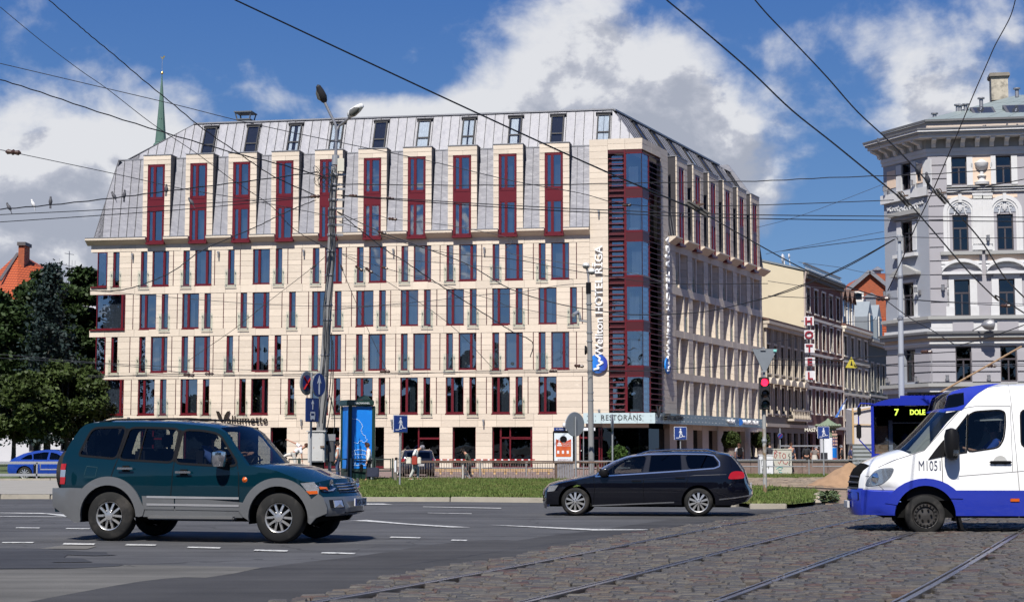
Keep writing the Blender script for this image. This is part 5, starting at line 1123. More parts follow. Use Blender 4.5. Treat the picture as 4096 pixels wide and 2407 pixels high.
# the white and blue minibus
def build_van():
 fr0 = G(3705.5,2140.5); fr = Frame(fr0,R(-5)); D = lambda *p: [fr.at(*D3(x,y)) for x,y in p]; hw = .99
 wz = fr.at(*D3(1559,1378))[1]; wx = 0.0; WB = 3.67; XE = 4.9
 zroof = D((2520,65))[0][1]
 def Wf(x,z):
  w = hw - .03 * ((z - .9) / .6) ** 2 if z < 1.35 else hw - .017 - (z - 1.35) * .13
  if z > zroof - .35: w -= .12 * ((z - zroof + .35) / .35) ** 2
  d = max(0,-.15 - x); w -= .30 * (d / .82) ** 2.4
  return w
 c = Car('minibus','white minibus with blue lower body and roof fairing entering from the right','van',fr,hw,Wf)
 wht = paint_m('white_van_paint',(.78,.78,.77)); blu = paint_m('blue_van_paint',(.018,.035,.32))
 top = D((880,1385),(850,1300),(845,1150),(862,1116),(866,1050),(885,975),(915,925),(985,868),(1100,815),(1230,762),(1335,733),(1440,640),(1540,540),(1640,435),(1715,352),(1745,322),(1762,260),(1782,200),(1830,158),(1920,128),(2060,100),(2200,82),(2330,72),(2520,65)) + [(3.0,zroof),(XE - .1,zroof),(XE,zroof - .1),(XE + .03,1.2),(XE,.4)]
 n = len(top); crown = [0,0,0,0,.0,.02,.05,.08,.10,.10,.08,.05,.04,.03,.03,.02,.0,0,.02,.04,.05,.06,.06,.06,.06,.06,0,0,0]
 bow = [-.14,-.16,-.17,-.18,-.18,-.17,-.16,-.13,-.11,-.11,-.11,-.11,-.10,-.09,-.08,-.06,-.05,-.04,-.02,0,0,0,0,0,0,0,0,0,0]
 top = [(x - b_,z - c_) for (x,z),b_,c_ in zip(top,bow,crown)]
 zb = .34; aw = [(wx,wz,.515),(WB,wz,.515)]
 body = top + under_poly(top,top[0][0],XE,aw,zb)
 wq = D((1825,590),(1968,412),(1950,752),(1830,768)); wd = smoothpoly(D((1985,400),(2050,362),(2290,346),(2340,365),(2342,480),(2322,620),(2270,705),(1965,750)),1)
 w2 = smoothpoly([(D((2505,345))[0][0],D((2505,345))[0][1]),(3.0,D((2505,345))[0][1]),(3.0,D((2505,700))[0][1]),(D((2505,700))[0][0],D((2505,700))[0][1])],1)
 w3 = [(p[0] + 1.35,p[1]) for p in w2]; ws_ = top[10:15] + D((1895,345),(1780,455),(1660,600),(1545,735))
 def cut(pts,z,above):                              # keep the part of the outline above / below a height
  out = []
  for i in range(len(pts)):
   a,b = pts[i],pts[(i + 1) % len(pts)]; ia,ib = (a[1] > z) == above,(b[1] > z) == above
   if ia: out.append(a)
   if ia != ib: t = (z - a[1]) / (b[1] - a[1]); out.append((a[0] + (b[0] - a[0]) * t,z))
  return out
 zs = D((1110,1130))[0][1]
 fair = D((1722,352),(1745,322),(1762,260),(1782,200),(1830,158),(1920,128),(2060,100),(2200,82),(2330,72),(2200,110),(2090,170),(1990,260),(1920,340))
 boxw = D((1742,325),(1765,250),(1788,195),(1850,178),(1945,166),(1943,285),(1870,308))
 for sd in (-1,1):
  c.patch('body_side',cut(body,zs,True),wht,0,[wq,wd,w2,w3,ws_],sd,grid=.12)
  c.patch('lower_side',cut(body,zs,False),blu,.006,[],sd,grid=.12)
  fl = [(wx + .72 * math.cos(t),wz - .02 + .66 * math.sin(t)) for t in np.linspace(R(160),R(28),14)] + [(wx + .515 * math.cos(t),wz + .515 * math.sin(t)) for t in np.linspace(R(35),R(160),14)]
  c.patch('arch_flare',fl,blu,.02,side=sd,thick=.03); c.patch('roof_fairing',smoothpoly(fair,0),blu,.012,[boxw],sd,thick=.012); c.patch('sign_box_window',boxw,cglassd,.016,side=sd)
  for w,g_ in ((wq,cglass),(wd,cglass),(w2,cglassd),(w3,cglassd)): p = c.patch('side_window',w,g_,-.012,side=sd); c.patch('window_seal',offset_poly(w,.025),trimb,.006,[w],sd,par=p)
  c.patch('windscreen_side',ws_,cglass,-.004,side=sd)
  c.patch('mirror_base',D((1578,828),(1640,745),(1728,640),(1815,600),(1822,775),(1740,795)),trimb,.016,side=sd,thick=.02)
  hl = c.patch('headlight',smoothpoly(D((973,1092),(1000,1020),(1060,945),(1120,915),(1252,908),(1210,1000),(1130,1070),(1060,1088)),1),reflector,.012,side=sd,thick=.03)
  c.patch('lens',offset_poly(smoothpoly(D((973,1092),(1000,1020),(1060,945),(1120,915),(1252,908),(1210,1000),(1130,1070),(1060,1088)),1),-.01),lampg,.03,side=sd,par=hl)
  x,z = D((1085,1012))[0]; ob('bulb',MB().lathe([(.01,-.02),(.09,.0),(.1,.02)],(x,c.P3(x,z,.014,sd)[1],z),14,'y'),chrome,hl,smooth=True)
  for cx in (wx,WB):
   c.wheel(cx,wz,wz + .0,.24,'steel',.225,sd); n = 16; vs = []
   for i in range(n): t = R(-12) + (PI + R(24)) * i / (n - 1); vs += [(cx + .525 * math.cos(t),c.yc + sd * (hw - .03),wz + .525 * math.sin(t)),(cx + .525 * math.cos(t),c.yc + sd * .5,wz + .525 * math.sin(t))]
   ob('wheel_arch_liner',MB().add(vs,[(2 * i,2 * i + 1,2 * i + 3,2 * i + 2) for i in range(n - 1)]),rimd,c.root)
  c.seam(D((1712,800),(1720,1050)),.012,side=sd); c.seam(D((1720,1050),(1800,1120),(1850,1180),(1900,1300),(1900,1395)),.01,side=sd); c.seam(D((1545,735),(1900,345),(1960,318),(2050,304),(2400,300),(2408,945)),.01,mat('seam_grey',(.10,.10,.10),.5),side=sd)
  c.seam(D((2395,65),(2412,300),(2458,945),(2475,1130),(2475,1400)),.01,MATS['seam_grey'],side=sd); c.seam(D((1880,992),(2400,952),(2520,942)),.009,MATS['seam_grey'],'body_crease',sd); c.seam(D((1100,905),(1230,840),(1545,738)),.01,MATS['seam_grey'],'bonnet_seam',sd); c.seam(D((980,995),(1010,995),(1150,1130)),.008,MATS['seam_grey'],'bumper_seam',sd)
  c.seam(D((1895,1252),(2520,1262)),.008,mat('seam_blue',(.01,.015,.12),.4),'lower_seam',sd); c.seam(D((1130,1235),(1310,1243)),.012,mat('blue_glint',(.2,.3,.8),.3),'bumper_crease',sd)
 c.strip(top,crown,bow,[('front_bumper',blu,0,3,0,2),('front_panel',wht,3,7,.80,2),('grille',rimd,3,7,0,.80),('bonnet',wht,6,10,0,2),('windscreen',cglass,10,14,0,2),('sign_box',blu,14,19,.8,2),('sign_box_glass',cglassd,15,18,0,.8),('sign_box_top',blu,14,21,0,2),('roof',wht,21,25,0,2),('rear_panel',wht,25,28,0,2)],21)
 for z in (.80,.90,1.00): ob('grille_bar',MB().tube([(c.fx(z,dy,2,7) + .0,c.yc + dy,z) for dy in np.linspace(-.5,.5,11)],.018),mat('grey_bar',(.10,.10,.11),.3,.5),c.root)
 0 and c.patch('grille_side',[(x + .09,z) for x,z in D((868,1112),(872,1040),(888,985),(902,963),(948,972),(940,1020),(920,1075),(900,1112))],rimd,.01,thick=.01)
 x,z = D((1790,690))[0]; mr = ob('side_mirror',MB().lathe([(.02,-.27),(.10,-.24),(.13,-.12),(.13,.14),(.10,.25),(.02,.28)],(0,0,0),16),trimb,c.root,(x,-.20,z + .02),smooth=True); ob('mirror_lamp',MB().box(-.0,.09,-.128,-.10,-.20,-.10),lampg,mr); ob('mirror_arm',MB().box(-.04,.1,.08,.22,-.26,-.2),trimb,mr)
 link('side_mirror',mr.data,c.root,(x,2 * hw + .2,z + .02))
 x,z = D((2288,856))[0]; y = c.P3(x,z)[1]; h = ob('door_handle',MB().box(x - .19,x + .19,y - .05,y - .02,z - .025,z + .025),trimb,c.root,bevel=.02); ob('handle_cup',MB().lathe([(.01,.002),(.115,-.004),(.12,.0)],(x,y,z),20,'y'),mat('cup_grey',(.45,.45,.43),.4),h)
 x,z = D((2430,1228))[0]; ob('side_indicator',MB().box(x - .08,x + .08,c.P3(x,z,.006)[1] - .015,c.P3(x,z,.006)[1],z - .03,z + .03),orange,c.root,bevel=.012)
 a,b = D((1478,938),(1700,938)); y = c.P3(a[0] + .2,a[1])[1] - .008; t = txt('letters','M1051',.2,mat('navy_print',(.05,.06,.10),.5),c.root,(a[0],y + .004,a[1]),(PI / 2,0,R(.0)),ext=.0005); L_ = max(v.co.x for v in t.data.vertices); t.scale = ((b[0] - a[0]) / L_,1.25,1)
 x,z = D((865,1290))[0]; xp = c.fx(.5,0,0,4) - .02; ob('number_plate',MB().box(xp - .02,xp + .02,c.yc - .27,c.yc + .27,.45,.57),plate_m,c.root,bevel=.005); c.nose('lower_grille',[(a_,zz) for a_,zz in ((-.55,.6),(-.25,.6),(.1,.6),(.55,.6),(.55,.73),(.1,.73),(-.25,.73),(-.55,.73))],rimd,0,4,.012,-1)
 ob('mud_flap',MB().hexa([(.60,.05,.10),(.66,.05,.09),(.66,.33,.09),(.60,.33,.10)],[(.50,.05,.55),(.54,.05,.55),(.54,.33,.55),(.50,.33,.55)]),trimb,c.root)
 ob('chassis',MB().box(-.7,XE - .1,.2,2 * hw - .2,.3,.6).tube([(0,.2,wz),(0,2 * hw - .2,wz)],.07),rimd,c.root); ob('floor',MB().box(-.3,XE - .1,.1,2 * hw - .1,.6,.98),cabin,c.root)
 ob('dashboard',MB().box(-.25,.30,.1,2 * hw - .1,1.0,1.36),cabin,c.root,bevel=.06); ob('bulkhead',MB().box(2.25,2.3,.1,2 * hw - .1,.9,2.5),cabin,c.root)
 ob('headliner',MB().box(1.1,XE - .2,.35,2 * hw - .35,zroof - .3,zroof - .25),cabin,c.root)
 ob('seat',MB().box(1.42,1.62,.25,.80,1.0,1.85).box(1.46,1.6,.38,.66,1.88,2.1).box(1.0,1.5,.25,.8,.95,1.15),cabin,c.root,bevel=.05)
 ob('sun_visor',MB().hexa([(1.0,.22,1.98),(1.55,.22,2.0),(1.55,.75,2.0),(1.0,.75,1.98)],[(1.0,.22,2.0),(1.62,.24,2.17),(1.62,.75,2.17),(1.0,.75,2.0)]),mat('visor_grey',(.45,.45,.45),.8),c.root)
 ob('steering_wheel',MB().tube([(.62 + .12 * math.sin(t),.52 + .21 * math.cos(t),1.42 + .19 * math.sin(t)) for t in np.linspace(0,2 * PI,19)],.018),trimb,c.root)
 ob('wiper',MB().tube([(top[10][0] + .05,.3,top[10][1] + .04),(top[10][0] - .12,1.0,top[10][1] + .08)],.012),trimb,c.root)
 return c
van = build_van()
# trolleybus facing the camera
def build_trolley():
 Y = 58.0; x0 = P(3484,1700,Y).x; w = 2.5; top_z = 3.28; blu = paint_m('trolley_blue',(.016,.03,.30)); wht = MATS['white_van_paint']
 t = thing('trolleybus','blue and white trolleybus of line seven waiting behind the minibus','trolleybus',(x0,Y,0),R(-14)); b = MB()
 ob('lower_body',MB().box(0,w,.0,11,.35,1.12),wht,t,bevel=.05); ob('skirt_band',MB().box(-.004,w + .004,-.004,11,1.12,1.32),blu,t)
 for x in (0,w - .10): ob('front_pillar',MB().box(x,x + .10,0,.2,1.32,3.0),blu,t)
 ob('side_wall',MB().box(0,.06,.2,11,1.32,3.0),blu,t); ob('side_wall',MB().box(w - .06,w,.2,11,1.32,3.0),blu,t); ob('side_windows',MB().box(-.01,.0,.5,10.5,1.5,2.75),cglassd,t)
 ob('destination_panel',MB().box(.1,w - .1,.02,.1,2.60,2.98),cglassd,t); ob('windscreen',MB().box(.12,w - .12,.04,.06,1.38,2.6),glass_mat('bus_glass',(.75,.78,.80),.07),t)
 rf = MB(); k = 14; vs = []
 for yy in (-.02,11):
  for i in range(k + 1): a = i / k * 2 - 1; vs.append((w / 2 + a * (w / 2 + .02),yy,3.0 + .26 * (1 - abs(a) ** 2.6)))
 rf.add(vs + [(0,-.02,2.98),(w,-.02,2.98)],[(i,i + 1,k + 2 + i,k + 1 + i) for i in range(k)] + [tuple(range(k,-1,-1))]); ob('roof',rf,blu,t)
 led = mat('led_yellow',(.5,.7,.05),.5,emit=(.62,.85,.12,.40)); txt('letters','7',.31,led,t,(.80,.005,2.66),ext=.004,bold=.008); txt('letters','DOLE',.24,led,t,(1.33,.005,2.68),ext=.004,xs=.85,bold=.01)
 ob('interior',MB().box(.1,w - .1,3.2,3.3,.9,3),cabin,t); ob('cab_floor',MB().box(.1,w - .1,.3,3.0,1.1,1.3),cabin,t)
 ob('cab_partition',MB().box(.12,.55,.8,.85,1.3,2.3),mat('plywood',(.35,.2,.09),.7),t); ob('cab_post',MB().box(.58,.72,.8,.88,1.3,2.5).box(.62,2.2,.7,.74,2.38,2.42),mat('cab_grey',(.4,.42,.44),.6),t); ob('driver_seat',MB().box(.95,1.4,1.0,1.2,1.3,1.95),cabin,t,bevel=.06)
 ob('driver',MB().lathe([(.2,0),(.24,.2),(.12,.36),(.06,.40),(.11,.46),(.12,.58),(.04,.68)],(1.15,.85,1.35),12),mat('dark_blue_cloth',(.02,.03,.06),.9),t,smooth=True)
 arm = MB().tube([(.1,-.02,3.05),(-.35,-.10,3.08),(-.42,-.12,2.95),(-.42,-.12,2.0),(-.40,-.12,1.8),(.0,-.02,1.35)],.022); ob('mirror_arm',arm,blu,t)
 ob('side_mirror',MB().box(-.50,-.33,-.20,-.12,1.85,2.35),trimb,t,bevel=.03); ob('side_mirror',MB().box(-.46,-.33,-.20,-.12,2.65,2.95),trimb,t,bevel=.03)
 ob('wiper',MB().tube([(1.0,-.02,1.2),(1.25,-.03,1.75)],.012).tube([(1.05,-.02,1.2),(1.28,-.03,1.65)],.012),trimb,t)
 for x in (.35,w - .35): ob('headlight',MB().lathe([(.0,-.02),(.11,0)],(x,0,.7),14,'y'),reflector,t)
 eq = MB().box(1.25,2.45,1.2,3.4,3.42,3.5).box(1.25,1.3,1.2,1.25,3.2,3.45).box(2.4,2.45,1.2,1.25,3.2,3.45)
 for i in range(9): eq.box(1.3 + i * .13,1.34 + i * .13,1.3,3.3,3.30,3.42)
 ob('pole_base',eq,trimb,t); ob('roof_equipment',MB().box(1.0,2.5,.6,.9,3.2,3.36),blu,t)
 a0 = Vector((2.35,2.6,3.5)); a1 = P(3905,1395,64) - Vector((x0,Y,0)); pm = MB().tube([a0,a1],.035); ob('trolley_pole',pm,mat('rusty_pole',(.28,.18,.10),.7),t)
 a1 = P(3820,1465,66) - Vector((x0,Y,0)); a2 = P(3888,1518,61) - Vector((x0,Y,0))
 for wx_ in (.15,w - .4):
  for wy in (2.2,8.5): ob('wheel',MB().lathe([(.2,0),(.48,.02),(.5,.1),(.48,.25)],(wx_,wy,.5),24,'x'),tyre_m,t,smooth=True)
build_trolley()
# OTHER BUILDINGS
def rect(fr,t,x0,y0,x1,y1,dep=0.0):
 (ua,za),(ub,zb) = fr.at(*t(x0,y1),dep),fr.at(*t(x1,y0),dep); return min(ua,ub),max(ua,ub),min(za,zb),max(za,zb)
def holes_wall(u0,u1,z0,z1,holes,y0,y1,mb=None):
 """solid wall with rectangular openings"""
 mb = mb or MB(); us = sorted({u0,u1,*[h[0] for h in holes],*[h[1] for h in holes]}); us = [u for u in us if u0 <= u <= u1]
 for a,b in zip(us[:-1],us[1:]):
  m = (a + b) / 2; cut = sorted((h[2],h[3]) for h in holes if h[0] < m < h[1]); z = z0
  for c,d in cut + [(z1,z1)]:
   if c > z + .001: mb.box(a,b,y0,y1,z,c)
   z = max(z,d)
 return mb
wfr_dark = mat('window_frame_dark',(.05,.042,.048),.5); oglass = glass_mat('old_window_glass',(.16,.17,.18),.10,(.6,.68,.75),.03)
wfr_white = mat('window_frame_white',(.62,.60,.56),.6,var=.1)
def old_window(par,u0,u1,z0,z1,dep=.22,m=None,rz=0.0,transom=.36,mull=True,rel=(0,0,0),surround=None):
 m = m or wfr_dark; f = MB(); t = .07; zt = z1 - (z1 - z0) * transom
 f.box(u0,u0 + t,dep,dep + .08,z0,z1).box(u1 - t,u1,dep,dep + .08,z0,z1).box(u0 + t,u1 - t,dep,dep + .08,z1 - t,z1).box(u0 + t,u1 - t,dep,dep + .08,z0,z0 + t * 1.5).box(u0 + t,u1 - t,dep - .02,dep + .08,zt - .05,zt + .05)
 if mull: f.box((u0 + u1) / 2 - .045,(u0 + u1) / 2 + .045,dep,dep + .08,z0 + t * 1.5,zt - .05)
 w = ob('window',f,m,par,rel,rz); ob('pane',MB().quad((u0 + .02,dep + .05,z0 + .02),(u1 - .02,dep + .05,z0 + .02),(u1 - .02,dep + .05,z1 - .02),(u0 + .02,dep + .05,z1 - .02)),oglass,w)
 if surround:
  s,sw = surround; q = MB().box(u0 - sw,u0,-.05,dep,z0 - .02,z1).box(u1,u1 + sw,-.05,dep,z0 - .02,z1).box(u0 - sw - .05,u1 + sw + .05,-.08,dep,z1,z1 + sw * 1.1).box(u0 - sw - .05,u1 + sw + .05,-.14,dep,z0 - .16,z0 - .02); ob('surround',q,s,w)
 return w
# grey corner building on the right
MX = (3728 - CX) / F * 100; ga = R(-9.7); gl = R(-65.1); GM = Frame((MX,100),ga); GL = Frame((MX,100),gl)
lil = mat('lilac_render',(.315,.305,.325),.85,var=.06,scale=1,bump=.1); gblue = mat('blue_grey_render',(.28,.30,.34),.85,var=.06,scale=1,dirt=(.28,.29,.32,.5),dscale=.8); gwh = mat('white_stucco',(.54,.54,.54),.8,var=.08,scale=2,dirt=(.45,.44,.42,.6),dscale=1.2,dlo=.5,dhi=.8); peach = mat('peach_render',(.62,.48,.37),.85,var=.06,scale=1); greyc = mat('cornice_grey',(.30,.30,.29),.85,var=.1,scale=2); lead = mat('lead_sheet',(.11,.11,.115),.6)  # greyc: even grey for frieze, cornice, sill and hood mouldings
gb = thing('corner_building','ornate grey and white classical corner building with bracketed cornice at the right edge','building',(MX,100,0),ga)
UR = 11.0; lrz = gl - ga
cols = [(D1,1803,1958),(D1,2240,2400)]; hm = []; wrow = []
uw = [(GM.at(*t(a,700))[0],GM.at(*t(b,700))[0]) for t,a,b in cols]; pitch = uw[1][0] - uw[0][0]; uw += [(uw[1][0] + pitch * k,uw[1][1] + pitch * k) for k in (1,)]
zr = lambda t,y0,y1,x=1850: (GM.at(*t(x,y1))[1],GM.at(*t(x,y0))[1])
rows = [zr(D1,562,838),zr(D1,1133,1477 + 10),zr(D2,292,652),zr(D2,948,1298)]
for r in rows:
 for a,b in uw: hm.append((a,b,r[0],r[1]))
zt_m = zr(D1,462,470)[1]
W_ = holes_wall(0,UR,3.9,zt_m,hm,0,.5); ob('wall',W_,lil,gb)
for r in rows:
 for a,b in uw: old_window(gb,a,b,r[0],r[1],.16)
lcol = [rect(GL,D1,1308,612,1404,898),rect(GL,D1,1310,1185,1420,1520),rect(GL,D2,1322,318,1436,664),rect(GL,D2,1345,975,1448,1303)]
LL = GL.at(*D1(1134,700))[0]
ob('wall',holes_wall(LL,0,3.9,zt_m,lcol,0,.5),gblue,gb,rz=lrz)
for h in lcol: old_window(gb,*h,.2,rz=lrz)
ob('side_wall',MB().box(LL,LL + .3,.52,14,0,zt_m),gblue,gb,rz=lrz); ob('inner_core',MB().box(1.5,UR,1.2,12,0,zt_m),dark,gb)
def band(name,z0,z1,out,m,main=True,left=True,uext=0.0,par=None):
 b = []
 k = math.tan((ga - gl) / 2)
 if main: b.append(ob(name,MB().hexa([(-k * out,-out,z0),(UR,-out,z0),(UR,.0,z0),(0,.0,z0)],[(-k * out,-out,z1),(UR,-out,z1),(UR,.0,z1),(0,.0,z1)]),m,par or gb))
 if left: b.append(ob(name,MB().hexa([(LL - out * .35,-out,z0),(k * out,-out,z0),(0,.0,z0),(LL - out * .35,.0,z0)],[(LL - out * .35,-out,z1),(k * out,-out,z1),(0,.0,z1),(LL - out * .35,.0,z1)]),m,par or gb,rz=lrz))
 return b
ZD = lambda t,y: GM.at(*t(1640,y))[1]
band('architrave',ZD(D1,555),ZD(D1,520),.10,gwh); band('architrave',ZD(D1,520),ZD(D1,484),.16,gwh)
band('frieze',ZD(D1,484),ZD(D1,395),.12,greyc)
band('cornice',ZD(D1,395),ZD(D1,365),.95,gwh); band('cornice',ZD(D1,365),ZD(D1,345),1.10,greyc); band('cornice_top',ZD(D1,345),ZD(D1,325),1.2,gwh); band('gutter',ZD(D1,325),ZD(D1,310),1.25,lead)
zb0,zb1 = ZD(D1,480),ZD(D1,396)
brk = MB().prism([(0,-.12,zb0),(0,-.28,zb0 + .05),(0,-.36,zb0 + (zb1 - zb0) * .5),(0,-.85,zb1 - .12),(0,-.85,zb1 - .01),(0,-.12,zb1 - .01)],(.26,0,0)).mesh('bracket',False,gwh)
u = .25
while u < UR - .3: link('bracket',brk,gb,(u,0,0)); u += .86
u = LL - .2
while u < -.35: link('bracket',brk,gb,Matrix.Rotation(lrz,3,'Z') @ Vector((u,0,0)),lrz); u += .8
zA = ZD(D1,215); ob('attic',MB().hexa([(.0,.05,ZD(D1,310)),(UR,.05,ZD(D1,310)),(UR,.4,ZD(D1,310)),(.0,.4,ZD(D1,310))],[(.0,.05,zA),(UR,.05,zA),(UR,.4,zA),(.0,.4,zA)]),mat('attic_render',(.50,.42,.35),.9,var=.12,scale=1.5),gb); ob('attic',MB().box(LL,0,.05,.4,ZD(D1,310),zA),MATS['attic_render'],gb,rz=lrz)
band('attic_coping',zA,zA + .12,.14,lead)
rz0 = zA + .1; apx = Vector((7.0,6.2,GM.at(4000,385,6)[1])); fm = mat('roof_sheet_green_grey',(.25,.29,.28),.55,.3,var=.1,scale=.8)
def pan_rows(par,bl,br,tl,tr,n,rows_,m,rz=0.0):
 bl,br,tl,tr = map(Vector,(bl,br,tl,tr)); nn = (br - bl).cross(tl - bl).normalized() * .03
 for j in range(rows_):
  for i in range(n):
   o = .0; g = .012; a0,a1 = (i + g) / n,(i + 1 - g) / n; t0,t1 = (j + g) / rows_,(j + 1 - g) / rows_
   q = [bl.lerp(br,a).lerp(tl.lerp(tr,a),t) for a,t in ((a0,t0),(a1,t0),(a1,t1),(a0,t1))]
   if (q[1] - q[0]).length < .1 and (q[2] - q[3]).length < .1: continue
   ob('roof_sheet',MB().prism(q,nn),m,par,rz=rz)
pan_rows(gb,(-.1,-.1,rz0),(UR,-.1,rz0),(6.2,6.0,apx.z),(UR,6.0,apx.z),9,3,fm)
ob('roof_body',MB().prism([(-.1,-.02,rz0 - .05),(UR,-.02,rz0 - .05),(UR,6.05,apx.z - .08),(6.2,6.05,apx.z - .08)],(0,.02,-.1)),fm,gb)
lw = Matrix.Rotation(lrz,3,'Z') @ Vector((LL,-.1,0)); pan_rows(gb,(lw.x,lw.y,rz0),(-.1,-.1,rz0),(6.2,6.6,apx.z),(6.2,6.0,apx.z),6,3,fm)
for t,x,y in ((D1,2155,140),(D1,2480,120)):
 uu,zz = GM.at(*t(x,y),1.2); s = ob('skylight',MB().hexa([(uu - .75,.9,zz - .45),(uu + .65,.9,zz - .45),(uu + .45,2.0,zz + .4),(uu - .95,2.0,zz + .4)],[(uu - .75,.8,zz - .25),(uu + .65,.8,zz - .25),(uu + .45,1.9,zz + .6),(uu - .95,1.9,zz + .6)]),zincd,gb)
 ob('pane',MB().quad((uu - .6,.82,zz - .18),(uu + .5,.82,zz - .18),(uu + .32,1.82,zz + .56),(uu - .78,1.82,zz + .56)),glass_mat('roof_glass'),s)
uu,zz = GM.at(3992,380,7); c_ = ob('chimney',MB().box(uu - .5,uu + .55,6.2,7.3,zz - .5,zz + 1.0),mat('old_plaster',(.40,.36,.29),.95,var=.35,scale=3,dirt=(.14,.13,.11),dscale=2),gb); ob('chimney_cap',MB().box(uu - .62,uu + .67,6.05,7.45,zz + 1.0,zz + 1.28),mat('sooty_cap',(.20,.18,.15),.95,var=.3),c_,bevel=.05)
vp = MB().lathe([(.12,0),(.12,.5),(.22,.5),(.22,.58),(.0,.62)],(0,0,0),10).mesh('vent_pipe',True,gmetal)
for t,x,y in ((D1,1640,165),(D1,1867,80),(D1,1890,85),(D1,1945,75),(D1,2098,15),(D1,2450,-80)):
 uu,zz = GM.at(*t(x,y),2.0); link('vent_pipe',vp,gb,(uu,2.0,zz - .35))
def tr(t,x0,y0,x1,y1,m,out,nm='moulding',fr=None,rz=0.0,y_in=0.0): a = rect(fr or GM,t,x0,y0,x1,y1,-out); return ob(nm,MB().box(a[0],a[1],-out,y_in,a[2],a[3]),m,gb,rz=rz)
for k in range(2):
 s = pitch * k; cs = lambda u: u + s
 def trm(t,x0,y0,x1,y1,m,out,nm='moulding'):
  a = rect(GM,t,x0,y0,x1,y1,-out); return ob(nm,MB().box(a[0] + s,a[1] + s,-out,0,a[2],a[3]),m,gb)
 trm(D1,1760,562,1802,838,gwh,.10,'pilaster'); trm(D1,1960,562,2012,838,gwh,.10,'pilaster')
 if k == 0:
  trm(D1,2013,562,2195,838,peach,.04,'panel')
  uu,z0 = GM.at(*D1(2105,835)); H_ = GM.at(*D1(2105,585))[1] - z0
  ob('urn_relief',MB().lathe([(.42,.0),(.45,.1 * H_),(.2,.16 * H_),(.15,.3 * H_),(.28,.34 * H_),(.12,.4 * H_),(.12,.55 * H_),(.3,.66 * H_),(.38,.72 * H_),(.42,.86 * H_),(.3,.9 * H_),(.06,1.0 * H_)],(uu,-.02,z0),20).box(uu - .62,uu - .5,-.1,0,z0 + .68 * H_,z0 + .85 * H_).box(uu + .5,uu + .62,-.1,0,z0 + .68 * H_,z0 + .85 * H_),gwh,gb,smooth=True)
  for x in (2020,2118):
   trm(D1,x,975,x + 86,1420,gwh,.16,'pilaster'); trm(D1,x - 8,915,x + 94,940,gwh,.22,'capital'); trm(D1,x,940,x + 86,972,mat('capital_relief',(.5,.5,.47),.85,var=.4,scale=14,bump=1,bscale=20),.2,'capital'); trm(D1,x - 6,1425,x + 92,1475,gwh,.2,'plinth')
   aa = rect(GM,D1,x,985,x + 86,1415,-.16); fl = MB()
   for q in range(5): u_ = aa[0] + (q + .5) * (aa[1] - aa[0]) / 5; fl.box(u_ - .025,u_ + .025,-.185,-.16,aa[2],aa[3])
   ob('fluting',fl,gwh,gb)
 trm(D1,1760,840,2230,862,greyc,.30,'sill_course'); trm(D1,1762,862,2228,885,gwh,.22,'string_course'); trm(D1,1762,885,2228,910,gwh,.14,'string_course'); trm(D1,1765,935,2015,972,peach,.02,'panel')
 a = uw[0][0] + s; b = uw[0][1] + s; cx_ = (a + b) / 2; z0 = rows[1][0] - .05; z1 = GM.at(*D1(1890,1110))[1]; rr_ = (b - a) / 2
 for r0,r1,out,m in ((rr_ + .32,rr_ + .55,.12,gwh),(rr_ + .18,rr_ + .32,.07,gwh)):
  vs = []; n = 22; pts = [(cx_ - r1,z0)] + [(cx_ - r1 * math.cos(t),z1 + r1 * math.sin(t)) for t in np.linspace(0,PI,n)] + [(cx_ + r1,z0)]; pin = [(cx_ - r0,z0)] + [(cx_ - r0 * math.cos(t),z1 + r0 * math.sin(t)) for t in np.linspace(0,PI,n)] + [(cx_ + r0,z0)]
  mb = MB()
  for i in range(len(pts) - 1): mb.prism([(pts[i][0],0,pts[i][1]),(pts[i + 1][0],0,pts[i + 1][1]),(pin[i + 1][0],0,pin[i + 1][1]),(pin[i][0],0,pin[i][1])],(0,-out,0))
  ob('arch_moulding',mb,m,gb)
 ob('tympanum',MB().prism([(cx_ + (rr_ + .18) * math.cos(t),-.01,z1 - .02 + (rr_ + .18) * math.sin(t)) for t in np.linspace(0,PI,16)],(0,-.03,0)),gblue,gb)
 orn = MB()
 for sg in (-1,1):
  orn.tube([(cx_ + sg * (.08 + .3 * q),-.06,z1 + .15 + .28 * math.sin(q * 5)) for q in np.linspace(0,1,9)],.045,5); orn.tube([(cx_ + sg * (.36 + .12 * math.cos(q)),-.06,z1 + .28 + .12 * math.sin(q)) for q in np.linspace(0,5,9)],.035,5); orn.tube([(cx_ + sg * (.18 + .09 * math.cos(q)),-.06,z1 + .42 + .09 * math.sin(q)) for q in np.linspace(0,5,9)],.035,5)
 orn.lathe([(.05,0),(.12,.2),(.04,.55)],(cx_,-.05,z1 + .05),8); ob('floral_relief',orn,gwh,gb,smooth=True)
 ob('keystone',MB().box(cx_ - .1,cx_ + .1,-.2,0,z1 + rr_ + .15,z1 + rr_ + .65),gwh,gb)
 zc = rows[1][0] - .05; ob('sill',MB().box(a - .75,b + .75,-.3,0,zc - .2,zc),greyc,gb); ob('panel',MB().box(a - .6,b + .6,-.03,0,zc - .55,zc - .22),peach,gb)
 for q in range(3): ob('string_course',MB().box(a - .72,b + .72,-.18 + .05 * q,0,zc - .75 - .2 * q,zc - .58 - .2 * q),gwh,gb)
 z3 = rows[2][1]; pz = z3 + .45; n = 12; arc = [(cx_ + (rr_ + .75) * math.sin(t),pz + .42 * (math.cos(t * 1.25) - math.cos(1.25 * 1.3)) * 1.35) for t in np.linspace(-1.3,1.3,n)]
 mb = MB()
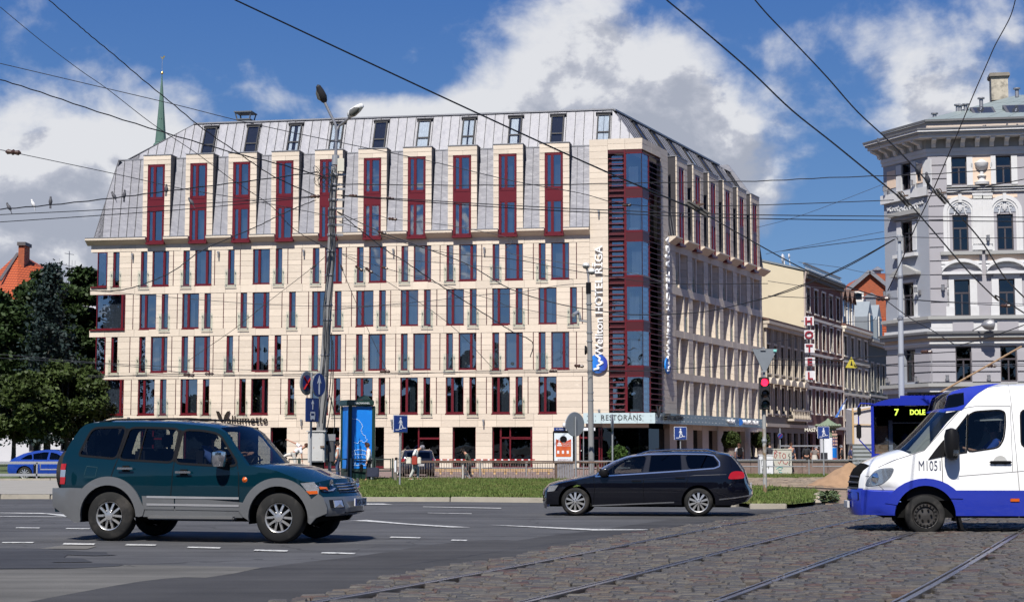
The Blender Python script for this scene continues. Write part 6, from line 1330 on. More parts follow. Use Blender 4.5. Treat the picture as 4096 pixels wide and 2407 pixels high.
 for i in range(n - 1): mb.prism([(arc[i][0],0,arc[i][1]),(arc[i + 1][0],0,arc[i + 1][1]),(arc[i + 1][0],0,arc[i + 1][1] + .2),(arc[i][0],0,arc[i][1] + .2)],(0,-.4,0))
 ob('pediment',mb,gwh,gb); ob('pediment_base',MB().box(cx_ - rr_ - .72,cx_ + rr_ + .72,-.34,0,pz - .15,pz + .02),gwh,gb); ob('pediment_panel',MB().prism([(x,-.01,z) for x,z in arc],(0,-.08,0)),lil,gb)
 z4 = rows[2][0]
 ob('window_architrave',MB().box(a - .42,a,-.10,.14,z4 - .05,z3 + .12).box(b,b + .42,-.10,.14,z4 - .05,z3 + .12).box(a,b,-.1,.14,z3,z3 + .12).box(a - .3,b + .3,-.14,0,z3 + .12,z3 + .32),gwh,gb); [ob('window_block',MB().box(x_,x_ + .5,-.16,.1,z4 - .05,z4 + .6),gwh,gb) for x_ in (a - .5,b)]
 zz = GM.at(*D2(1900,670))[1]; ob('panel',MB().box(a - .15,b + .15,-.2,0,zz - 1.05,zz - .25),lil,gb)
for t,y0,y1,out,m in ((D2,652,685,.34,greyc),(D2,685,700,.2,gwh),(D2,770,805,.14,gwh),(D2,805,830,.55,lead),(D2,830,868,.42,greyc),(D2,868,905,.12,peach),(D2,905,925,.22,gwh),(D2,925,945,.12,gwh)):
 band('string_course',ZD(t,y1),ZD(t,y0),out,m)
ob('sill_zone',MB().box(0.01,UR,-.14,0,ZD(D2,769),ZD(D2,700)),gwh,gb)
band('ground_cornice',ZD(D2,1345),ZD(D2,1310),.5,greyc); band('ground_fascia',ZD(D2,1400),ZD(D2,1345),.3,gwh); ob('shopfront',MB().box(0,UR,.05,.1,.1,3.9),cglassd,gb); ob('shopfront',MB().box(LL,0,.05,.1,.1,3.9),cglassd,gb,rz=lrz); ob('ground_pier',MB().box(-.1,.7,-.12,.3,0,3.9).box(3.3,4.1,-.12,.3,0,3.9).box(7,7.8,-.12,.3,0,3.9),lil,gb)
qu0,qu1 = 0.0,GM.at(*D1(1757,800))[0]
z = ZD(D2,652); 
while z < ZD(D1,560): ob('quoin',MB().box(.02,qu1,-.10,0,z + .02,min(z + .84,ZD(D1,556)) - .03),lil,gb,bevel=.015); z += .84
z = ZD(D2,1305)
while z < ZD(D2,950) - .3:
 zz = min(z + .63,ZD(D2,946)); x = .02
 for a,b in uw + [(UR,UR)]: ob('rusticated_block',MB().box(x,a - .02,-.12,0,z + .035,zz - .035),lil,gb,bevel=.02); x = b + .02
 h = lcol[3]; ob('rusticated_block',MB().box(LL + .05,h[0] - .02,-.12,0,z + .035,zz - .035),lil,gb,rz=lrz,bevel=.02); ob('rusticated_block',MB().box(h[1] + .02,-.02,-.12,0,z + .035,zz - .035),lil,gb,rz=lrz,bevel=.02); z += .63
for t,x0,y0,x1,y1,m,out,nm in ((D1,1262,640,1306,905,gwh,.1,'pilaster'),(D1,1406,600,1450,890,gwh,.1,'pilaster'),(D1,1172,690,1252,880,peach,.03,'panel'),(D1,1442,620,1522,830,peach,.03,'panel'),(D1,1525,580,1600,865,gwh,.06,'pilaster'),(D1,1268,1195,1306,1490,gwh,.08,'window_architrave'),(D1,1423,1170,1450,1480,gwh,.08,'window_architrave'),(D2,1278,310,1320,660,gwh,.08,'window_architrave'),(D2,1438,285,1456,650,gwh,.08,'window_architrave')):
 tr(t,x0,y0,x1,y1,m,out,nm,GL,lrz)
for h in lcol[1:3]: ob('sill',MB().box(h[0] - .5,h[1] + .5,-.3,0,h[2] - .25,h[2] - .03),gwh,gb,rz=lrz)
h = lcol[1]; cx_ = (h[0] + h[1]) / 2; ob('hood',MB().box(cx_ - 1.35,cx_ + 1.35,-.42,0,h[3] + .35,h[3] + .62).box(cx_ - 1.15,cx_ + 1.15,-.25,0,h[3] + .12,h[3] + .35),greyc,gb,rz=lrz)
h = lcol[2]; cx_ = (h[0] + h[1]) / 2; ob('pediment',MB().prism([(cx_ - 1.3,0,h[3] + .45),(cx_ + 1.3,0,h[3] + .45),(cx_ + 1.3,0,h[3] + .6),(cx_,0,h[3] + 1.15),(cx_ - 1.3,0,h[3] + .6)],(0,-.4,0)),greyc,gb,rz=lrz); ob('architrave',MB().box(h[0] - .15,h[1] + .15,-.08,0,h[3] + .02,h[3] + .2),gwh,gb,rz=lrz)
band('belt',GL.at(*D1(1134,980))[1] - .35,GL.at(*D1(1134,950))[1],.22,gwh,main=False)
gar = MB(); uu,zz = GL.at(*D1(1180,1075)); u2,z2 = GL.at(*D1(1520,1000))
for i in range(15):
 t = i / 14; x,z = uu + (u2 - uu) * t,zz + .1 - .55 * 4 * t * (1 - t) * .5; gar.bar((x,-.05,z),(x + .22,-.05,z + random.uniform(-.2,.25)),.07,.09).bar((x,-.05,z),(x + .1,-.05,z - random.uniform(.1,.3)),.07,.08)
ob('garland_relief',gar,gwh,gb,rz=lrz)
lampm = MB().lathe([(.09,0),(.10,.3),(.13,.32)],(0,-.35,0),10).box(-.03,.03,-.35,0,.02,.08).box(-.1,.1,-.06,0,-.12,.16).mesh('wall_lamp',False,gmetal)
for fr,rz_,t,x,y in ((GL,lrz,D1,1190,905),(GL,lrz,D1,1460,845),(GL,lrz,D2,1195,455),(GL,lrz,D2,1500,420),(GM,0,D2,1718,400),(GL,lrz,D2,1215,1305),(GL,lrz,D2,1500,1295),(GM,0,D2,1760,1285),(GM,0,D2,2168,1285),(GM,0,D1,2160,1390)):
 uu,zz = fr.at(*t(x,y)); link('wall_lamp',lampm,gb,Matrix.Rotation(rz_,3,'Z') @ Vector((uu,-.02,zz)),rz_)
uu,zz = GM.at(*D2(2185,735),-1.2); ob('floodlight',MB().lathe([(.05,-.5),(.26,-.3),(.36,0),(.3,.22),(.02,.3)],(0,0,0),14,'x'),gmetal,gb,(uu,-1.2,zz),smooth=True); ob('floodlight_arm',MB().tube([(uu - .4,-1.2,zz),(uu - .9,-.2,zz - .25)],.04),gmetal,gb)
# street buildings in a row,beyond the hotel
sa = R(65.9); rsa = sa
def street_house(name,label,o,length,depth,zc,wallm,floors,nwin,ww,trim,roofm,roof_h,gablem=None,cornm=None,win_m=None,mull=True,base=3.4,start=None,extra=None):
 h = thing(name,label,'building',(o[0],o[1],0),sa); gap = (length - nwin * ww) / (nwin + .0); hl = []
 for z0,z1 in floors:
  for i in range(nwin): a = gap / 2 + i * (ww + gap); hl.append((a,a + ww,z0,z1))
 shops = [(gap / 2 + i * (ww + gap) - gap * .15,gap / 2 + i * (ww + gap) + ww + gap * .15,.3,base - .5) for i in range(nwin)]
 ob('wall',holes_wall(0,length,0,zc,hl + shops,0,.45),wallm,h)
 for q in hl: old_window(h,*q,.38,win_m or wfr_white,mull=mull,surround=(trim,.16))
 for q in shops: ob('shop_window',MB().box(q[0],q[1],.25,.3,q[2],q[3]),cglassd,h)
 ob('gable_wall',MB().prism([(-.02,.0,0),(-.02,depth,0),(-.02,depth,zc + roof_h * 1.0),(-.02,.0,zc)],(.3,0,0)) if roof_h > 0 else MB().box(-.02,.3,.46,depth,0,zc),gablem or wallm,h)
 ob('cornice',MB().box(-.1,length,-.55,0,zc - .25,zc + .0).box(-.05,length,-.35,0,zc - .6,zc - .25),cornm or trim,h)
 ob('string_course',MB().box(0,length,-.2,0,base,base + .3),trim,h)
 for z0,z1 in floors[1:]: ob('string_course',MB().box(0,length,-.14,0,z0 - .75,z0 - .5),trim,h)
 ob('roof',MB().prism([(-.1,-.5,zc + .02),(-.1,depth,zc + roof_h + .02),(-.1,depth,zc + roof_h + .2),(-.1,-.5,zc + .2)],(length + .1,0,0)),roofm,h)
 ob('core',MB().box(.4,length - .1,1.0,depth - .1,0,zc - .3),dark,h)
 return h
t_ = 15.9; hend = (HC[0] + math.cos(hb) * 31.2,HC[1] + math.sin(hb) * 31.2)
at_ = lambda o,d: (o[0] + math.cos(sa) * d,o[1] + math.sin(sa) * d)
o1 = at_(hend,.1); b1 = street_house('ornate_house','low dark ornate house with arched hoods between the hotel and the tall brown house',o1,14.2,10,12.6,mat('grey_brown_render',(.19,.165,.135),.9,var=.15),[(4.6,6.9),(8.1,10.6)],6,1.15,mat('beige_trim',(.46,.40,.32),.85,var=.15),mat('dark_brown_roof',(.10,.055,.04),.7),2.6)
for i in range(6):
 x = 14.2 / 6 * (i + .5); ob('arched_hood',MB().prism([(x - .95,0,7.15)] + [(x + .95 * math.cos(t),0,7.3 + .42 * math.sin(t)) for t in np.linspace(PI,0,9)] + [(x + .95,0,7.15)],(0,-.55,0)),MATS['beige_trim'],b1)
 for s in (-.95,.85): ob('pilaster',MB().box(x + s,x + s + .14,-.18,0,4.3,12),MATS['beige_trim'],b1)
ob('balcony',MB().box(7.4,14.1,-.7,0,4.0,4.2).box(7.4,14.1,-.7,-.6,4.9,5.05),MATS['beige_trim'],b1); bl = MB().lathe([(.09,0),(.13,.2),(.05,.45),(.09,.68)],(0,0,0),8).mesh('baluster',True,MATS['beige_trim'])
for i in range(11): link('baluster',bl,b1,(7.6 + i * .6,-.65,4.2))
o2_ = at_(hend,14.6); brn = mat('brown_render',(.15,.068,.055),.9,var=.12); crm = mat('cream_gable',(.55,.485,.35),.9,var=.08,scale=.5)
b2 = street_house('brown_house','tall reddish brown five storey house with cream side wall and vertical sign',o2_,15.6,12,18.3,brn,[(4.9,7.1),(8.0,10.4),(11.2,13.6),(14.6,16.9)],5,1.35,mat('pale_trim',(.58,.54,.48),.85,var=.1),mat('grey_roof_sheet',(.22,.25,.27),.5,.3,var=.1),3.2,gablem=crm,cornm=mat('dark_cornice',(.09,.085,.075),.8))
rl = MB()
for i in range(26): rl.bar((i * .6 + .3,-.3,18.4),(i * .6 + .3,.1,19.1),.05)
rl.box(0,15.6,-.1,.1,19.1,19.2); ob('roof_railing',rl,mat('rail_grey',(.3,.3,.3),.6),b2); ob('downpipe',MB().tube([(-.25,-.3,18.3),(-.15,-.1,17.4),(-.15,-.1,.2)],.09).tube([(15.6,-.1,18),(15.6,-.1,.2)],.08),mat('pale_pipe',(.45,.38,.33),.6),b2)
ob('satellite_dish',MB().lathe([(.02,0),(.35,.08),(.5,.2)],(2.2,2.4,19.9),20,'y').tube([(2.2,2.4,19.2),(2.2,2.5,19.9)],.06),mat('dish_white',(.6,.6,.6),.5),b2); ob('satellite_dish',MB().lathe([(.02,0),(.2,.05),(.25,.12)],(1.2,1.6,20.0),16,'y').tube([(1.2,1.6,19),(1.2,1.7,20)],.04),MATS['dish_white'],b2)
o3 = at_(hend,30.2); b3 = street_house('beige_house','grey beige four storey house beyond the brown house, with brown gabled dormers',o3,13.2,12,14.2,mat('beige_grey_render',(.235,.215,.18),.9,var=.1),[(4.5,6.9),(7.8,10.0),(11.2,13.2)],4,1.3,mat('cream_trim',(.62,.58,.48),.85),mat('brown_mansard',(.16,.07,.05),.7,var=.2),1.5)
for i in range(3):
 x = 1.4 + i * 2.2; d = ob('dormer',MB().prism([(x,.3,14.4),(x + 1.4,.3,14.4),(x + 1.4,.3,17.2),(x + .7,.3,18.2),(x,.3,17.2)],(0,3,0)),MATS['dark_cornice'],b3); ob('pane',MB().box(x + .25,x + 1.15,.22,.28,14.7,17.0),wglass,d); ob('dormer_roof',MB().prism([(x - .3,.0,17.1),(x + .7,.0,18.4),(x + 1.7,.0,17.1),(x + 1.7,.0,16.95),(x + .7,.0,18.2),(x - .3,.0,16.95)],(0,3.2,0)),MATS['dark_brown_roof'],d); ob('frame',MB().box(x + .15,x + .25,.15,.3,14.6,17.1).box(x + 1.15,x + 1.25,.15,.3,14.6,17.1),wfr_white,d)
o4 = at_(hend,43.5); b4 = street_house('dark_green_house','narrow dark green-grey house with sheet metal dormers, last of the street row',o4,12.4,12,13.6,mat('dark_green_render',(.085,.10,.095),.9,var=.1),[(4.5,6.9),(8.0,11.0)],4,1.2,mat('grey_trim',(.36,.35,.31),.85),MATS['grey_roof_sheet'],3.2)
for i in range(2):
 x = .6 + i * 5.0; d = ob('dormer',MB().prism([(x,.2,13.6),(x + 3.0,.2,13.6),(x + 3.0,.2,16.2),(x + 1.5,.2,18.0),(x,.2,16.2)],(0,5,0)),MATS['grey_roof_sheet'],b4); ob('window',MB().box(x + .8,x + 2.2,.1,.25,14.0,16.6),wfr_white,d); ob('pane',MB().box(x + .95,x + 2.05,.05,.12,14.1,16.4),oglass,d)
vs_ = thing('vertical_hotel_sign','projecting vertical sign of five white boxed red letters on the brown house','sign',(0,0,0))
whb = mat('sign_box_white',(.55,.55,.58),.6); redt = mat('sign_red',(.22,.008,.02),.5)
for i,ch in enumerate('HOTEL'):
 y0 = 698 + i * 134; p = P(*D2(400 + i * 3.5,y0),150); s = .42
 b = ob('letter_box',MB().box(-s,s,0,.25,-s,s),whb,vs_,p,R(-8),bevel=.03); ob('letter_back',MB().box(s,s + .04,.02,.4,-s,s),mat('sign_edge',(.7,.68,.62),.6),b)
 t = txt('letters',ch,.92,redt,b,(0,-.04,-.33),ext=.05,align='CENTER',bold=.03,xs=1.05)
ob('sign_mast',MB().tube([P(*D2(398,640),150.6),P(*D2(418,1290),150.6)],.06).tube([P(*D2(330,700),151.5),P(*D2(400,700),150.6)],.05).tube([P(*D2(345,1240),151.5),P(*D2(410,1240),150.6)],.05),gmetal,vs_)
def flat_house(name,label,Y,outline,m,depth,roofm,y_th=.3):
 pts = [P(x,y,Y) for x,y in outline]; h = thing(name,label,'building',(pts[0].x,Y,0)); lo = [Vector((p.x - pts[0].x,0,p.z)) for p in pts]; lo = [Vector((lo[0].x,0,0))] + lo + [Vector((lo[-1].x,0,0))]
 ob('wall',MB().prism(lo,(0,depth,0)),m,h); return h,lo
brickm,bt,bb = nt('orange_brick'); g_ = N(bt,'ShaderNodeNewGeometry'); sp_ = N(bt,'ShaderNodeSeparateXYZ',{0: g_.outputs['Position']}); vv = N(bt,'ShaderNodeCombineXYZ',{0: sp_.outputs[0],1: sp_.outputs[2]})
bk = N(bt,'ShaderNodeTexBrick',{'Vector': vv,'Color1': (.34,.075,.025,1),'Color2': (.24,.05,.02,1),'Mortar': (.25,.13,.08,1),'Scale': 2.0,'Mortar Size': .015,'Brick Width': .6,'Row Height': .2}); bt.links.new(bk.outputs[0],bb.inputs['Base Color']); bb.inputs['Roughness'].default_value = .9; MATS['orange_brick'] = brickm
tile_or,tt_,tb = nt('orange_roof_tiles'); g_ = N(tt_,'ShaderNodeNewGeometry'); sp_ = N(tt_,'ShaderNodeSeparateXYZ',{0: g_.outputs['Position']}); wv = N(tt_,'ShaderNodeTexWave',{'Vector': g_.outputs['Position'],'Scale': 1.0,'Distortion': .4},wave_type='BANDS',bands_direction='Z'); wx = N(tt_,'ShaderNodeTexWave',{'Vector': g_.outputs['Position'],'Scale': 1.3},wave_type='BANDS',bands_direction='X')
hh = M(tt_,'MULTIPLY',wv.outputs[0],M(tt_,'MULTIPLY_ADD',wx.outputs[0],.5,.5)); tt_.links.new(rgb(tt_,hh,(.20,.035,.012),(.52,.105,.025)),tb.inputs['Base Color']); tb.inputs['Roughness'].default_value = .8; tt_.links.new(N(tt_,'ShaderNodeBump',{'Height': hh,'Strength': .8,'Distance': .05}).outputs[0],tb.inputs['Normal'])
bh,lo = flat_house('brick_gable_house','orange brick gable house with grey verges rising behind the street row',235,[D2(700,640),D2(712,470),D2(995,228),D2(1155,372),D2(1300,480),D2(1300,640)],brickm,14,None)
for a,b in ((lo[2],lo[3]),(lo[3],lo[5])): ob('verge',MB().bar(a + Vector((0,-.2,.25)),b + Vector((0,-.2,.25)),.8,.5),gmetal,bh)
p = P(*D2(892,465),234.5) - bh.location; ob('window',MB().box(p.x - .8,p.x + .8,-.2,.2,p.z - .8,p.z + .9),wfr_white,bh); ob('pane',MB().box(p.x - .5,p.x + .5,-.3,-.1,p.z - .2,p.z + .6),cglassd,bh)
p = P(*D2(1095,250),236) - bh.location; ob('chimney',MB().box(p.x - 1,p.x + 1,1,3,p.z - 3,p.z + .3),brickm,bh); ob('chimney_cap',MB().lathe([(.5,0),(.5,.5),(1.0,.5),(.1,1.1)],(p.x,2,p.z + .3),10),gmetal,bh)
ob('roof_slope',MB().prism([P(*D2(1000,240),235.8) - bh.location,P(*D2(1160,385),235.8) - bh.location,P(*D2(1160,330),245) - bh.location,P(*D2(1060,235),245) - bh.location],(0,.1,0)),MATS['dark_brown_roof'],bh)
th,lo = flat_house('tiled_roof_house','low orange tiled roof with a grey sheet dormer below the brick gable',215,[D2(700,640),D2(860,555),D2(985,560),D2(1170,680)],tile_or,6,None)
p = P(*D2(1025,560),214) - th.location; ob('dormer',MB().box(p.x - .7,p.x + .6,-.6,1,p.z - 2,p.z + 1.2),gmetal,th); ob('dormer_cap',MB().prism([(p.x - 1.1,-.8,p.z + 1.3),(p.x + 1.0,-.8,p.z + 1.3),(p.x,-.8,p.z + 1.9)],(0,1.5,0)),gmetal,th)
# left side: orange tiled house,white house behind the trees,church spire
oh = thing('orange_tiled_house','house with steep bright orange tiled hip roof at the far left','building',(P(60,1700,175).x,175,0)); Lq = lambda x,y,Y=175: P(*A2(x,y),Y) - oh.location
a,bq,c_,d_ = Lq(180,28,180),Lq(-260,420),Lq(30,400,172),Lq(560,330,181)
ob('roof',MB().add([Lq(180,28,180),Lq(-300,470,180),Lq(-20,480,171),Lq(160,520,171),Lq(620,330,180),Lq(420,160,186)],[(0,1,2),(0,2,3),(0,3,4),(0,4,5)]),tile_or,oh)
ob('hip_flashing',MB().bar(Lq(178,32,179.8),Lq(0,300,174.0),.35,.15),mat('dark_flash',(.08,.07,.07),.6),oh); ob('wall',MB().box(-14,12,2,12,0,Lq(100,500).z),mat('white_render',(.52,.52,.54),.9,var=.08,scale=.4),oh)
ch = ob('chimney',MB().box(Lq(98,0).x,Lq(158,0).x,3,5,Lq(0,150).z,Lq(0,-78).z),brickm,oh); ob('chimney_cap',MB().box(Lq(88,0).x,Lq(172,0).x,2.8,5.2,Lq(0,-78).z,Lq(0,-112).z),MATS['dark_flash'],ch)
wh = thing('white_house','long white rendered house half hidden behind the park trees','building',(P(0,1700,168).x,168,0)); ww_ = P(420,1700,168).x - wh.location.x
hs_ = [(3 + i * 3.2,4.2 + i * 3.2,z,z + 1.6) for i in range(5) for z in (1.2,4.6)]; ob('wall',holes_wall(-12,ww_ + 6,0,11.5,hs_,0,.4),MATS['white_render'],wh); ob('core',MB().box(-11,ww_ + 5,.8,8,0,11),dark,wh)
for q in hs_: old_window(wh,*q,.2)
ob('roof',MB().prism([(-13,-.6,11.5),(-13,9,15),(-13,9,15.2),(-13,-.6,11.8)],(ww_ + 20,0,0)),MATS['dark_flash'],wh)
p = P(*A2(680,150),165); an = thing('roof_antenna','thin television antenna on the roof behind the trees','antenna',(p.x,165,0)); z0,z1 = p.z,P(*A2(680,10),165).z
ob('mast',MB().tube([(0,0,z0 - 5),(0,0,z1)],.05),gmetal,an); ob('elements',MB().tube([(-1.3,0,z1 - 1.2),(.9,0,z1 - 1.7)],.035).tube([(-.3,-.6,z1 - .3),(.3,.6,z1 - .3)],.03).tube([(.5,0,z1 - 1.9),(1.3,0,z1 - 1.5)],.03),gmetal,an)
for lx,tw in ((-1.0,.3),(.3,.4),(.6,.4)): ob('element',MB().tube([(lx,0,z1 - 1.25 - lx * .22 - tw),(lx,0,z1 - 1.25 - lx * .22 + tw)],.02),gmetal,an)
SPY = 430; sx = (631 - CX) / F * SPY; Z = lambda y: H + (1793 - y) / F * SPY; k_ = SPY / F
cop = mat('verdigris_copper',(.075,.145,.115),.7,.1,var=.35,scale=.5,dirt=(.03,.05,.045),dscale=.35,dlo=.55,dhi=.63,stretch=(1,1,.35)); gold = mat('gilt',(.75,.52,.15),.25,.9)
sx -= .4; sp2 = thing('church_spire','slender green copper church spire with golden ball and weathercock','church spire',(sx,SPY,0))
ob('spire',MB().lathe([(23 * k_,Z(561)),(18 * k_,Z(500)),(12 * k_,Z(420)),(6 * k_,Z(340)),(1.6 * k_,Z(282))],(0,0,0),8),cop,sp2); ob('onion_base',MB().lathe([(20 * k_,Z(700)),(20 * k_,Z(600)),(26 * k_,Z(592)),(31 * k_,Z(580)),(29 * k_,Z(569)),(24 * k_,Z(563))],(0,0,0),16),cop,sp2,smooth=True)
ob('ball',MB().lathe([(.02,-6.5 * k_),(4.5 * k_,-5 * k_),(6.5 * k_,0),(4.5 * k_,5 * k_),(.02,6.5 * k_)],(0,0,Z(274)),14),gold,sp2,smooth=True); ob('needle',MB().tube([(0,0,Z(284)),(0,0,Z(208))],.8 * k_),gmetal,sp2)
ob('weathercock',MB().prism([(-7 * k_,0,Z(205)),(-4 * k_,0,Z(213)),(3 * k_,0,Z(216)),(5 * k_,0,Z(208)),(9 * k_,0,Z(207)),(9 * k_,0,Z(202)),(4 * k_,0,Z(204)),(1 * k_,0,Z(211)),(-3 * k_,0,Z(208))],(0,.6,0)),gold,sp2)
for i in range(4):
 for s in (-.35,.35): ob('lucarne',MB().box(s * 12 * k_ - 1.2 * k_,s * 12 * k_ + 1.2 * k_,-14 * k_,-6 * k_,Z(480 + i * 6 - i * 18),Z(474 + i * 6 - i * 18)),dark,sp2) if i in (1,) else None
# TREES
def leafmat(name,c,v=.5,tr_=.25):
 m,t,b = nt(name); g = N(t,'ShaderNodeNewGeometry'); n = N(t,'ShaderNodeTexNoise',{'Vector': g.outputs['Position'],'Scale': .9,'Detail': 3.0})
 f = M(t,'MULTIPLY',M(t,'MULTIPLY_ADD',g.outputs['Random Per Island'],v * 1.6,1 - v * .8),M(t,'MULTIPLY_ADD',n,1.0,.5)); cc = N(t,'ShaderNodeVectorMath',{0: c},operation='SCALE'); t.links.new(f,cc.inputs['Scale']); t.links.new(cc.outputs[0],b.inputs['Base Color'])
 b.inputs['Roughness'].default_value = .55; b.inputs['Specular IOR Level'].default_value = .18; MATS[name] = m; return m
lm1 = leafmat('linden_leaf',(.038,.056,.014)); lm2 = leafmat('maple_leaf',(.024,.042,.012)); lm3 = leafmat('spruce_needle',(.018,.030,.027),.5); bark = mat('bark',(.045,.038,.03),.95,var=.3,scale=5,bump=1,bscale=12)
def cards(c,n,s,up=.3):
 """n leaf-sized quads at points c (n,3)"""
 n = len(c); a = RNG.normal(size=(n,3)); a[:,2] *= .7; a /= np.linalg.norm(a,axis=1)[:,None]; b = np.cross(a,RNG.normal(size=(n,3))); b /= np.linalg.norm(b,axis=1)[:,None]
 sz = (s * RNG.uniform(.55,1.35,n))[:,None]; v = np.stack([c - a * sz,c + b * sz * .55,c + a * sz,c - b * sz * .55],1); return v
def crown_obj(name,V,m,par):
 n = len(V); me = bpy.data.meshes.new(name); me.vertices.add(n * 4); me.vertices.foreach_set('co',V.reshape(-1)); me.loops.add(n * 4); me.loops.foreach_set('vertex_index',np.arange(n * 4)); me.polygons.add(n); me.polygons.foreach_set('loop_start',np.arange(n) * 4); me.polygons.foreach_set('loop_total',np.full(n,4)); me.update(); me.materials.append(m); return link(name,me,par)
def broad_tree(name,label,x,y,ztop,rad,zlow,n,lm,ls=.22,trunk=.28,seed=0,group='park trees on the left'):
 rg = np.random.default_rng(seed); t = thing(name,label,'tree',(x,y,0),0,group); zc = (ztop + zlow) / 2; hz = (ztop - zlow) / 2; cl = []
 for _ in range(70):
  d = rg.normal(size=3); d /= np.linalg.norm(d); r = rg.uniform(.55,1.0) ** .5; cl.append((d[0] * rad * r * .85,d[1] * rad * r * .85,zc + d[2] * hz * r * .88))
 cl = np.array(cl); cr_ = rg.uniform(.16,.30,len(cl)) * rad; k = rg.integers(0,len(cl),n); d = rg.normal(size=(n,3)); d /= np.linalg.norm(d,axis=1)[:,None]; r = rg.uniform(.45,1.05,n)[:,None]
 c = cl[k] + d * r * cr_[k][:,None] * np.array([1,1,.72]); crown_obj('crown',cards(c,n,ls),lm,t)
 tk = MB().tube([(0,0,-.1),(.05,0,zlow * .6),(0,.1,zc),(.1,0,ztop - hz * .4)],[trunk,trunk * .8,trunk * .5,trunk * .15],8); ob('trunk',tk,bark,t,smooth=True)
 for q in cl[:14]: ob('limb',MB().tube([(0,0,zlow * .8 + rg.uniform(0,hz)),tuple(q * np.array([.5,.5,1]) - np.array([0,0,.4])),tuple(q)],[trunk * .35,trunk * .2,.03],5),bark,t,smooth=True)
 return t
def spruce(x,y,ztop,rad,n,seed=3):
 rg = np.random.default_rng(seed); t = thing('blue_spruce','tall dusky blue spruce standing among the broadleaf trees','tree',(x,y,0),0,'park trees on the left'); C_ = []; z = ztop - .3; lev = 0
 while z > 2.2:
  f = (ztop - z) / (ztop - 2.2); L = rad * (f ** .85) * rg.uniform(.8,1.1) + .25; nb = 7 + int(f * 6)
  for b in range(nb):
   a = rg.uniform(0,2 * PI); ll = L * rg.uniform(.7,1.12); m = int(n * (.3 + f) * .04 * .5) + 24; s = rg.uniform(0.1,1,m) ** .7; wob = rg.normal(size=(m,3)) * np.array([.16,.16,.10]) * (1 + s[:,None] * 1.2)
   C_.append(np.c_[np.cos(a) * ll * s,np.sin(a) * ll * s,z - .32 * ll * s + .25 * ll * s ** 3] + wob)
  z -= .42 + f * .12
 C_ = np.concatenate(C_); crown_obj('crown',cards(C_,len(C_),.16),lm3,t); ob('trunk',MB().tube([(0,0,0),(0,0,ztop)],[.28,.03],8),bark,t,smooth=True); return t
px_ = lambda x,Y: (x - CX) / F * Y; zy_ = lambda y,Y: H + (1793 - y) / F * Y
broad_tree('broadleaf_tree','dark broadleaf tree at the left edge of the picture below the orange roof',px_(-20,132),132,zy_(1160,132),5.2,2.4,48000,lm2,seed=1)
broad_tree('broadleaf_tree','tall dark broadleaf tree rising behind the blue spruce',px_(150,138),138,zy_(1062,138),4.8,2.6,48000,lm2,seed=2)
broad_tree('broadleaf_tree','dark broadleaf tree between the blue spruce and the hotel corner',px_(310,140),140,zy_(1050,140),4.2,2.4,48000,lm2,seed=3)
broad_tree('broadleaf_tree','broadleaf tree partly hidden behind the hotel corner',px_(430,146),146,zy_(1018,146),4.2,2.4,40000,lm1,seed=4)
broad_tree('linden_tree','low spreading linden in front, right under the white band of the hotel',px_(270,106),106,zy_(1445,106),3.1,2.2,30000,lm1,.16,.18,seed=5)
broad_tree('linden_tree','low spreading linden in front at the left edge of the park',px_(60,104),104,zy_(1475,104),2.9,1.9,30000,lm1,.16,.18,seed=6)
spruce(px_(195,116),116,zy_(1048,116),3.1,900)
bt_ = []
rg = np.random.default_rng(5)
for i in range(34):
 x = -120 + i * 7.5 + rg.uniform(-3,3); y = -75 + rg.uniform(-12,12); h = rg.uniform(11,16) if i % 6 else 19; n = 2600; d = rg.normal(size=(n,3)); d /= np.linalg.norm(d,axis=1)[:,None]; r = rg.uniform(.5,1.05,n)[:,None]; bt_.append(np.array([x,y,h * .55]) + d * r * np.array([6.2,5,h * .48]))
c = np.concatenate(bt_); o = crown_obj('park_trees',cards(c,len(c),.8),lm2,None); tag(o,'belt of dark park trees on the viewer side of the square','trees',kind='stuff')
# STREET FURNITURE
conc = mat('pole_concrete',(.20,.20,.20),.85,var=.2,scale=3,bump=.3,dirt=(.12,.08,.05),dscale=2,dlo=.62,dhi=.75,stretch=(1,1,.3)); galv = mat('galvanised',(.30,.31,.32),.5,.4,var=.12,scale=8); gdark = mat('dark_green_paint',(.008,.028,.022),.35,coat=.4); rust = mat('rusty_iron',(.13,.085,.06),.8,.2,var=.3,scale=12); ins = mat('brown_insulator',(.06,.03,.02),.4); wirem = mat('black_wire',(.012,.012,.014),.6); sback = mat('sign_back_grey',(.20,.22,.24),.5,.3)
sblue = mat('sign_blue',(.009,.033,.17),.5); sred = mat('sign_red_face',(.30,.01,.012),.4); swhite = mat('sign_white',(.65,.66,.68),.5)
LR = lambda o,*p: [P(x,y,Y) - o for x,y,Y in p]
def post(name,label,cat,x,ytop,Y,r,ybot=None,m=None,group=None,lean=0.0):
 b = P(x,1793,Y); t = thing(name,label,cat,(b.x,Y,0),0,group); z1 = H + (1793 - ytop) / F * Y
 ob('post',MB().tube([(0,0,0),(lean * z1,0,z1)],r,10),m or galv,t,smooth=True); return t
zY = lambda y,Y: H + (1793 - y) / F * Y
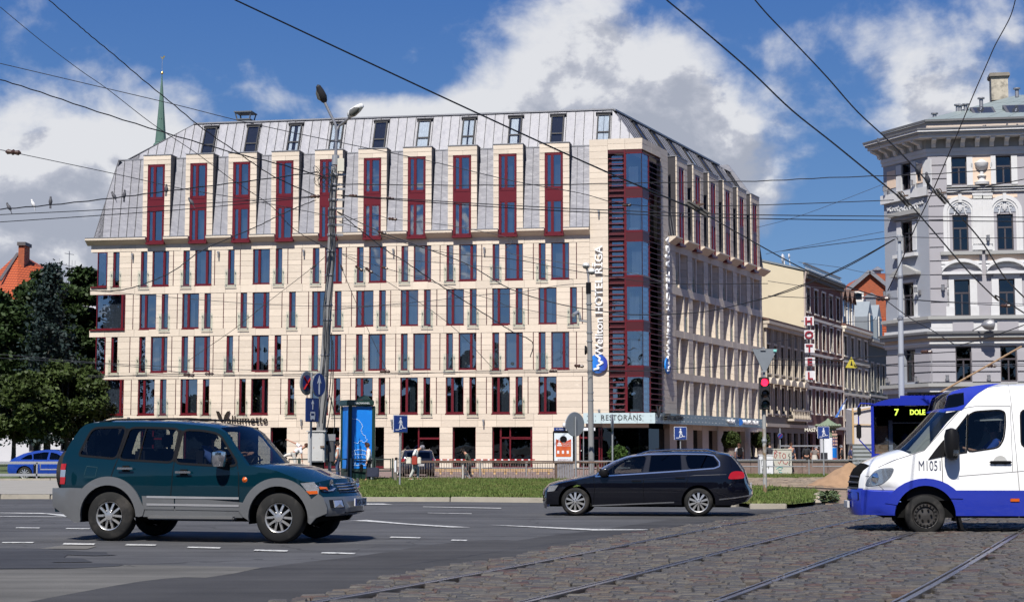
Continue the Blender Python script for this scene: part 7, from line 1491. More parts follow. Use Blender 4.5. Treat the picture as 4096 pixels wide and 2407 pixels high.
# main concrete pole with two lamp heads
MY = 70.; mb_ = P(1273,1793,MY); mp = thing('street_lamp','tall leaning concrete pole with two lamp heads and many wires, before the hotel','street lamp',(mb_.x,MY,0)); q = lambda x,y,Y=MY: P(x,y,Y) - Vector((mb_.x,MY,0))
ob('concrete_pole',MB().tube([(-.05,0,0),q(1283,1740),q(1302,1400),q(1322,1050),q(1337,665)],[.21,.20,.18,.165,.13],14),conc,mp,smooth=True)
ob('pole_sleeve',MB().tube([q(1341,660),q(1343,622)],.155,12),galv,mp); ob('steel_riser',MB().tube([q(1343,622),q(1346,520)],.065,8),gmetal,mp)
ob('lamp_arm',MB().tube([q(1346,525),q(1342,500),q(1300,412)],.06,8),gmetal,mp); ob('lamp_arm',MB().tube([q(1347,522),q(1356,505),q(1402,468,69.5)],.055,8),gmetal,mp)
head = [(.02,-.85),(.16,-.75),(.26,-.35),(.3,.1),(.2,.42),(.08,.55)]
def lamp_head(c,d,mname,s=1.0):
 o = ob('lamp_head',MB().lathe([(r * s,h * s) for r,h in head],(0,0,0),16),MATS[mname],mp,c,smooth=True); o.rotation_euler = Vector(d).to_track_quat('Z','Y').to_euler(); ob('lamp_glass',MB().lathe([(.05 * s,-.6 * s),(.22 * s,-.3 * s),(.26 * s,.1 * s),(.1 * s,.3 * s)],(.08,-.05,0),12),mat('lamp_bowl',(.10,.10,.09),.25),o,smooth=True)
mat('lamp_shell_white',(.62,.62,.60),.5,var=.15,dirt=(.25,.24,.22),dscale=4,dlo=.55,dhi=.75)
lamp_head(q(1289,384),(.35,.45,-.85),'anthracite',.62); lamp_head(q(1416,447,69.3),(-.75,.5,-.45),'lamp_shell_white',.66)
fit = MB()
for y in (700,740,757,800,835,868,900,940): c = q(1322 + (1050 - y) * .04,y); fit.lathe([(.19,-.05),(.20,0),(.19,.05)],c,12); fit.box(c.x + .12,c.x + .5,-.12,-.04,c.z - .05,c.z + .04)
for y in (1005,1100,1220,1280,1420,1500): c = q(1322 - (y - 1050) * .057,y); fit.lathe([(.20,-.03),(.205,0),(.20,.03)],c,12)
ob('clamp',fit,gmetal,mp); cb = MB(); rg = random.Random(2)
for i in range(4):
 x0 = (-19,-15,12,17)[i]; pts = []
 for j in range(12): y = 680 + j * 92; pts.append(q(1322 - (y - 1050) * .057 + x0 * (.6 + .4 * math.sin(j * 1.3 + i)),y,MY - .3))
 cb.tube(pts,.018,5)
for i in range(7):
 a = rg.uniform(0,6); c = q(1300 + rg.uniform(-20,12),690 + rg.uniform(0,60)); cb.tube([c + Vector((.35 * math.cos(t + a),-.2,.28 * math.sin(t * (1 + .1 * i)))) for t in np.linspace(0,5.5,12)],.013,4)
for x0,y0,x1,y1 in ((1326,1330,1290,1730),(1331,1360,1300,1760),(1318,1580,1330,1755)): cb.tube([q(x0 + (x1 - x0) * t + 14 * math.sin(t * 3.1),y0 + (y1 - y0) * t,MY - .4) for t in np.linspace(0,1,10)],.02,4)
ob('cable_bundle',cb,wirem,mp); ob('junction_box',MB().box(.0,.28,-.35,-.2,0,.55),mat('cream_box',(.5,.48,.40),.6),mp,q(1353,690))
# cabinets
c0 = P(1231,1793,68); cab = thing('electrical_cabinet','weathered pale grey electrical cabinet fixed to the foot of the concrete pole','cabinet',(c0.x,68,0)); w = 66 / F * 68; z0,z1 = zY(1848,68),zY(1726,68)
cabm = mat('cabinet_grey',(.42,.42,.41),.6,var=.12,dirt=(.22,.13,.06),dscale=6,dlo=.62,dhi=.7); ob('body',MB().box(0,w,0,.55,z0,z1),cabm,cab,bevel=.02); ob('door',MB().box(.05,w - .05,-.03,0,z0 + .05,z1 - .06),cabm,cab,bevel=.01); ob('stand',MB().box(.1,w - .05,.1,.5,0,z0),rimd,cab); ob('latch',MB().box(w - .16,w - .0,-.07,-.03,z0 + .6,z0 + .68),rust,cab); ob('roof_lip',MB().box(-.05,w + .05,-.06,.6,z1,z1 + .05),cabm,cab)
c0 = P(1312,1793,68.6); cab = thing('small_cabinet','narrow dark grey cable box right of the pale cabinet','cabinet',(c0.x,68.6,0)); ob('body',MB().box(0,.24,0,.5,zY(1846,68),zY(1762,68)),mat('dark_box',(.05,.05,.055),.6),cab,bevel=.02); ob('bracket',MB().box(-.1,.30,-.02,.1,zY(1762,68),zY(1735,68)).box(0,.1,.1,.4,0,zY(1846,68)),gmetal,cab)
# traffic signs
def disc(t,c,r,nrm,face,back=None,name='sign_disc'):
 R3 = Vector(nrm).to_track_quat('-Y','Z'); o = ob(name,MB().lathe([(r,.03),(r + .012,.0),(r,-.012)],(0,0,0),32,'y'),back or sback,t,c); o.rotation_euler = R3.to_euler(); f = ob('sign_face',MB().lathe([(.001,-.016),(r,-.014)],(0,0,0),32,'y',False),face,o); return o
NV = (math.sin(R(64)),-math.cos(R(64)),0); sy = 50.
s1 = post('no_stopping_sign','round red and blue no stopping sign seen obliquely above the cabinet','road sign',1243,1490,sy,.035); bx = s1.location.x; q1 = lambda x,y: Vector((P(x,y,sy - .12).x - bx,-.12,P(x,y,sy - .12).z))
d = disc(s1,q1(1227,1532),.35,NV,sred); ob('blue_centre',MB().lathe([(.001,-.02),(.25,-.019)],(0,0,0),28,'y',False),sblue,d); ob('cross',MB().bar((-.19,-.024,-.19),(.19,-.024,.19),.012,.07,up=(0,1,0)).bar((-.19,-.024,.19),(.19,-.024,-.19),.012,.07,up=(0,1,0)),sred,d)
for m_ in [d.children[-1]]: m_.data = MB().prism([(-.2,-.025,-.16),(-.16,-.025,-.2),(.2,-.025,.16),(.16,-.025,.2)],(0,.004,0)).prism([(-.2,-.025,.16),(-.16,-.025,.2),(.2,-.025,-.16),(.16,-.025,-.2)],(0,.004,0)).mesh('cross',False,sred)
d = disc(s1,q1(1275,1539),.35,NV,sblue); ob('arrow',MB().prism([(-.03,-.02,-.28),(.03,-.02,-.28),(.03,-.02,.08),(.11,-.02,.04),(0,-.02,.29),(-.11,-.02,.04),(-.03,-.02,.08)],(0,-.004,0)),swhite,d)
pl_ = ob('sign_plate',MB().box(-.36,.36,-.0,.03,-.36,.36),sblue,s1,q1(1250,1639),bevel=.02); pl_.rotation_euler = Vector(NV).to_track_quat('-Y','Z').to_euler(); ob('bus_arrow',MB().prism([(-.02,-.01,.02),(.02,-.01,.02),(.02,-.01,.2),(.07,-.01,.18),(0,-.01,.3),(-.07,-.01,.18),(-.02,-.01,.2)],(0,-.004,0)),swhite,pl_); ob('bus_symbol',MB().box(-.13,.13,-.014,-.01,-.1,-.05).box(-.13,-.1,-.014,-.01,-.25,-.05).box(.1,.13,-.014,-.01,-.25,-.05).box(-.13,.13,-.014,-.01,-.27,-.17).box(-.1,-.06,-.014,-.01,-.3,-.27).box(.06,.1,-.014,-.01,-.3,-.27),swhite,pl_)
def underpass(label,x,y,hw,Y,ybot,rz,px=None):
 t = post('pedestrian_sign',label,'road sign',px or x,y + 5,Y,.035,group='blue pedestrian underpass signs'); c = P(x,y,Y - .1) - t.location; s = ob('sign_plate',MB().box(-hw,hw,0,.04,-hw,hw),swhite,t,c,rz,bevel=.02); ob('blue_field',MB().box(-hw * .92,hw * .92,-.006,0,-hw * .92,hw * .92),sblue,s); k = hw
 ob('walking_figure',MB().lathe([(.001,-.012),(.12 * k,-.01)],(.0,0,.62 * k),12,'y',False).prism([(-.10 * k,-.01,.45 * k),(.12 * k,-.01,.45 * k),(.12 * k,-.01,.0),(-.08 * k,-.01,.0)],(0,-.004,0)).prism([(-.08 * k,-.01,.02),(.05 * k,-.01,.02),(-.1 * k,-.01,-.55 * k),(-.22 * k,-.01,-.52 * k)],(0,-.004,0)).prism([(.0 * k,-.01,.02),(.12 * k,-.01,.02),(.38 * k,-.01,-.4 * k),(.3 * k,-.01,-.48 * k)],(0,-.004,0)).prism([(-.1 * k,-.01,.42 * k),(-.26 * k,-.01,.08 * k),(-.2 * k,-.01,.05 * k),(-.04 * k,-.01,.3 * k)],(0,-.004,0)).prism([(.1 * k,-.01,.42 * k),(.28 * k,-.01,.05 * k),(.22 * k,-.01,.02),(.04 * k,-.01,.3 * k)],(0,-.004,0)).box(-.7 * k,-.2 * k,-.014,-.01,-.72 * k,-.64 * k).box(-.2 * k,.15 * k,-.014,-.01,-.62 * k,-.54 * k).box(.15 * k,.7 * k,-.014,-.01,-.52 * k,-.44 * k),swhite,s); return t
underpass('blue walking person sign between the kiosk and the grey-haired woman',1602,1694,.33,62,1930,R(38),1600); underpass('blue walking person sign standing behind the black estate car',2722,1732,.37,92,1900,R(8)); underpass('blue walking person sign left of the poster column',3294,1729,.33,88,1900,R(4),3294)
for lab,x,y,r,Y,nr,px_ in (('grey back of a large round sign beside the lit poster box',2299,1696,.48,66,(-.62,.78,0),2303),('thin edge-on round sign on a slim post right of the lamp pole',2448,1692,.36,66,(-.985,.17,0),2450),('small round blue sign with red bar on a thin post near the sprayed box',3121,1742,.16,103,(.1,-1,0),3121)):
 t = post('round_sign',lab,'road sign',px_,y - 30,Y,.035); c = P(x,y,Y + (-.08 if r < .2 else .08)) - t.location; d = disc(t,c,r,nr,sblue)
 if r < .2: ob('bar',MB().prism([(-.12,-.02,-.1),(-.1,-.02,-.12),(.12,-.02,.1),(.1,-.02,.12)],(0,-.01,0)),sred,d)
# advertising kiosk
KY = 73.; k0 = P(1355,1793,KY); ks = thing('advertising_kiosk','dark green advertising kiosk with bright blue posters of white line drawings','advertising kiosk',(k0.x,KY,0)); W_k = 138 / F * KY; zt,zb = zY(1598,KY),zY(1872,KY); xm = 37 / F * KY
pos = mat('poster_blue',(.008,.17,.60),.35,var=.10,scale=1.2,dirt=(.01,.22,.68),dscale=1.2); fr3 = [(0,.75),(xm,0),(W_k - .05,.1)]
ob('base',MB().prism([(.02,.78,0),(xm,.02,0),(W_k - .05,.12,0),(W_k - .3,1.2,0)],(0,0,zb)),gdark,ks); ob('header',MB().prism([(-.08,.75,zt - .28),(xm - .05,-.12,zt - .28),(W_k + .02,-.02,zt - .28),(W_k - .2,1.3,zt - .28)],(0,0,.26)),gdark,ks,bevel=.04); ob('crest',MB().prism([(xm + .35,.0,zt),(xm + 1.0,.04,zt),(xm + .85,.04,zt + .14),(xm + .7,.04,zt + .2),(xm + .5,.0,zt + .12)],(0,.15,0)),gdark,ks)
for a,b_,ww in ((0,.75,.09),(xm,.02,.16),(W_k - .08,.12,.14)): ob('corner_post',MB().box(a,a + ww,b_ - .03,b_ + .12,zb,zt - .28),gdark,ks,bevel=.02)
ob('inner',MB().prism([(.1,.8,zb),(xm + .1,.12,zb),(W_k - .1,.2,zb),(W_k - .35,1.15,zb)],(0,0,zt - .3 - zb)),gdark,ks)
pr_ = ob('poster',MB().quad((xm + .15,.06,zb),(W_k - .08,.14,zb),(W_k - .08,.14,zt - .3),(xm + .15,.06,zt - .3)),pos,ks); ob('poster',MB().quad((.09,.72,zb),(xm - .0,.06,zb),(xm,.06,zt - .3),(.09,.72,zt - .3)),pos,ks)
ln = MB(); wl_ = mat('poster_line_white',(.55,.72,.85),.5); pq = lambda zx,zy: (lambda p: (p.x,.055 + .08 * (p.x - xm) / (W_k - xm) - .012,p.z))(P(1024 + zx * K,1500 + zy * K,KY) - ks.location)
tree = [(915,420),(960,425),(1000,440),(1030,470),(1050,500),(1030,540),(1045,570),(1070,600),(1090,640),(1070,665),(1020,640),(1000,665),(950,655)]
pts = []
for a,b in zip(tree[:-1],tree[1:]):
 for t in (0,.33,.66): pts.append(pq(a[0] + (b[0] - a[0]) * t + random.uniform(-8,8),a[1] + (b[1] - a[1]) * t + random.uniform(-8,8)))
ln.tube(pts,.010,4).tube([pq(925 + i * 18,760 - 28 * math.sin(i / 10 * PI)) for i in range(11)],.012,4).tube([pq(925 + i * 18,795 - 18 * math.sin(i / 10 * PI)) for i in range(11)],.010,4).tube([pq(925 + i * 9,(758 if i % 2 else 792) - 22 * math.sin(i / 20 * PI)) for i in range(21)],.008,4)
ln.tube([pq(965,715),(pq(958,730)),pq(968,745),pq(985,790),pq(975,880),pq(990,885)],.010,4).tube([pq(968,745),pq(950,790),pq(970,880)],.008,4).tube([pq(1010,885),pq(1020,840),pq(1080,840),pq(1085,885),pq(1070,860),pq(1030,860),pq(1030,888)],.009,4).tube([pq(1020,840),pq(1000,790),pq(1030,780),pq(1045,810)],.008,4).tube([pq(905,888),pq(1110,888)],.01,4)
ob('line_drawing',ln,wl_,pr_); txt('letters','CLEARCHANNEL',.11,swhite,ks,(W_k - 1.0,-.09,zt - .20),ext=.003)
# lit poster box with a domed camera
bY = 80.; b0 = P(2212,1793,bY); lb = thing('poster_light_box','black framed poster box with orange advert in front of the hotel wall','advertising board',(b0.x,bY,0)); wb_ = 87 / F * bY; zt = zY(1722,bY); zb = zY(1852,bY)
ob('frame',MB().box(0,wb_,0,.3,zb,zt),trimb,lb,bevel=.03); ob('leg',MB().box(.1,wb_ - .1,.05,.25,0,zb),gmetal,lb); ps = ob('poster',MB().box(.06,wb_ - .1,-.012,0,zb + .05,zt - .12),mat('poster_white',(.60,.66,.70),.5),lb); og = mat('poster_orange',(.55,.15,.03),.5,dirt=(.42,.05,.015),dscale=.8,dlo=.4,dhi=.6)
zo0,zo1 = zb + .32,zt - .40; ob('orange_field',MB().prism([(.14,-.02,zo0),(wb_ - .18,-.02,zo0),(wb_ - .18,-.02,zo1),(wb_ / 2,-.02,zo1 - .16),(.14,-.02,zo1)],(0,.005,0)),og,ps); cx_ = wb_ / 2 - .02
ob('badge',MB().lathe([(.001,-.03),(.16,-.028),(.17,-.02)],(cx_,0,zo1 - .02),20,'y',False),trimb,ps); ob('print_white',MB().box(.2,.42,-.028,-.024,zo0 + .52,zo0 + .58).box(.23,.39,-.028,-.024,zo0 + .6,zo0 + .67).box(.28,.31,-.028,-.024,zo0 + .68,zo0 + .78).box(.2,.3,-.028,-.024,zo0 + .15,zo0 + .3).box(.43,.53,-.028,-.024,zo0 + .15,zo0 + .3).box(.66,.76,-.028,-.024,zo0 + .15,zo0 + .3),swhite,ps)
for i,s in enumerate(('Svētkos un dzimšanas','dienās piešķiram','atlaides līdz 100%')): txt('letters',s,.055,swhite,ps,(.46,-.03,zo0 + .66 - i * .075),ext=.001)
txt('letters','SMSCREDIT.LV',.10,mat('print_dark_red',(.25,.02,.02),.5),ps,(.22,-.018,zb + .14),ext=.001); cm = ob('dome_camera',MB().tube([(0,0,-.35),(0,0,.12),(-.02,0,.2),(-.08,0,.2)],.03,6).lathe([(.02,-.14),(.08,-.08),(.09,0),(.05,.1)],(-.1,0,.0),10),swhite,lb,(wb_ * .62,.1,zt + .28),smooth=True)
stn = ob('street_name_plate',MB().box(.05,.95,.2,.24,zt + .0,zt + .16),sblue,lb); txt('letters','Kr. Barona iela',.10,swhite,stn,(.16,.19,zt + .04),ext=.001)
p = P(2343,1715,82); t = post('small_white_sign','small white plate with arrows on a slim post beside the lamp pole','road sign',2334,1712,82,.025); ob('plate',MB().box(0,.58,-.05,-.02,zY(1722,82),zY(1710,82)),swhite,t)
# second pole with two lamps and cameras
Y2 = 76.; b2_ = P(2366,1793,Y2); p2 = thing('lamp_pole','slim grey pole with two round lamp heads and a camera, beside the vertical lettering','street lamp',(b2_.x,Y2,0)); q2 = lambda x,y,Y=Y2: P(x,y,Y) - Vector((b2_.x,Y2,0))
ob('pole',MB().tube([(0,0,0),q2(2361,1500),q2(2354,1133)],[.14,.12,.10],12),conc,p2,smooth=True); ob('cap',MB().tube([q2(2354,1175),q2(2354,1130)],.12,10),trimb,p2); ob('lamp_arm',MB().tube([q2(2354,1132),q2(2353,1105),q2(2347,1070)],.045).tube([q2(2353,1105),q2(2359,1088)],.04),gmetal,p2)
for c in (q2(2344,1062),q2(2367,1085)): o = ob('lamp_head',MB().lathe([(.02,.13),(.12,.11),(.17,0),(.16,-.04)],c,16),MATS['lamp_shell_white'],p2,smooth=True); ob('lamp_bowl',MB().lathe([(.15,-.04),(.13,-.12),(.02,-.17)],c,14),mat('lamp_bowl'),o,smooth=True)
ob('camera_arm',MB().tube([q2(2356,1288),q2(2322,1282)],.04).tube([q2(2322,1285),q2(2316,1250)],.06,8),galv,p2); ob('camera',MB().tube([q2(2293,1260,Y2 - .5),q2(2310,1250)],.09,10),galv,p2); ob('alarm_bell',MB().lathe([(.05,-.05),(.2,-.05),(.22,0),(.15,.06)],q2(2343,1400),14,'x'),trimb,p2,smooth=True)
cl_ = MB()
for y in (1215,1330,1365,1440,1490,1570,1600): cl_.lathe([(.14,-.03),(.145,.03)],q2(2361 - (1500 - y) * .019,y),10)
cl_.tube([q2(2356 + 22 * math.cos(t) + 14,1188 + 25 * math.sin(t)) for t in np.linspace(2,7.5,14)],.02); ob('clamp',cl_,galv,p2)
# third pole behind the trolleybus
Y3 = 66.; b3_ = P(3608,1793,Y3); p3 = thing('catenary_pole','plain pale grey catenary pole rising in front of the corner building','pole',(b3_.x,Y3,0)); q3 = lambda x,y,Y=Y3: P(x,y,Y) - Vector((b3_.x,Y3,0)); ob('pole',MB().tube([(0,0,0),q3(3605,1500),q3(3601,1120),q3(3596,940)],[.13,.115,.10,.085],14),mat('pole_grey_paint',(.34,.36,.39),.5,var=.06),p3,smooth=True)
cl_ = MB()
for y in (950,1108,1275,1418): cl_.lathe([(.13,-.04),(.135,.04)],q3(3597 + (y - 950) * .012,y),10)
ob('clamp',cl_,gmetal,p3); ob('junction_box',MB().box(-.08,.08,-.16,-.1,-.08,.08),galv,p3,q3(3597,958))
# traffic light
Y4 = 52.; b4_ = P(3058,1793,Y4); tl = thing('traffic_light','traffic light showing red, under a triangular sign seen from behind','traffic light',(b4_.x,Y4,.1)); q4 = lambda x,y,Y=Y4: P(x,y,Y) - Vector((b4_.x,Y4,.1))
ob('post',MB().tube([(0,0,0),(0,0,zY(1640,Y4))],.062,12),mat('old_pole_paint',(.30,.30,.29),.7,var=.2,dirt=(.18,.12,.06),dscale=3,dlo=.5,dhi=.6),tl,smooth=True); ob('upper_post',MB().tube([q4(3057,1510),q4(3054,1388)],.04,10),galv,tl); ob('collar',MB().lathe([(.075,-.05),(.085,0),(.075,.05)],q4(3057,1762),12),galv,tl)
a,b,c = q4(3005,1394),q4(3112,1394),q4(3057,1488); ob('triangle_sign',MB().prism([a + Vector((0,-.06,0)),b + Vector((0,-.06,0)),c + Vector((.04,-.06,0)),c + Vector((-.04,-.06,0))],(0,.02,0)),sback,tl,bevel=.01); ob('sticker',MB().box(b.x - .16,b.x - .06,-.10,-.09,a.z - .1,a.z - .03),mat('sticker_teal',(.2,.55,.5),.5),tl); ob('clip',MB().box(-.1,.06,-.1,-.05,a.z - .06,a.z - .02).box(-.1,.08,-.1,-.05,c.z + .0,c.z + .04),galv,tl)
hb_ = ob('signal_head',MB().box(-.155,.155,-.2,.05,zY(1638,Y4),zY(1510,Y4)),mat('signal_black',(.012,.012,.014),.5),tl,(0,0,-.1),bevel=.02)
for i,(y,m) in enumerate(((1531,mat('signal_red',(.9,.02,.05),.3,emit=(1,.012,.045,3.2))),(1577,mat('signal_dark_amber',(.03,.015,.01),.2)),(1617,mat('signal_dark_green',(.004,.02,.02),.2)))):
 z = zY(y,Y4) - .1; ob('lens',MB().lathe([(.001,-.225),(.08,-.218),(.115,-.2)],(0,0,z),24,'y',False),m,tl); n = 14; vs = []
 for j in range(n): t = R(-10) + R(200) * j / (n - 1); vs += [(.13 * math.cos(t),-.2,z + .13 * math.sin(t)),(.125 * math.cos(t),-.36,z + .125 * math.sin(t) + .0)]
 ob('visor',MB().add(vs,[(2 * j,2 * j + 1,2 * j + 3,2 * j + 2) for j in range(n - 1)]),MATS['signal_black'],tl)
# fences
def bars_fence():
 Yf = 74.; x0,x1 = P(1605,1793,Yf).x,P(2430,1793,Yf).x; f = thing('iron_fence','low rusty iron fence of thin upright bars behind the grass','fence',(x0,Yf,.08)); L = x1 - x0; h = .80; n = 84
 bm_ = MB().tube([(0,0,0),(0,0,h)],.013,5).mesh('fence_bar',False,mat('pale_rusty_bar',(.26,.22,.19),.7,.2,var=.3,scale=20,dirt=(.10,.05,.03),dscale=9,dlo=.45,dhi=.6))
 for i in range(n): o = link('fence_bar',bm_,f,(L * (i + .5) / n,random.uniform(-.015,.015),0)); o.rotation_euler = (0,random.uniform(-.02,.02),0)
 ob('rail',MB().tube([(0,0,h),(L * .3,0,h + .01),(L * .6,0,h - .015),(L,0,h)],.028,6),rust,f); ob('rail',MB().tube([(.1,.5,h + .05),(L * .5,.5,h + .07),(L,.5,h + .02)],.025,6),rust,f); ob('rail',MB().tube([(0,0,.06),(L,0,.06)],.016,5),rust,f)
 for x in (1853,2225,2392): xx = P(x,1793,Yf).x - x0; ob('fence_post',MB().tube([(xx,.1,0),(xx,.1,h - .02)],.065 if x == 1853 else .05,8),mat('pale_post',(.42,.41,.38),.8,var=.15) if x == 1853 else rust,f)
 ob('loose_pipe',MB().tube([P(1858,1893,Yf + 1) - f.location,P(1895,1925,Yf + 1) - f.location],.03,6),galv,f)
bars_fence()
Yg = 73.; x0 = P(1155,1793,Yg).x; gf = thing('green_railing','dark green pipe railing with paired posts beside the kiosk','fence',(x0,Yg,.08)); gx = lambda x: P(x,1793,Yg).x - x0
for a,b in ((1155,1195),(1200,1390),(1410,1480),(1500,1565)):
 xa,xb = gx(a),gx(b); ob('railing_panel',MB().box(xa,xb,-.02,.02,.93,.98).box(xa,xb,-.02,.02,.42,.47).box(xa,xa + .04,-.02,.02,.42,.95).box(xb - .04,xb,-.02,.02,.42,.95),mat('railing_green',(.02,.035,.03),.5),gf)
for x in (1198,1398,1404,1487,1492,1571): ob('railing_post',MB().box(gx(x) - .035,gx(x) + .035,-.03,.03,0,1.0),mat('railing_post_grey',(.25,.27,.26),.5) if x in (1404,1487) else MATS['railing_green'],gf)
tb_ = post('marker_post','squat wooden marker post with a white plate at the fence end','post',1583,1838,71,.07,m=mat('weathered_wood',(.17,.15,.12),.9,var=.2)); ob('plate',MB().box(-.05,.03,-.09,-.075,.5,1.0),swhite,tb_)
def pipe_rail(name,label,Y,spans,posts,yt,yb,m=galv):
 x0 = P(spans[0][0],1793,Y).x; t = thing(name,label,'railing',(x0,Y,0)); zt,zb = zY(yt,Y),zY(yb,Y)
 for a,b in spans:
  xa,xb = P(a,1793,Y).x - x0,P(b,1793,Y).x - x0; ob('rail_frame',MB().tube([(xa,0,zt),(xb,0,zt),(xb,0,zb),(xa,0,zb),(xa,0,zt)],.03,6),m,t)
 for p in posts: xx = P(p,1793,Y).x - x0; ob('rail_post',MB().tube([(xx,.02,0),(xx,.02,zt + .03)],.035,6),m,t)
pipe_rail('grey_railing','grey pipe railing in front of the wooden terrace, behind the iron fence',86,[(1620,1725),(1735,1910),(1930,2100),(2110,2285),(2300,2520)],[1620,1728,1735,1920,2105,2292],1843,1870)
pipe_rail('grey_railing','grey pipe railing with rounded panels along the stone wall at the right',91,[(2925,3030),(3045,3223),(3248,3421),(3444,3620)],[3038,3235,3432],1838,1864)
pipe_rail('thin_railing','thin single railing in front of the brown house entrance',104,[(3123,3290)],[3290],1782,1784)
lf = thing('left_railing','grey roadside railing with two long rails at the left edge','railing',(P(-200,1793,75).x,75,.1)); ob('rail',MB().box(0,9.5,-.03,.03,zY(1850,75) - .15,zY(1844,75) - .1),galv,lf); ob('rail',MB().box(0,9.5,-.03,.03,zY(1898,75) - .15,zY(1892,75) - .1),galv,lf); xx = P(150,1793,75).x - lf.location.x; ob('post',MB().box(xx - .03,xx + .03,-.03,.03,0,zY(1848,75) - .1),galv,lf); ob('frame',MB().tube([(xx + .15,0,zY(1852,75) - .1),(xx + .15,0,zY(1876,75) - .1),(xx + 2.4,0,zY(1876,75) - .1)],.03,5),galv,lf)
bo = thing('bollard','small black bollard beside the blue car','bollard',(P(141,1793,77).x,77,.08)); ob('body',MB().lathe([(.07,0),(.06,.6),(.08,.62),(.06,.68),(.01,.72)],(0,0,0),10),trimb,bo,smooth=True)
tp = thing('barrier_tape','red and white striped barrier tape strung before the hotel windows','tape',(0,100,0)); xa,xb = P(1600,1793,100).x,P(2140,1793,100).x; n = 40; zt = zY(1837,100)
ob('tape',MB().box(xa,xb,-.005,.005,zt - .035,zt + .035),sred,tp); st = MB()
for i in range(0,n,2): st.box(xa + (xb - xa) * i / n,xa + (xb - xa) * (i + .55) / n,-.012,.012,zt - .036,zt + .036)
ob('white_stripe',st,swhite,tp)
wood = mat('fresh_pine',(.50,.33,.16),.8,var=.2,scale=3,obj_rand=.15); tx = P(1610,1793,92).x; te = thing('pallet_terrace','long low terrace of new pine pallets behind the iron fence','terrace',(tx,92,.08)); L = P(2160,1793,92).x - tx; pm = MB().box(0,1.15,0,.12,.0,.05).mesh('plank',False,wood); lg = MB().box(0,.12,0,.5,0,.22).mesh('pallet_leg',False,wood); i = 0; x = 0
while x < L - .3:
 for k in range(3): link('plank',pm,te,(x,.18 * k,.24 + .0 * k)); 
 link('plank',pm,te,(x,-.02,.16)); link('pallet_leg',lg,te,(x + .25,.02,.0)); link('pallet_leg',lg,te,(x + .85,.02,.0)); x += 1.2
cu_ = ob('blue_cushion',MB().box(0,.5,.1,.5,.3,.38),mat('cushion_blue',(.02,.3,.42),.8),loc=(P(1822,1793,92).x,92,.08),bevel=.03); tag(cu_,'small turquoise cushion lying on the pine terrace','cushion')
# stone wall,boxes,sand,poster column,scaffold on the right
wx = P(2900,1793,97).x; sw_ = thing('stone_wall','low reddish granite wall behind the far tram tracks','wall',(wx,97,0)); L = P(3700,1793,97).x - wx; gr_m = mat('red_granite',(.17,.12,.10),.85,var=.35,scale=4,bump=.3,dirt=(.28,.24,.20),dscale=1.5,dlo=.6,dhi=.8); x = 0
while x < L: ob('granite_block',MB().box(x + .01,min(x + 1.5,L) - .01,0,.4,0,.72),gr_m,sw_,bevel=.015); ob('coping_stone',MB().box(x + .008,min(x + 1.5,L) - .008,-.05,.45,.722,.86),mat('dark_coping',(.09,.085,.075),.9,var=.2),sw_); x += 1.5
def gbox(name,label,x0,x1,yt,yb,Y,m,sc):
 a,b = P(x0,1793,Y).x,P(x1,1793,Y).x; t = thing(name,label,'utility box',(a,Y,0)); z = zY(yt,Y); ob('body',MB().box(0,b - a,0,.5,0,z),m,t,bevel=.015); ob('lid',MB().box(-.03,b - a + .03,-.03,.53,z,z + .05),m,t); ob('door',MB().box(.05,(b - a) * .8,-.012,0,.1,z - .1),m,t)
 for i,(mm,pts) in enumerate(sc): ob('graffiti',MB().tube([((b - a) * u,-.02,z * v) for u,v in pts],.018,4),mm,t)
gr1,gr2,gr3 = mat('spray_red',(.35,.02,.03),.7),mat('spray_teal',(.03,.35,.33),.7),mat('spray_black',(.01,.01,.01),.7)
gbox('graffiti_box','large pale utility box sprayed with red, teal and black graffiti',3093,3167,1797,1895,96,mat('box_beige',(.42,.41,.35),.8,var=.12,scale=2),[(gr1,[(.08,.95),(.05,.7),(.1,.65),(.2,.8),(.08,.85),(.22,.92),(.1,.97)]),(gr1,[(.28,.88),(.42,.88),(.35,.88),(.36,.66)]),(gr1,[(.55,.85),(.48,.75),(.55,.65),(.66,.68),(.64,.82),(.55,.85)]),(gr1,[(.25,.5),(.32,.42),(.4,.55),(.5,.58),(.55,.45),(.7,.42),(.78,.52)]),(gr2,[(.15,.22),(.3,.3),(.5,.28),(.4,.18),(.25,.2),(.3,.1),(.45,.08)]),(gr3,[(.86,.85),(.82,.75),(.9,.7),(.84,.6),(.9,.52),(.83,.45),(.88,.35)])])
gbox('white_utility_box','small white utility box with a few black tags, left of the sprayed one',3036,3092,1820,1895,95.5,mat('box_white',(.58,.59,.60),.7),[(gr3,[(.2,.1),(.2,.35),(.2,.22),(.32,.25),(.32,.1)]),(gr3,[(.6,.45),(.65,.3),(.7,.48)])])
def sand():
 c = G(3400,1948); t = []; n = 26; rgn = np.random.default_rng(1); vs,fs = [(0,0,.95)],[]
 for i in range(1,11):
  for j in range(n): a = 2 * PI * j / n; r = i / 10; h = .95 * (1 - r) ** 1.15 + rgn.uniform(-.04,.05) * (r < .95); vs.append((1.75 * r * math.cos(a) * (1 + .08 * math.sin(3 * a)),1.2 * r * math.sin(a),max(-.02,h)))
 fs = [(0,1 + j,1 + (j + 1) % n) for j in range(n)] + [(1 + i * n + j,1 + (i + 1) * n + j,1 + (i + 1) * n + (j + 1) % n,1 + i * n + (j + 1) % n) for i in range(9) for j in range(n)]
 o = ob('sand_pile',MB().add(vs,fs),mat('heap_sand',(.27,.17,.10),.95,var=.3,scale=3,bump=1,bscale=7),loc=(c.x,c.y,.02),smooth=True); tag(o,'heap of brown sand beside the far tram track, left of the minibus','sand heap')
sand()
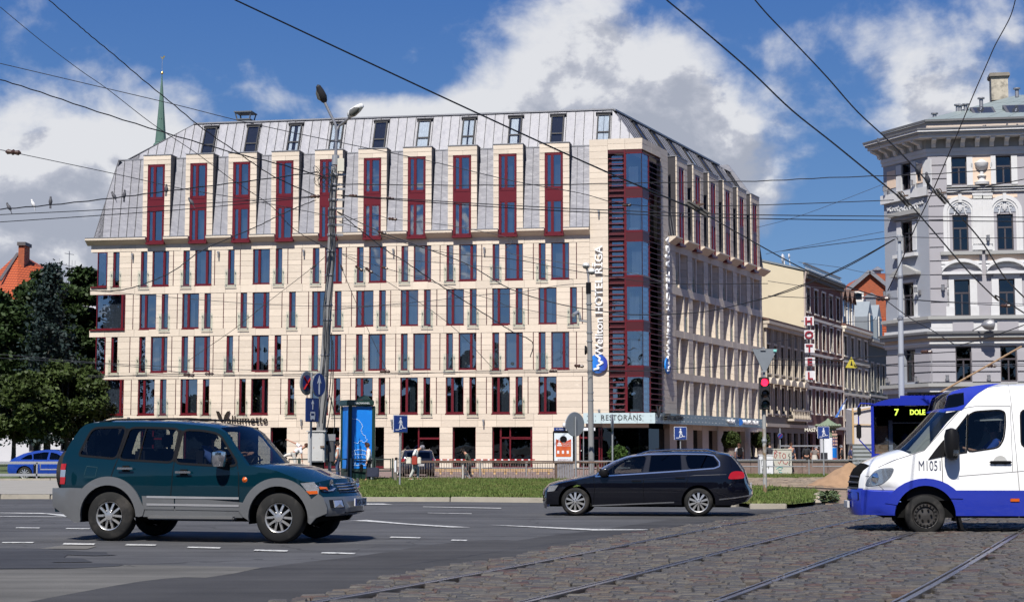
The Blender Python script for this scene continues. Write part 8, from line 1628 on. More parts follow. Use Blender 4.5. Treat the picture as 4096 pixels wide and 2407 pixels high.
cY = 100.; cx0 = P(3327,1793,cY).x; pc = thing('poster_column','round green-capped advertising column covered with white and blue posters','advertising column',(cx0,cY + 1,0)); r = 33 * 1.02 * cY / F * 1.03; zt = zY(1745,cY); green = mat('column_green',(.16,.20,.13),.6,var=.08)
ob('drum',MB().lathe([(r + .04,0),(r + .04,.25),(r,.27),(r,zt)],(0,0,0),32),mat('column_white',(.62,.64,.66),.7,var=.05),pc,smooth=True); ob('cap',MB().lathe([(r + .05,zt),(r - .05,zt + .05),(r - .05,zt + .55),(r + .08,zt + .5),(r + .18,zt + .58),(r + .18,zt + .68),(r * .95,zt + .78),(r * .5,zt + .92),(.12,zt + 1.0),(.05,zt + 1.1)],(0,0,0),32),green,pc,smooth=True)
orn = MB()
for k in range(24): a = 2 * PI * k / 24; orn.lathe([(.02,-.1),(.09,0),(.02,.1)],((r + .2) * math.cos(a),(r + .2) * math.sin(a),zt + .66),6)
ob('cap_ornament',orn,green,pc); navyp,reddp,skin_p = mat('poster_navy',(.02,.03,.15),.5,var=.5,scale=9),mat('poster_red_print',(.4,.06,.06),.5,var=.5,scale=8),mat('poster_dark',(.03,.03,.035),.5,var=.5,scale=5)
def cposter(a0,a1,z0,z1,m,off=.012):
 n = 8; vs = []
 for i in range(n + 1): t = R(a0 + (a1 - a0) * i / n); vs += [((r + off) * math.cos(t),(r + off) * math.sin(t),z0),((r + off) * math.cos(t),(r + off) * math.sin(t),z1)]
 return ob('poster',MB().add(vs,[(2 * i,2 * i + 2,2 * i + 3,2 * i + 1) for i in range(n)]),m,pc)
cposter(-76,-35,1.6,zt - .05,navyp); cposter(-76,-35,.95,1.55,MATS['poster_blue']); cposter(-76,-35,.35,.92,reddp); cposter(-165,-108,.5,1.25,skin_p); cposter(-150,-112,.3,.5,mat('poster_cyan',(.02,.4,.45),.5))
m = MB()
for i in range(5):
 for j in range(3): a = R(-70 + j * 14); m.lathe([(.001,0),(.075,0)],((r + .02) * math.cos(a),(r + .02) * math.sin(a),1.75 + i * .2),8,'y',False)
ob('print_portraits',m,mat('portrait_tone',(.4,.25,.2),.6,var=.4,scale=20),pc)
sY = 93.; sx0 = P(3412,1793,sY).x; sc_ = thing('scaffold_hoarding','scaffold wrapped in pale sheeting above a corrugated metal hoarding','scaffold',(sx0,sY,0)); w = 1.0 * 150 / F * sY; z1 = zY(1775,sY); z2 = zY(1632,sY)
cor = MB(); n = 16
for i in range(n): z = z1 * i / n; cor.hexa([(0,.0,z),(w,.0,z),(w,.3,z),(0,.3,z)],[(0,-.06 if i % 2 else .0,z + z1 / n),(w,-.06 if i % 2 else 0,z + z1 / n),(w,.3,z + z1 / n),(0,.3,z + z1 / n)])
ob('corrugated_sheet',cor,mat('corrugated_grey',(.34,.36,.36),.5,.3,var=.1),sc_); ob('sheeting',MB().hexa([(.02,.02,z1),(w,.02,z1),(w,2,z1),(.02,2,z1)],[(.04,.1,z2 - .15),(w,.1,z2 + .25),(w,2,z2 + .25),(.04,2,z2)]),mat('tarp',(.46,.43,.42),.9,var=.12,scale=1.5,bump=.8,bscale=2.5),sc_)
ob('timber',MB().box(-.03,.07,-.04,.02,z1,z2).bar((0,-.02,z2 - .2),(w,-.02,z2 + .22),.07).bar((0,-.02,z1 + 1.1),(w,-.02,z1 + 1.05),.05),wood,sc_)
for i,(x,lab) in enumerate(((2122,'ball-shaped clipped bush on a grey tall planter under the hotel canopy, nearer the door'),(2410,'ball-shaped clipped bush on a tall planter at the end of the canopy'))):
 Yp = 131 + i * 8; c = P(2048 + (x + 20) * K,1793,Yp).x; t = thing('ball_bush',lab,'planter',(c,Yp - 1,.08),0,'clipped bushes in tall planters'); z = zY(1500 + 650 * K,Yp); ob('planter',MB().lathe([(.2,0),(.34,z - .55),(.36,z - .5)],(0,0,0),14),mat('planter_grey',(.24,.20,.18),.6),t,smooth=True); n = 5000; d = RNG.normal(size=(n,3)); d /= np.linalg.norm(d,axis=1)[:,None]; crown_obj('foliage',cards(d * (RNG.uniform(.75,1.05,n)[:,None]) * np.array([.72,.72,.68]) + np.array([0,0,z]),n,.09),lm1,t)
p = P(2048 + 1040 * K,1793,108); t = thing('flower_bush','leafy green bush with dried grasses beside the restaurant door','plant',(p.x,108,.08)); n = 2500; d = RNG.normal(size=(n,3)); d /= np.linalg.norm(d,axis=1)[:,None]; crown_obj('foliage',cards(d * RNG.uniform(.5,1.05,n)[:,None] * np.array([.6,.5,.5]) + np.array([0,0,1.1]),n,.11),leafmat('bright_leaf',(.045,.085,.018)),t); ob('pot',MB().lathe([(.35,0),(.5,.6)],(0,0,0),12),MATS['planter_grey'],t)
fp = thing('flag','limp blue and white flag on a slanting pole above the red shop','flag',P(3336,1672,125)); ob('flagpole',MB().tube([(0,0,0),P(3392,1590,124) - fp.location],.03),gmetal,fp); cl3 = [P(x,y,124.4) - fp.location for x,y in ((3388,1592),(3382,1608),(3376,1636),(3362,1640),(3350,1668),(3340,1668),(3352,1648),(3366,1622))]; ob('cloth',MB().prism(cl3,(0,.05,0)),mat('flag_blue',(.05,.16,.5),.7),fp); ob('white_stripe',MB().prism([P(x,y,124.3) - fp.location for x,y in ((3381,1610),(3376,1636),(3366,1638),(3374,1616))],(0,.02,0)),swhite,fp)
txt_o = txt('shop_sign','MASĪVA',.42,mat('sign_cream',(.6,.58,.5),.6),None,P(3218,1725,150),(PI / 2,0,R(0)),ext=.03,bold=.01); tag(txt_o,'cream raised shop name above the red doors of the brown house','sign')
cw = thing('warning_triangle','small yellow warning triangle hanging from a wire before the beige house','sign',P(*D2(822,1108),70)); s = .26; ob('plate',MB().prism([(-s,0,-s * .8),(s,0,-s * .9),(0,0,s)],(0,.02,0)),mat('warning_yellow',(.45,.38,.04),.5),cw); ob('bolt_mark',MB().prism([(-.05,-.01,-.1),(.05,-.01,-.12),(.0,-.01,.1)],(0,-.005,0)),black,cw)
# OVERHEAD WIRES
OV = lambda x,y: (x * .81270,y * .81270); OR_ = lambda x,y: (2048 + x * .81270,y * .81270)
WN_ = [0]
def wire(label,pts,th,Ys,kink=0.0,m=None,twist=False):
 """pts in photo pixels (spots the wire passes), Ys: distance at both ends, or 'c' for a contact wire 6 m up"""
 n = len(pts); P3 = []
 for i,(x,y) in enumerate(pts):
  if Ys == 'c': p = G(x,y,6.0)
  else: p = P(x,y,Ys[0] + (Ys[1] - Ys[0]) * (pts[i][0] - pts[0][0]) / ((pts[-1][0] - pts[0][0]) or 1))
  P3.append(p)
 if len(P3) > 2:
  Q = []
  for i in range(len(P3) - 1):
   p0,p1,p2,p3_ = P3[max(i - 1,0)],P3[i],P3[i + 1],P3[min(i + 2,n - 1)]
   for t in (0,.2,.4,.6,.8): Q.append(.5 * ((2 * p1) + (p2 - p0) * t + (2 * p0 - 5 * p1 + 4 * p2 - p3_) * t * t + (3 * p1 - p0 - 3 * p2 + p3_) * t ** 3))
  Q.append(P3[-1]); P3 = Q
 r = [max(.004,th * .5 * p.y / F) for p in P3]
 if twist: P3 = [p + Vector((0,0,(r[i] * .5) * (1 if i % 2 else -1))) for i,p in enumerate(P3)]
 o = ob('overhead_wire',MB().tube(P3,r,5),m or wirem); tag(o,label,'wire','overhead wires'); return P3
gw = mat('grey_wire',(.06,.06,.065),.5,.3)
wire('thick trolley wire running from the top left down to the crossing fitting',[(578 * 1.6254,0),(1160 * 1.6254,272 * 1.6254),(1490 * 1.6254,422 * 1.6254),(1700 * 1.6254,511 * 1.6254)],7,'c')
wire('wire continuing down right from the crossing fitting toward the corner building',[(2826,860),(3072,1000),(3214,1075),(3365,1138),(3530,1192)],5,'c')
wire('wire falling from the upper left corner across the dormers to the concrete pole',[OV(*p) for p in ((240,0),(380,120),(450,180),(560,270),(700,390),(860,520),(1000,635),(1190,765),(1350,870),(1560,965))],4.5,(52,70),twist=True)
wire('thin wire falling from the left edge over the spire base and the roof',[OV(*p) for p in ((0,35),(200,200),(400,350),(530,440),(750,610),(960,750),(1150,890),(1330,1010),(1450,1130),(1640,1240))],3,(48,70),m=gw)
wire('long thin wire from the left edge across the whole roof to the corner bay',[OV(*p) for p in ((0,313),(520,435),(860,515),(1200,600),(1640,695),(2100,790),(2520,890),(2850,950),(2990,990))],3.2,(55,68),m=gw)
wire('twisted cable from the left edge passing the spire base to the pole',[OV(*p) for p in ((0,392),(200,455),(480,550),(800,650),(1140,750),(1400,815),(1600,875))],5,(50,70),twist=True)
wire('wire with a black connector near the left edge below the roof corner',[OV(*p) for p in ((0,738),(70,752),(560,855),(900,930),(1170,975),(1560,1050),(1640,1070))],3,(58,70),m=gw)
WB_ = wire('twisted cable on which the row of pigeons sits',[OV(*p) for p in ((0,1030),(240,1010),(560,975),(830,940),(1200,895),(1560,848))],5,(56,70),twist=True)
wire('upper one of two parallel wires just under the pigeon cable',[OV(*p) for p in ((0,1057),(500,1033),(950,1005),(1550,967))],3.5,(56,70)); wire('lower one of two parallel wires under the pigeon cable',[OV(*p) for p in ((0,1093),(500,1060),(950,1027),(1530,972))],3.5,(56,70))
wire('twisted cable from the concrete pole to the right above the bay top',[OV(1640,905),OV(1900,910),OV(2520,912),OR_(700,900),OR_(1200,892),OR_(1560,875),OR_(2100,855),OR_(2560,820)],4,(70,60),twist=True)
wire('upper of the twin wires crossing the bay and the sky to the right edge',[OV(1660,960),OV(1900,975),OV(2520,1012),OR_(600,1040),OR_(1200,1058),OR_(2560,1070)],4,(70,50)); wire('lower of the twin wires crossing the bay and the sky to the right edge',[OV(1680,965),OV(2520,1025),OR_(600,1055),OR_(1300,1078),OR_(2560,1091)],4,(70,50))
wire('sagging cable from the concrete pole across the lower dormers to the far right',[B1(800,1100),B1(1240,1305),B1(1720,1480),B2(2100,150),C2(0,390),C2(500,540),C2(940,610),C2(1170,635),C2(1600,630),C2(2000,590),C2(2520,465)],4,(70,60))
wire('cable descending steeply from the pole past the fourth floor to the grey lamp pole',[B1(800,1100),B2(1280,0),B2(1430,90),B2(1680,260),B2(1850,370),B2(2300,660),B2(2520,800),C2(200,905),C2(180,1050)],4,(70,74),twist=True)
wire('wire from the pole passing the vertical lettering toward the street',[B1(820,1200),B2(1720,0),B2(2520,90),C2(500,185),C2(900,250),C2(1500,330),C2(2520,330)],3,(70,66)); wire('thin wire sloping across the bay windows below the twin wires',[B1(820,1200),B1(1170,1140),B1(1340,1175),B1(1700,1210),B1(2100,1270),C1(0,1375),C2(0,40),C2(1100,210),C2(1500,320)],2.6,(70,66),m=gw)
wire('sagging cable from the left corner of the hotel up to the concrete pole',[A2(890,400),A2(1150,400),A2(1400,340),A2(1700,210),A2(2000,0),A1(2520,1250),B1(200,1150),B1(400,1060),B1(590,985)],4,(60,70),twist=True)
wire('lowest wire strung along the second floor band of the hotel',[A2(870,1255),A2(1700,1220),B2(0,1228),B2(1200,1208),C2(0,1205),C2(900,1195),C2(1500,1175),C2(2450,1120)],3,(60,72)); wire('second wire close below the second floor band of the hotel',[A2(870,1235),B2(0,1240),B2(1300,1222),B2(2520,1185),C2(1400,1190)],2.6,(60,72),m=gw)
wire('thin wire across the third floor from the left trees',[A2(0,1025),A2(870,1100),A2(1700,1150),B2(0,1180),B2(600,1190)],2.4,(62,70),m=gw); wire('second thin wire across the third floor from the left trees',[A2(0,1062),A2(1000,1120),A2(1480,1165),A2(1850,1215)],2.4,(62,70),m=gw)
wire('thin wire along the fourth floor left of the pole',[A2(900,400),A2(1500,450),B2(0,530),B2(740,555),B2(1500,545),B2(2520,560)],2.2,(62,70),m=gw); wire('thin sagging grey cable from the pole across the fourth floor to the lamp pole',[B2(750,590),B2(1100,555),B2(1500,520),B2(1800,490),B2(2350,430),C2(0,430),C2(450,350),C2(740,330)],2.6,(70,76),m=gw)
wire('thin stay falling left from the concrete pole to the second floor',[B2(690,55),B2(565,165),B2(120,510),A2(2300,780),A2(1850,1090)],2.2,(70,90),m=gw); wire('thin stay falling right from the concrete pole to the second floor',[B2(790,40),B2(845,180),B2(990,530),B2(1110,800),B2(1290,1190)],2.2,(70,90),m=gw)
for lab,p in (('first thin stay fanning right from the concrete pole',[B2(850,45),B2(1115,200),B2(1870,700),C2(-200,1150)]),('second thin stay fanning right from the concrete pole',[B2(850,40),B2(1260,175),B2(2300,480),C2(0,560),C2(740,690)]),('third thin stay fanning right from the concrete pole',[B2(850,35),B2(1180,75),B2(2520,190),C2(600,290)])): wire(lab,p,2.2,(70,74),m=gw)
wire('thick trolley wire dropping from the top to the left crossing fitting at the corner building',[OR_(*p) for p in ((760,0),(960,165),(1180,355),(1380,545),(1600,720),(1900,965))],7,'c'); wire('thick trolley wire from the top to the right crossing fitting at the corner building',[OR_(*p) for p in ((1195,0),(1260,75),(1380,200),(1550,380),(1700,550),(1850,690),(2000,845),(2085,945))],6,'c')
wire('trolley wire continuing down from the left crossing fitting over the grey facade',[OR_(*p) for p in ((1960,1005),(2110,1180),(2250,1340),(2390,1477))] + [D2(2250,450),D2(2540,630)],6,'c'); wire('trolley wire continuing down from the right crossing fitting over the arched windows',[OR_(*p) for p in ((2140,990),(2220,1080),(2320,1200),(2430,1370),(2560,1500))],6,'c')
wire('wavy cable dropping from the top right corner past the chimney',[OR_(*p) for p in ((2478,0),(2450,90),(2380,220),(2340,310),(2270,470),(2200,640),(2080,920),(1980,1130))] + [D2(1330,70),D2(1180,400)],4.5,(34,60))
wire('span wire left of the two crossing fittings',[OR_(960,1015),OR_(1200,1010),OR_(1500,1000),OR_(1880,985)],3.5,'c'); wire('span wire right of the two crossing fittings',[OR_(1960,975),OR_(2090,962),OR_(2250,935),OR_(2560,875)],4,'c'); wire('span wire left of the middle crossing fitting',[OR_(470,990),OR_(630,1012),OR_(800,1017)],3,'c')
for lab,p,th,ys in (('faint thin wire rising right across the blue sky gap',[OR_(1205,1120),OR_(1440,1055),OR_(1820,910)],1.8,(90,100)),('thin wire rising to the catenary pole top',[OR_(1250,1250),OR_(1560,1190),OR_(1830,1140)],2,(80,70)),('pair of thin wires tied to the catenary pole top',[OR_(1330,1235),OR_(1600,1200),OR_(1890,1165)],3,(80,66)),('black wire rising steeply to the catenary pole',[OR_(1200,1480),OR_(1400,1420),OR_(1650,1305),OR_(1880,1178)],4,(74,66)),('grey wire from the catenary pole top to the right edge',[OR_(1910,1166),OR_(2200,1172),OR_(2560,1170)],3,(66,60)),
 ('lower street wire rising across the brown house',[D2(0,915),D2(330,850),D2(700,720),D2(1000,700),D2(1060,660)],2.4,(80,70)),('chain-fitted span wire low over the brown and beige houses',[D2(0,1075),D2(560,1080),D2(730,1080),D2(1000,1050),D2(1320,1030),D2(1850,1000)],4,(70,66)),('long level wire crossing the street houses and the grey ground floor',[D2(0,1130),D2(900,1140),D2(2540,1140)],3,(72,66)),('thin level wire just above the previous one',[D2(0,1110),D2(800,1125),D2(2540,1122)],2,(72,66)),
 ('rope-like wire from the middle node down to the trolleybus roof',[D2(1130,470),D2(1400,670),D2(1600,780),D2(1830,925)],4,(64,60)),('wire from the trolleybus roof node up to the right edge',[D2(1890,935),D2(2200,850),D2(2540,730)],4,(60,58)),('thin wire from the hotel end over the cream wall to the node',[D2(0,305),D2(350,355),D2(740,400),D2(1100,455),D2(1700,505),D2(2540,530)],2.4,(80,62)),('second thin wire over the cream wall to the node',[D2(0,450),D2(400,470),D2(830,465),D2(1130,475),D2(2200,540),D2(2540,545)],3,(78,62)),('thin wire over the roof of the brown house',[D2(300,120),D2(700,170),D2(1150,240),D2(2540,240)],2,(90,66)),('dark wire rising from the brown house to the upper right',[D2(0,465),D2(300,355),D2(650,225),D2(880,110),D2(1070,0),D1(1250,1370)],4,(78,66))): wire(lab,p,th,ys,m=gw if th < 3 else None)
def fitting(label,c,d,s=1.0):
 t = thing('wire_fitting',label,'wire fitting',c,0,'overhead line fittings'); d = Vector(d).normalized(); u = Vector((0,0,1)); o = d.cross(u)
 m = MB().bar(-d * .45 * s + o * .12 * s,d * .45 * s + o * .12 * s,.10 * s,.06 * s).bar(-d * .35 * s - o * .12 * s,d * .5 * s - o * .12 * s,.10 * s,.06 * s); ob('insulator_block',m,mat('weathered_block',(.10,.095,.085),.8,var=.3),t); ob('bracket',MB().bar(-o * .35 * s + u * .05,o * .35 * s + u * .05,.06 * s).tube([(.0,0,-.05)] + [tuple(d * .12 * s * math.cos(a) + u * (.10 * s * math.sin(a) + .08)) for a in np.linspace(0,PI,7)],.02 * s),rust,t)
fitting('big rusty crossing fitting hanging before the dark side of the hotel bay',G(2785,832,6.0),(.75,.5,-.35),.62); fitting('left one of two grey crossing fittings before the corner building',G(3612,796,6.0),(.6,.4,-.5),.42); fitting('right one of two grey crossing fittings before the corner building',G(3762,784,6.0),(.6,.4,-.5),.42)
im = MB().lathe([(.02,-.2),(.07,-.14),(.05,-.05),(.08,0),(.05,.05),(.07,.14),(.02,.2)],(0,0,0),8,'x').mesh('insulator',True,ins)
for i,(p,Y,s,a,lab) in enumerate(((B1(580,950),68,1.1,-.05,'left of the concrete pole at the level of the red panels'),(B1(955,942),69,.9,0,'right of the concrete pole before the grey zinc'),(B1(1320,968),69,.9,.1,'on the upper stay right of the concrete pole'),(B1(1345,1172),69,1,.1,'next to the small wire loop right of the pole'),(B1(1240,1305),69,1,.3,'on the sagging cable below the dormers'),(B2(1015,180),70,1,.6,'first on the fanning stays'),(B2(1113,200),70,1,.6,'second on the fanning stays'),(B2(1265,175),70,.8,.3,'third on the fanning stays'),(B2(565,165),72,.8,-.7,'on the left stay'),(B2(845,178),72,.7,1.2,'on the steep right stay'),(C1(1130,1035),31,.45,0,'before the top of the glass bay'),(OV(65,750),58,1.4,.1,'near the left edge on the lowest sky wire'),(D2(1130,478),62,1.3,0,'at the node left of the catenary pole'),(D2(690,1080),69,1.2,0,'low over the brown house'),(D2(1560,1000),66,1.2,0,'low before the grey ground floor'),(D2(2200,1140),66,1,0,'low at the right before the grey wall'),(D2(2340,548),62,1,0,'before the second window of the grey house'),(C2(660,1140),73,1.1,.1,'left of the grey lamp pole foot wires'),(C2(405,1190),72,.9,0,'on the lowest wire under the third floor'),(A2(1860,1230),64,1.1,.1,'on the lowest wire left of the pole'),(A2(2060,1218),64,.9,0,'on the lowest wire near the sagging stay'),(B2(1270,1195),70,1.1,0,'on the lowest wire right of the pole'))):
 o = link('line_insulator',im,None,P(*p,Y),rot=(0,a,0),scale=(s,s,s)); tag(o,'dark strain insulator ' + lab,'insulator','insulators on the wires')
feather = mat('pigeon_grey',(.07,.07,.08),.7,var=.3,scale=30); fwhite = mat('pigeon_white',(.6,.6,.6),.7)
def pigeon_mesh(m): return MB().lathe([(.005,-.10),(.045,-.05),(.065,.03),(.05,.10),(.028,.15)],(0,0,0),10).lathe([(.02,.12),(.035,.16),(.032,.19),(.005,.215)],(.012,0,0),8).hexa([(-.02,-.03,-.05),(-.02,.03,-.05),(-.045,.035,-.2),(-.045,-.035,-.2)],[(-.005,-.03,-.05),(-.005,.03,-.05),(-.035,.035,-.2),(-.035,-.035,-.2)]).lathe([(.008,.0),(.001,.03)],(.05,0,.18),5).mesh('pigeon',True,m)
pg,pw = pigeon_mesh(feather),pigeon_mesh(fwhite)
for i,(x,y,Y,tilt,rz_,m,lab) in enumerate((( *A1(95,1065),57,.6,0,pg,'dark pigeon leaning right, leftmost on the cable'),(*A1(333,1035),58,.5,0,pw,'white pigeon on the cable, the only pale one'),(*A1(497,1010),59,.1,2,pg,'dark pigeon just right of the white one'),(*A1(1128,955),62,.6,0,pg,'dark pigeon on the cable at the roof edge'),(*A1(1222,945),62.5,.2,2.5,pg,'grey pigeon before the left zinc panels'),(*A1(1637,890),65,.05,1.5,pg,'grey pigeon in front of the first dormer'),(*A1(1890,1012),66,.7,0,pg,'pigeon on the lower wire before the second dormer'),(*D1(1090,420),98,.3,0,pg,'pigeon at the left tip of the cornice'),(*D1(2112,280),98.5,.9,3.1,pg,'left pigeon of the pair on the right cornice'),(*D1(2150,284),98.5,.9,0,pg,'right pigeon of the pair on the right cornice'),(*D1(2355,273),98.5,.1,0,pg,'upright pigeon alone on the right cornice'),(*D1(2482,270),98.5,.9,0,pg,'pigeon on the cornice by the right edge'),(*D1(1480,708),27,.5,1,pg,'upper pigeon clinging to the trolley wire'),(*D1(1572,797),28,.5,1,pg,'lower pigeon clinging to the trolley wire'))):
 s = 1.15 * (Y / 62 if Y < 80 else 1.2) if Y > 40 else .75; o = link('pigeon',m,None,P(x,y,Y),scale=(s,s,s)); o.rotation_euler = (0,-tilt,rz_); tag(o,lab,'pigeon','pigeons on wires and cornice')
# PEOPLE
skin_m = mat('skin',(.42,.22,.15),.6,var=.08,scale=8)
def skinned(name,chains,m,par,sub=1):
 """one continuous surface grown from joined bones: chains of (point, radius)"""
 me = bpy.data.meshes.new(name); vs,es,rs,idx = [],[],[],{}
 for ch in chains:
  pv = None
  for p,r in ch:
   k = tuple(round(c,4) for c in p)
   if k not in idx: idx[k] = len(vs); vs.append(k); rs.append(r if hasattr(r,'__len__') else (r,r))
   if pv is not None and pv != idx[k]: es.append((pv,idx[k]))
   pv = idx[k]
 me.from_pydata(vs,es,[]); o = bpy.data.objects.new(name,me); COL.objects.link(o); md = o.modifiers.new('s','SKIN'); o.modifiers.new('d','SUBSURF').levels = sub
 for v,r in zip(me.skin_vertices[0].data,rs): v.radius = r
 me.skin_vertices[0].data[0].use_root = True
 dg = bpy.context.evaluated_depsgraph_get(); m2 = bpy.data.meshes.new_from_object(o.evaluated_get(dg)); bpy.data.objects.remove(o); m2.name = name; m2.materials.clear(); m2.materials.append(m); sm(m2,80); return link(name,m2,par)
def person(label,loc,rz,pose,top,legs,hair,h=1.7,shoes=None,sleeve=.5,skirt=None,hair_s=1.0,group='pedestrians',hairlen=0.0):
 """pose: joints in metres for a 1.7 m figure facing +x, y to its left"""
 J = dict(pel=(0,0,.95),che=(0,0,1.3),nek=(0,0,1.47),hed=(.02,0,1.6),sl=(0,.18,1.42),sr=(0,-.18,1.42),el=(-.03,.24,1.14),er=(-.03,-.24,1.14),hl=(.05,.25,.9),hr=(.05,-.25,.9),kl=(.04,.1,.5),kr=(.0,-.1,.5),fl=(0,.1,.07),fr=(-.05,-.1,.07)); J.update(pose); s = h / 1.7
 V = {k: Vector(v) * s for k,v in J.items()}; t = thing('person',label,'person',loc,rz,group)
 up = (V['hed'] - V['nek']).normalized(); fw = Vector((1,0,0)); fw = (fw - up * fw.dot(up)).normalized() if abs(up.x) < .95 else Vector((0,0,-1)); toe = lambda f: f + Vector((.17,0,-.03)) * s
 hp = [V['pel'] + Vector((0,y * s,-.04)) for y in (.09,-.09)]
 ch = [[(V['pel'],.13 * s),(V['che'],(.15 * s,.12 * s)),(V['nek'],.058 * s),(V['hed'] - up * .04 * s,.068 * s),(V['hed'] + up * .04 * s,.088 * s),(V['hed'] + up * .10 * s,.06 * s)]]
 for S,E,Hn,hpj,Kn,Ft in (('sl','el','hl',hp[0],'kl','fl'),('sr','er','hr',hp[1],'kr','fr')):
  ch += [[(V['che'],(.15 * s,.12 * s)),(V[S],.055 * s),(V[E],.040 * s),(V[Hn],.028 * s)],[(V['pel'],.13 * s),(hpj,.09 * s),(V[Kn],.055 * s),(V[Ft],.04 * s),(toe(V[Ft]),.03 * s)]]
 skinned('body',ch,skin_m,t)
 for E,Hn in (('el','hl'),('er','hr')):
  d = (V[Hn] - V[E]).normalized(); sd = d.cross(Vector((1,0,0))); sd = sd.normalized() if sd.length > .1 else Vector((0,1,0)); b = V[Hn]; m = MB().tube([b,b + d * .07 * s,b + d * .10 * s],[.026 * s,.036 * s,.03 * s],7)
  for k in range(4): o = (k - 1.5) * .019 * s; m.tube([b + d * .09 * s + sd * o,b + d * (.135 + .01 * (1.5 - abs(k - 1.5))) * s + sd * o + fw * .01,b + d * (.155 + .02 * (1.5 - abs(k - 1.5))) * s + sd * o + fw * .03],.009 * s,5)
  m.tube([b + d * .03 * s + sd * .03 * s,b + d * .08 * s + sd * .055 * s + fw * .02,b + d * .11 * s + sd * .055 * s + fw * .03],.011 * s,5); ob('hand',m,skin_m,t,smooth=True)
 hc = V['hed'] + up * .04 * s; ob('nose',MB().tube([hc + fw * .08 * s + up * .01 * s,hc + fw * .115 * s - up * .02 * s],[.01,.016],5),skin_m,t)
 for y in (-.032,.032): ob('eye',MB().lathe([(.001,-.006),(.012,0),(.001,.006)],hc + fw * .085 * s + Vector((0,y * s,0)) + up * .012 * s,6),black,t)
 for y in (-.088,.088): ob('ear',MB().lathe([(.004,-.03),(.018,0),(.004,.03)],hc + Vector((0,y * s,0)) - up * .01,6),skin_m,t)
 ob('mouth',MB().box(-.004,.004,-.022,.022,-.005,.005),mat('lip',(.25,.07,.06),.6),t,hc + fw * .088 * s - up * .055 * s)
 n = 500; d = RNG.normal(size=(n,3)); d /= np.linalg.norm(d,axis=1)[:,None]; F3,U3 = np.array(fw),np.array(up); keep = (d @ F3 < .45) | (d @ U3 > .55); keep &= (d @ U3 > -.55 - hairlen); d = d[keep]; c = np.array(hc) + d * np.array([.098,.094,.105]) * s * hair_s + U3 * .012 - (np.clip(-(d @ U3),0,1)[:,None] * U3 * hairlen * .25)
 hm_ = crown_obj('hair',cards(c,len(c),.028 * hair_s),hair,t); ob('hair_cap',MB().lathe([(.001,.108 * s * hair_s),(.055 * s * hair_s,.098 * s * hair_s),(.088 * s * hair_s,.06 * s * hair_s),(.098 * s * hair_s,.01 * s),(.085 * s,-.05 * s)],(0,0,0),12,'z',False),hair,t,hc - fw * .014,rot=up.to_track_quat('Z','Y').to_euler(),smooth=True)
 g = .022 * s; k = sleeve
 cht = [[(V['pel'] + Vector((0,0,-.03)),.145 * s + g * .5),(V['pel'].lerp(V['che'],.5),(.135 * s + g,.11 * s + g)),(V['che'],(.155 * s + g,.125 * s + g)),(V['nek'] - up * .05 * s,.075 * s)]]
 for S,E,Hn in (('sl','el','hl'),('sr','er','hr')):
  c = [(V['che'],(.155 * s + g,.125 * s + g)),(V[S],.062 * s + g * .7)]; c += [(V[S].lerp(V[E],k * 2 if k < .5 else 1),.05 * s + g)] + ([(V[E].lerp(V[Hn],(k - .5) * 2),.035 * s + g)] if k > .5 else []); cht.append(c)
 skinned('top',cht,top,t)
 if skirt: ob('skirt',MB().lathe([(.15 * s,V['pel'].z + .1),(.2 * s,V['pel'].z - .15),(.25 * s,skirt * s)],(V['pel'].x,0,0),16),legs,t,smooth=True)
 else: skinned('trousers',[[(V['pel'] + Vector((0,0,.05)),.14 * s)] + [(hpj,.10 * s + g * .3),(V[Kn],.062 * s + g * .6),(V[Ft] + Vector((0,0,.04)),.05 * s + g * .5)] for hpj,Kn,Ft in ((hp[0],'kl','fl'),(hp[1],'kr','fr'))],legs,t)
 for f in ('fl','fr'): ob('shoe',MB().box(-.08 * s,.19 * s,-.045 * s,.045 * s,-.07 * s,.01),shoes or trimb,t,V[f],bevel=.02)
 return t
C_ = lambda n,c: mat('cloth_' + n,c,.85,var=.12,scale=9,bump=.5,bscale=14)
grey_h,brown_h,dark_h = mat('hair_grey',(.30,.30,.33),.7,var=.4,scale=40),mat('hair_brown',(.085,.035,.018),.7,var=.4,scale=40),mat('hair_dark',(.02,.015,.012),.7,var=.3,scale=40)
def gp(x,Y,z=.08): return (P(x,1793,Y).x,Y,z)
camo = mat('cloth_camo',(.07,.085,.065),.9,var=.5,scale=14,dirt=(.02,.025,.02),dscale=11,dlo=.48,dhi=.52)
w1 = person('grey-haired woman in white top stooping to look down, with red and cream bags',gp(1662,72.5),0,dict(pel=(-.05,0,.93),che=(.02,0,1.25),nek=(.13,0,1.40),hed=(.26,0,1.47),sl=(.02,.17,1.36),sr=(.02,-.17,1.36),el=(-.1,.2,1.1),er=(-.1,-.22,1.08),hl=(.05,.2,.86),hr=(-.08,-.24,.82),kl=(.12,.1,.5),kr=(-.08,-.1,.5),fl=(.1,.1,.08),fr=(-.25,-.1,.1)),C_('white',(.66,.67,.63)),C_('cream_trousers',(.45,.46,.42)),grey_h,1.66,shoes=mat('pale_shoe',(.55,.55,.52),.7),sleeve=.45)
def bag(label,c,s,m,rz=0,name='handbag'): o = ob(name,MB().box(-s[0] / 2,s[0] / 2,-s[1] / 2,s[1] / 2,-s[2] / 2,s[2] / 2),m,loc=c,rz=rz,bevel=.03); tag(o,label,'bag'); return o
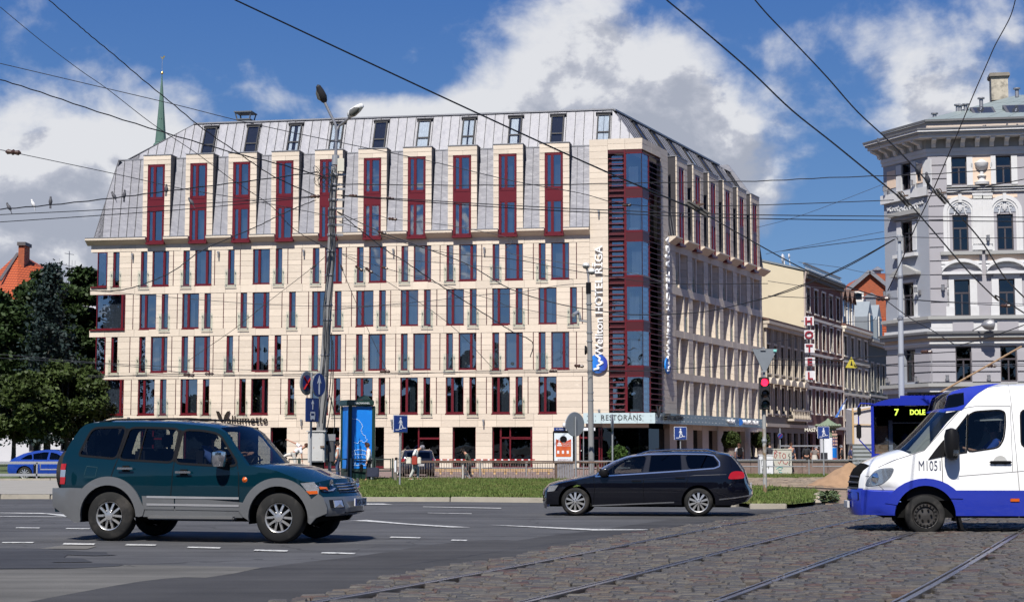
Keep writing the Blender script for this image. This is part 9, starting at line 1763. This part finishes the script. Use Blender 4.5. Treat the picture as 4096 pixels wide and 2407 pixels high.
l = w1.location; b = bag('rust red shoulder bag at the hip of the grey-haired woman',(l.x - .02,l.y - .32,.98),(.24,.1,.38),mat('bag_red',(.28,.03,.015),.6)); b = bag('cream cloth bag carried behind the red one',(l.x - .28,l.y - .27,.98),(.22,.1,.3),mat('bag_cream',(.6,.58,.5),.8)); bag('pale bag in front of the grey-haired woman',(l.x + .18,l.y - .3,.98),(.16,.1,.3),MATS['bag_cream'])
w2 = person('brown-haired woman in white cardigan walking left past the blue kiosk',gp(1475,71.8),PI,dict(hed=(.06,0,1.59),nek=(.02,0,1.46),hr=(-.05,-.25,.88),fl=(.1,.1,.07)),C_('cardigan',(.68,.66,.62)),C_('black_trousers',(.02,.02,.022)),brown_h,1.62,sleeve=.95,hair_s=1.08)
l = w2.location; bag('black leather handbag of the woman by the kiosk',(l.x - .28,l.y - .3,.66),(.14,.2,.34),trimb); bag('navy wheeled shopping bag pulled behind the woman by the kiosk',(l.x + .22,l.y - .28,.48),(.5,.3,.42),C_('navy_bag',(.02,.025,.05)),name='shopping_trolley')
person('dark-haired boy in camouflage shirt bending down behind the iron fence',gp(1872,75.5,.08),PI,dict(pel=(-.1,0,.8),che=(.02,0,1.12),nek=(.12,0,1.27),hed=(.22,0,1.36),sl=(.04,.16,1.22),sr=(.04,-.16,1.22),el=(.1,.2,.95),er=(.12,-.2,.95),hl=(.2,.2,.7),hr=(.22,-.2,.68),kl=(.1,.1,.45),kr=(-.05,-.1,.42),fl=(-.02,.1,.07),fr=(-.2,-.1,.07)),camo,C_('dark_jeans',(.03,.035,.045)),dark_h,1.6)
person('man in white shirt and shorts leaning far forward with one arm and leg raised',gp(1190,76,.35),0,dict(pel=(-.15,0,.92),che=(.12,0,1.12),nek=(.26,0,1.18),hed=(.36,0,1.24),sl=(.14,.2,1.18),sr=(.14,-.2,1.14),el=(-.1,.2,1.36),hl=(-.42,.16,1.5),er=(.22,-.22,.88),hr=(.24,-.2,.64),kl=(-.45,.1,.86),fl=(-.66,.08,.72),kr=(-.08,-.1,.5),fr=(-.12,-.1,.07)),C_('white_shirt',(.66,.66,.68)),C_('beige_shorts',(.5,.48,.44)),mat('hair_reddish',(.10,.04,.02),.7),1.72)
person('bare-armed person in light vest half hidden behind the kiosk',gp(1352,79),PI,{},C_('mint_vest',(.5,.6,.58)),C_('blue_jeans',(.04,.07,.14)),dark_h,1.7,sleeve=.1)
w = person('woman with black backpack and grey tee shirt walking away under the canopy',gp(2956,106),R(80),{},C_('grey_tee',(.38,.38,.38)),C_('jeans',(.03,.04,.07)),brown_h,1.7,sleeve=.45,hairlen=.5); l = w.location; bag('black backpack on the back of the woman under the canopy',(l.x + .03,l.y - .2,1.3),(.34,.22,.5),trimb,name='backpack')
person('dark-clothed man standing behind the small white utility box',gp(3079,103),R(100),{},C_('dark_jacket',(.03,.032,.038)),C_('dark_jeans'  ,(.03,.035,.045)),dark_h,1.74,sleeve=.95)
person('woman with sunglasses on her head in navy and white, beside the sprayed box',gp(3164,103),R(-80),{},C_('navy_knit',(.04,.045,.08)),C_('jeans',(.03,.04,.07)),brown_h,1.72,sleeve=.6); person('black-clothed person with dark backpack bending at the column',gp(3226,104),R(90),dict(che=(.06,0,1.26),nek=(.14,0,1.4),hed=(.2,0,1.5)),C_('black_coat',(.015,.015,.018)),C_('black_trousers',(.02,.02,.022)),dark_h,1.68,sleeve=.95,hairlen=.4)
person('stout person in brown-grey shirt and pale skirt bending forward at the column',gp(3258,103),R(60),dict(che=(.12,0,1.22),nek=(.24,0,1.36),hed=(.33,0,1.44),sl=(.12,.2,1.32),sr=(.12,-.2,1.32)),C_('taupe_shirt',(.13,.11,.10)),C_('pale_skirt',(.45,.42,.37)),grey_h,1.66,skirt=.4)
person('dark seated-looking passer-by right of the poster column',gp(3366,106),R(170),{},C_('black_coat',(.015,.015,.018)),C_('black_trousers',(.02,.02,.022)),grey_h,1.58,sleeve=.9); person('short person in navy top next to the corrugated hoarding',gp(3409,105),R(90),{},C_('navy_top',(.025,.03,.09)),C_('dark_jeans',(.03,.035,.045)),mat('hair_reddish'),1.56,sleeve=.7)
def driver(label,loc,rz,top,hair,reach,group='drivers',cap=None):
 return person(label,loc,rz,dict(pel=(0,0,.0),che=(-.06,0,.36),nek=(-.05,0,.53),hed=(-.01,0,.67),sl=(-.05,.18,.48),sr=(-.05,-.18,.48),el=(.16,.24,.26),er=(.16,-.24,.26),hl=(reach,.16,.38),hr=(reach,-.16,.38),kl=(.42,.12,.06),kr=(.42,-.12,.06),fl=(.62,.12,-.3),fr=(.62,-.12,-.3)),top,C_('dark_jeans',(.03,.035,.045)),hair,1.7,group=group)
def inside(car,x,y,z): M3 = Matrix.Rotation(car.fr.a,3,'Z'); return car.fr.o + M3 @ Vector((x,y,z))
sx_,sz_ = suv.fr.at(*A3(1925,800)); driver('driver in blue checked shirt at the wheel of the green off-road car',inside(suv,sx_ - .0,.62,1.0),suv.fr.a,C_('blue_check',(.04,.08,.25)),dark_h,.5)
driver('driver in bright blue shirt with arms on the wheel of the white minibus',inside(van,1.28,.58,1.14),van.fr.a + PI,C_('bright_blue_shirt',(.02,.07,.35)),dark_h,.58)
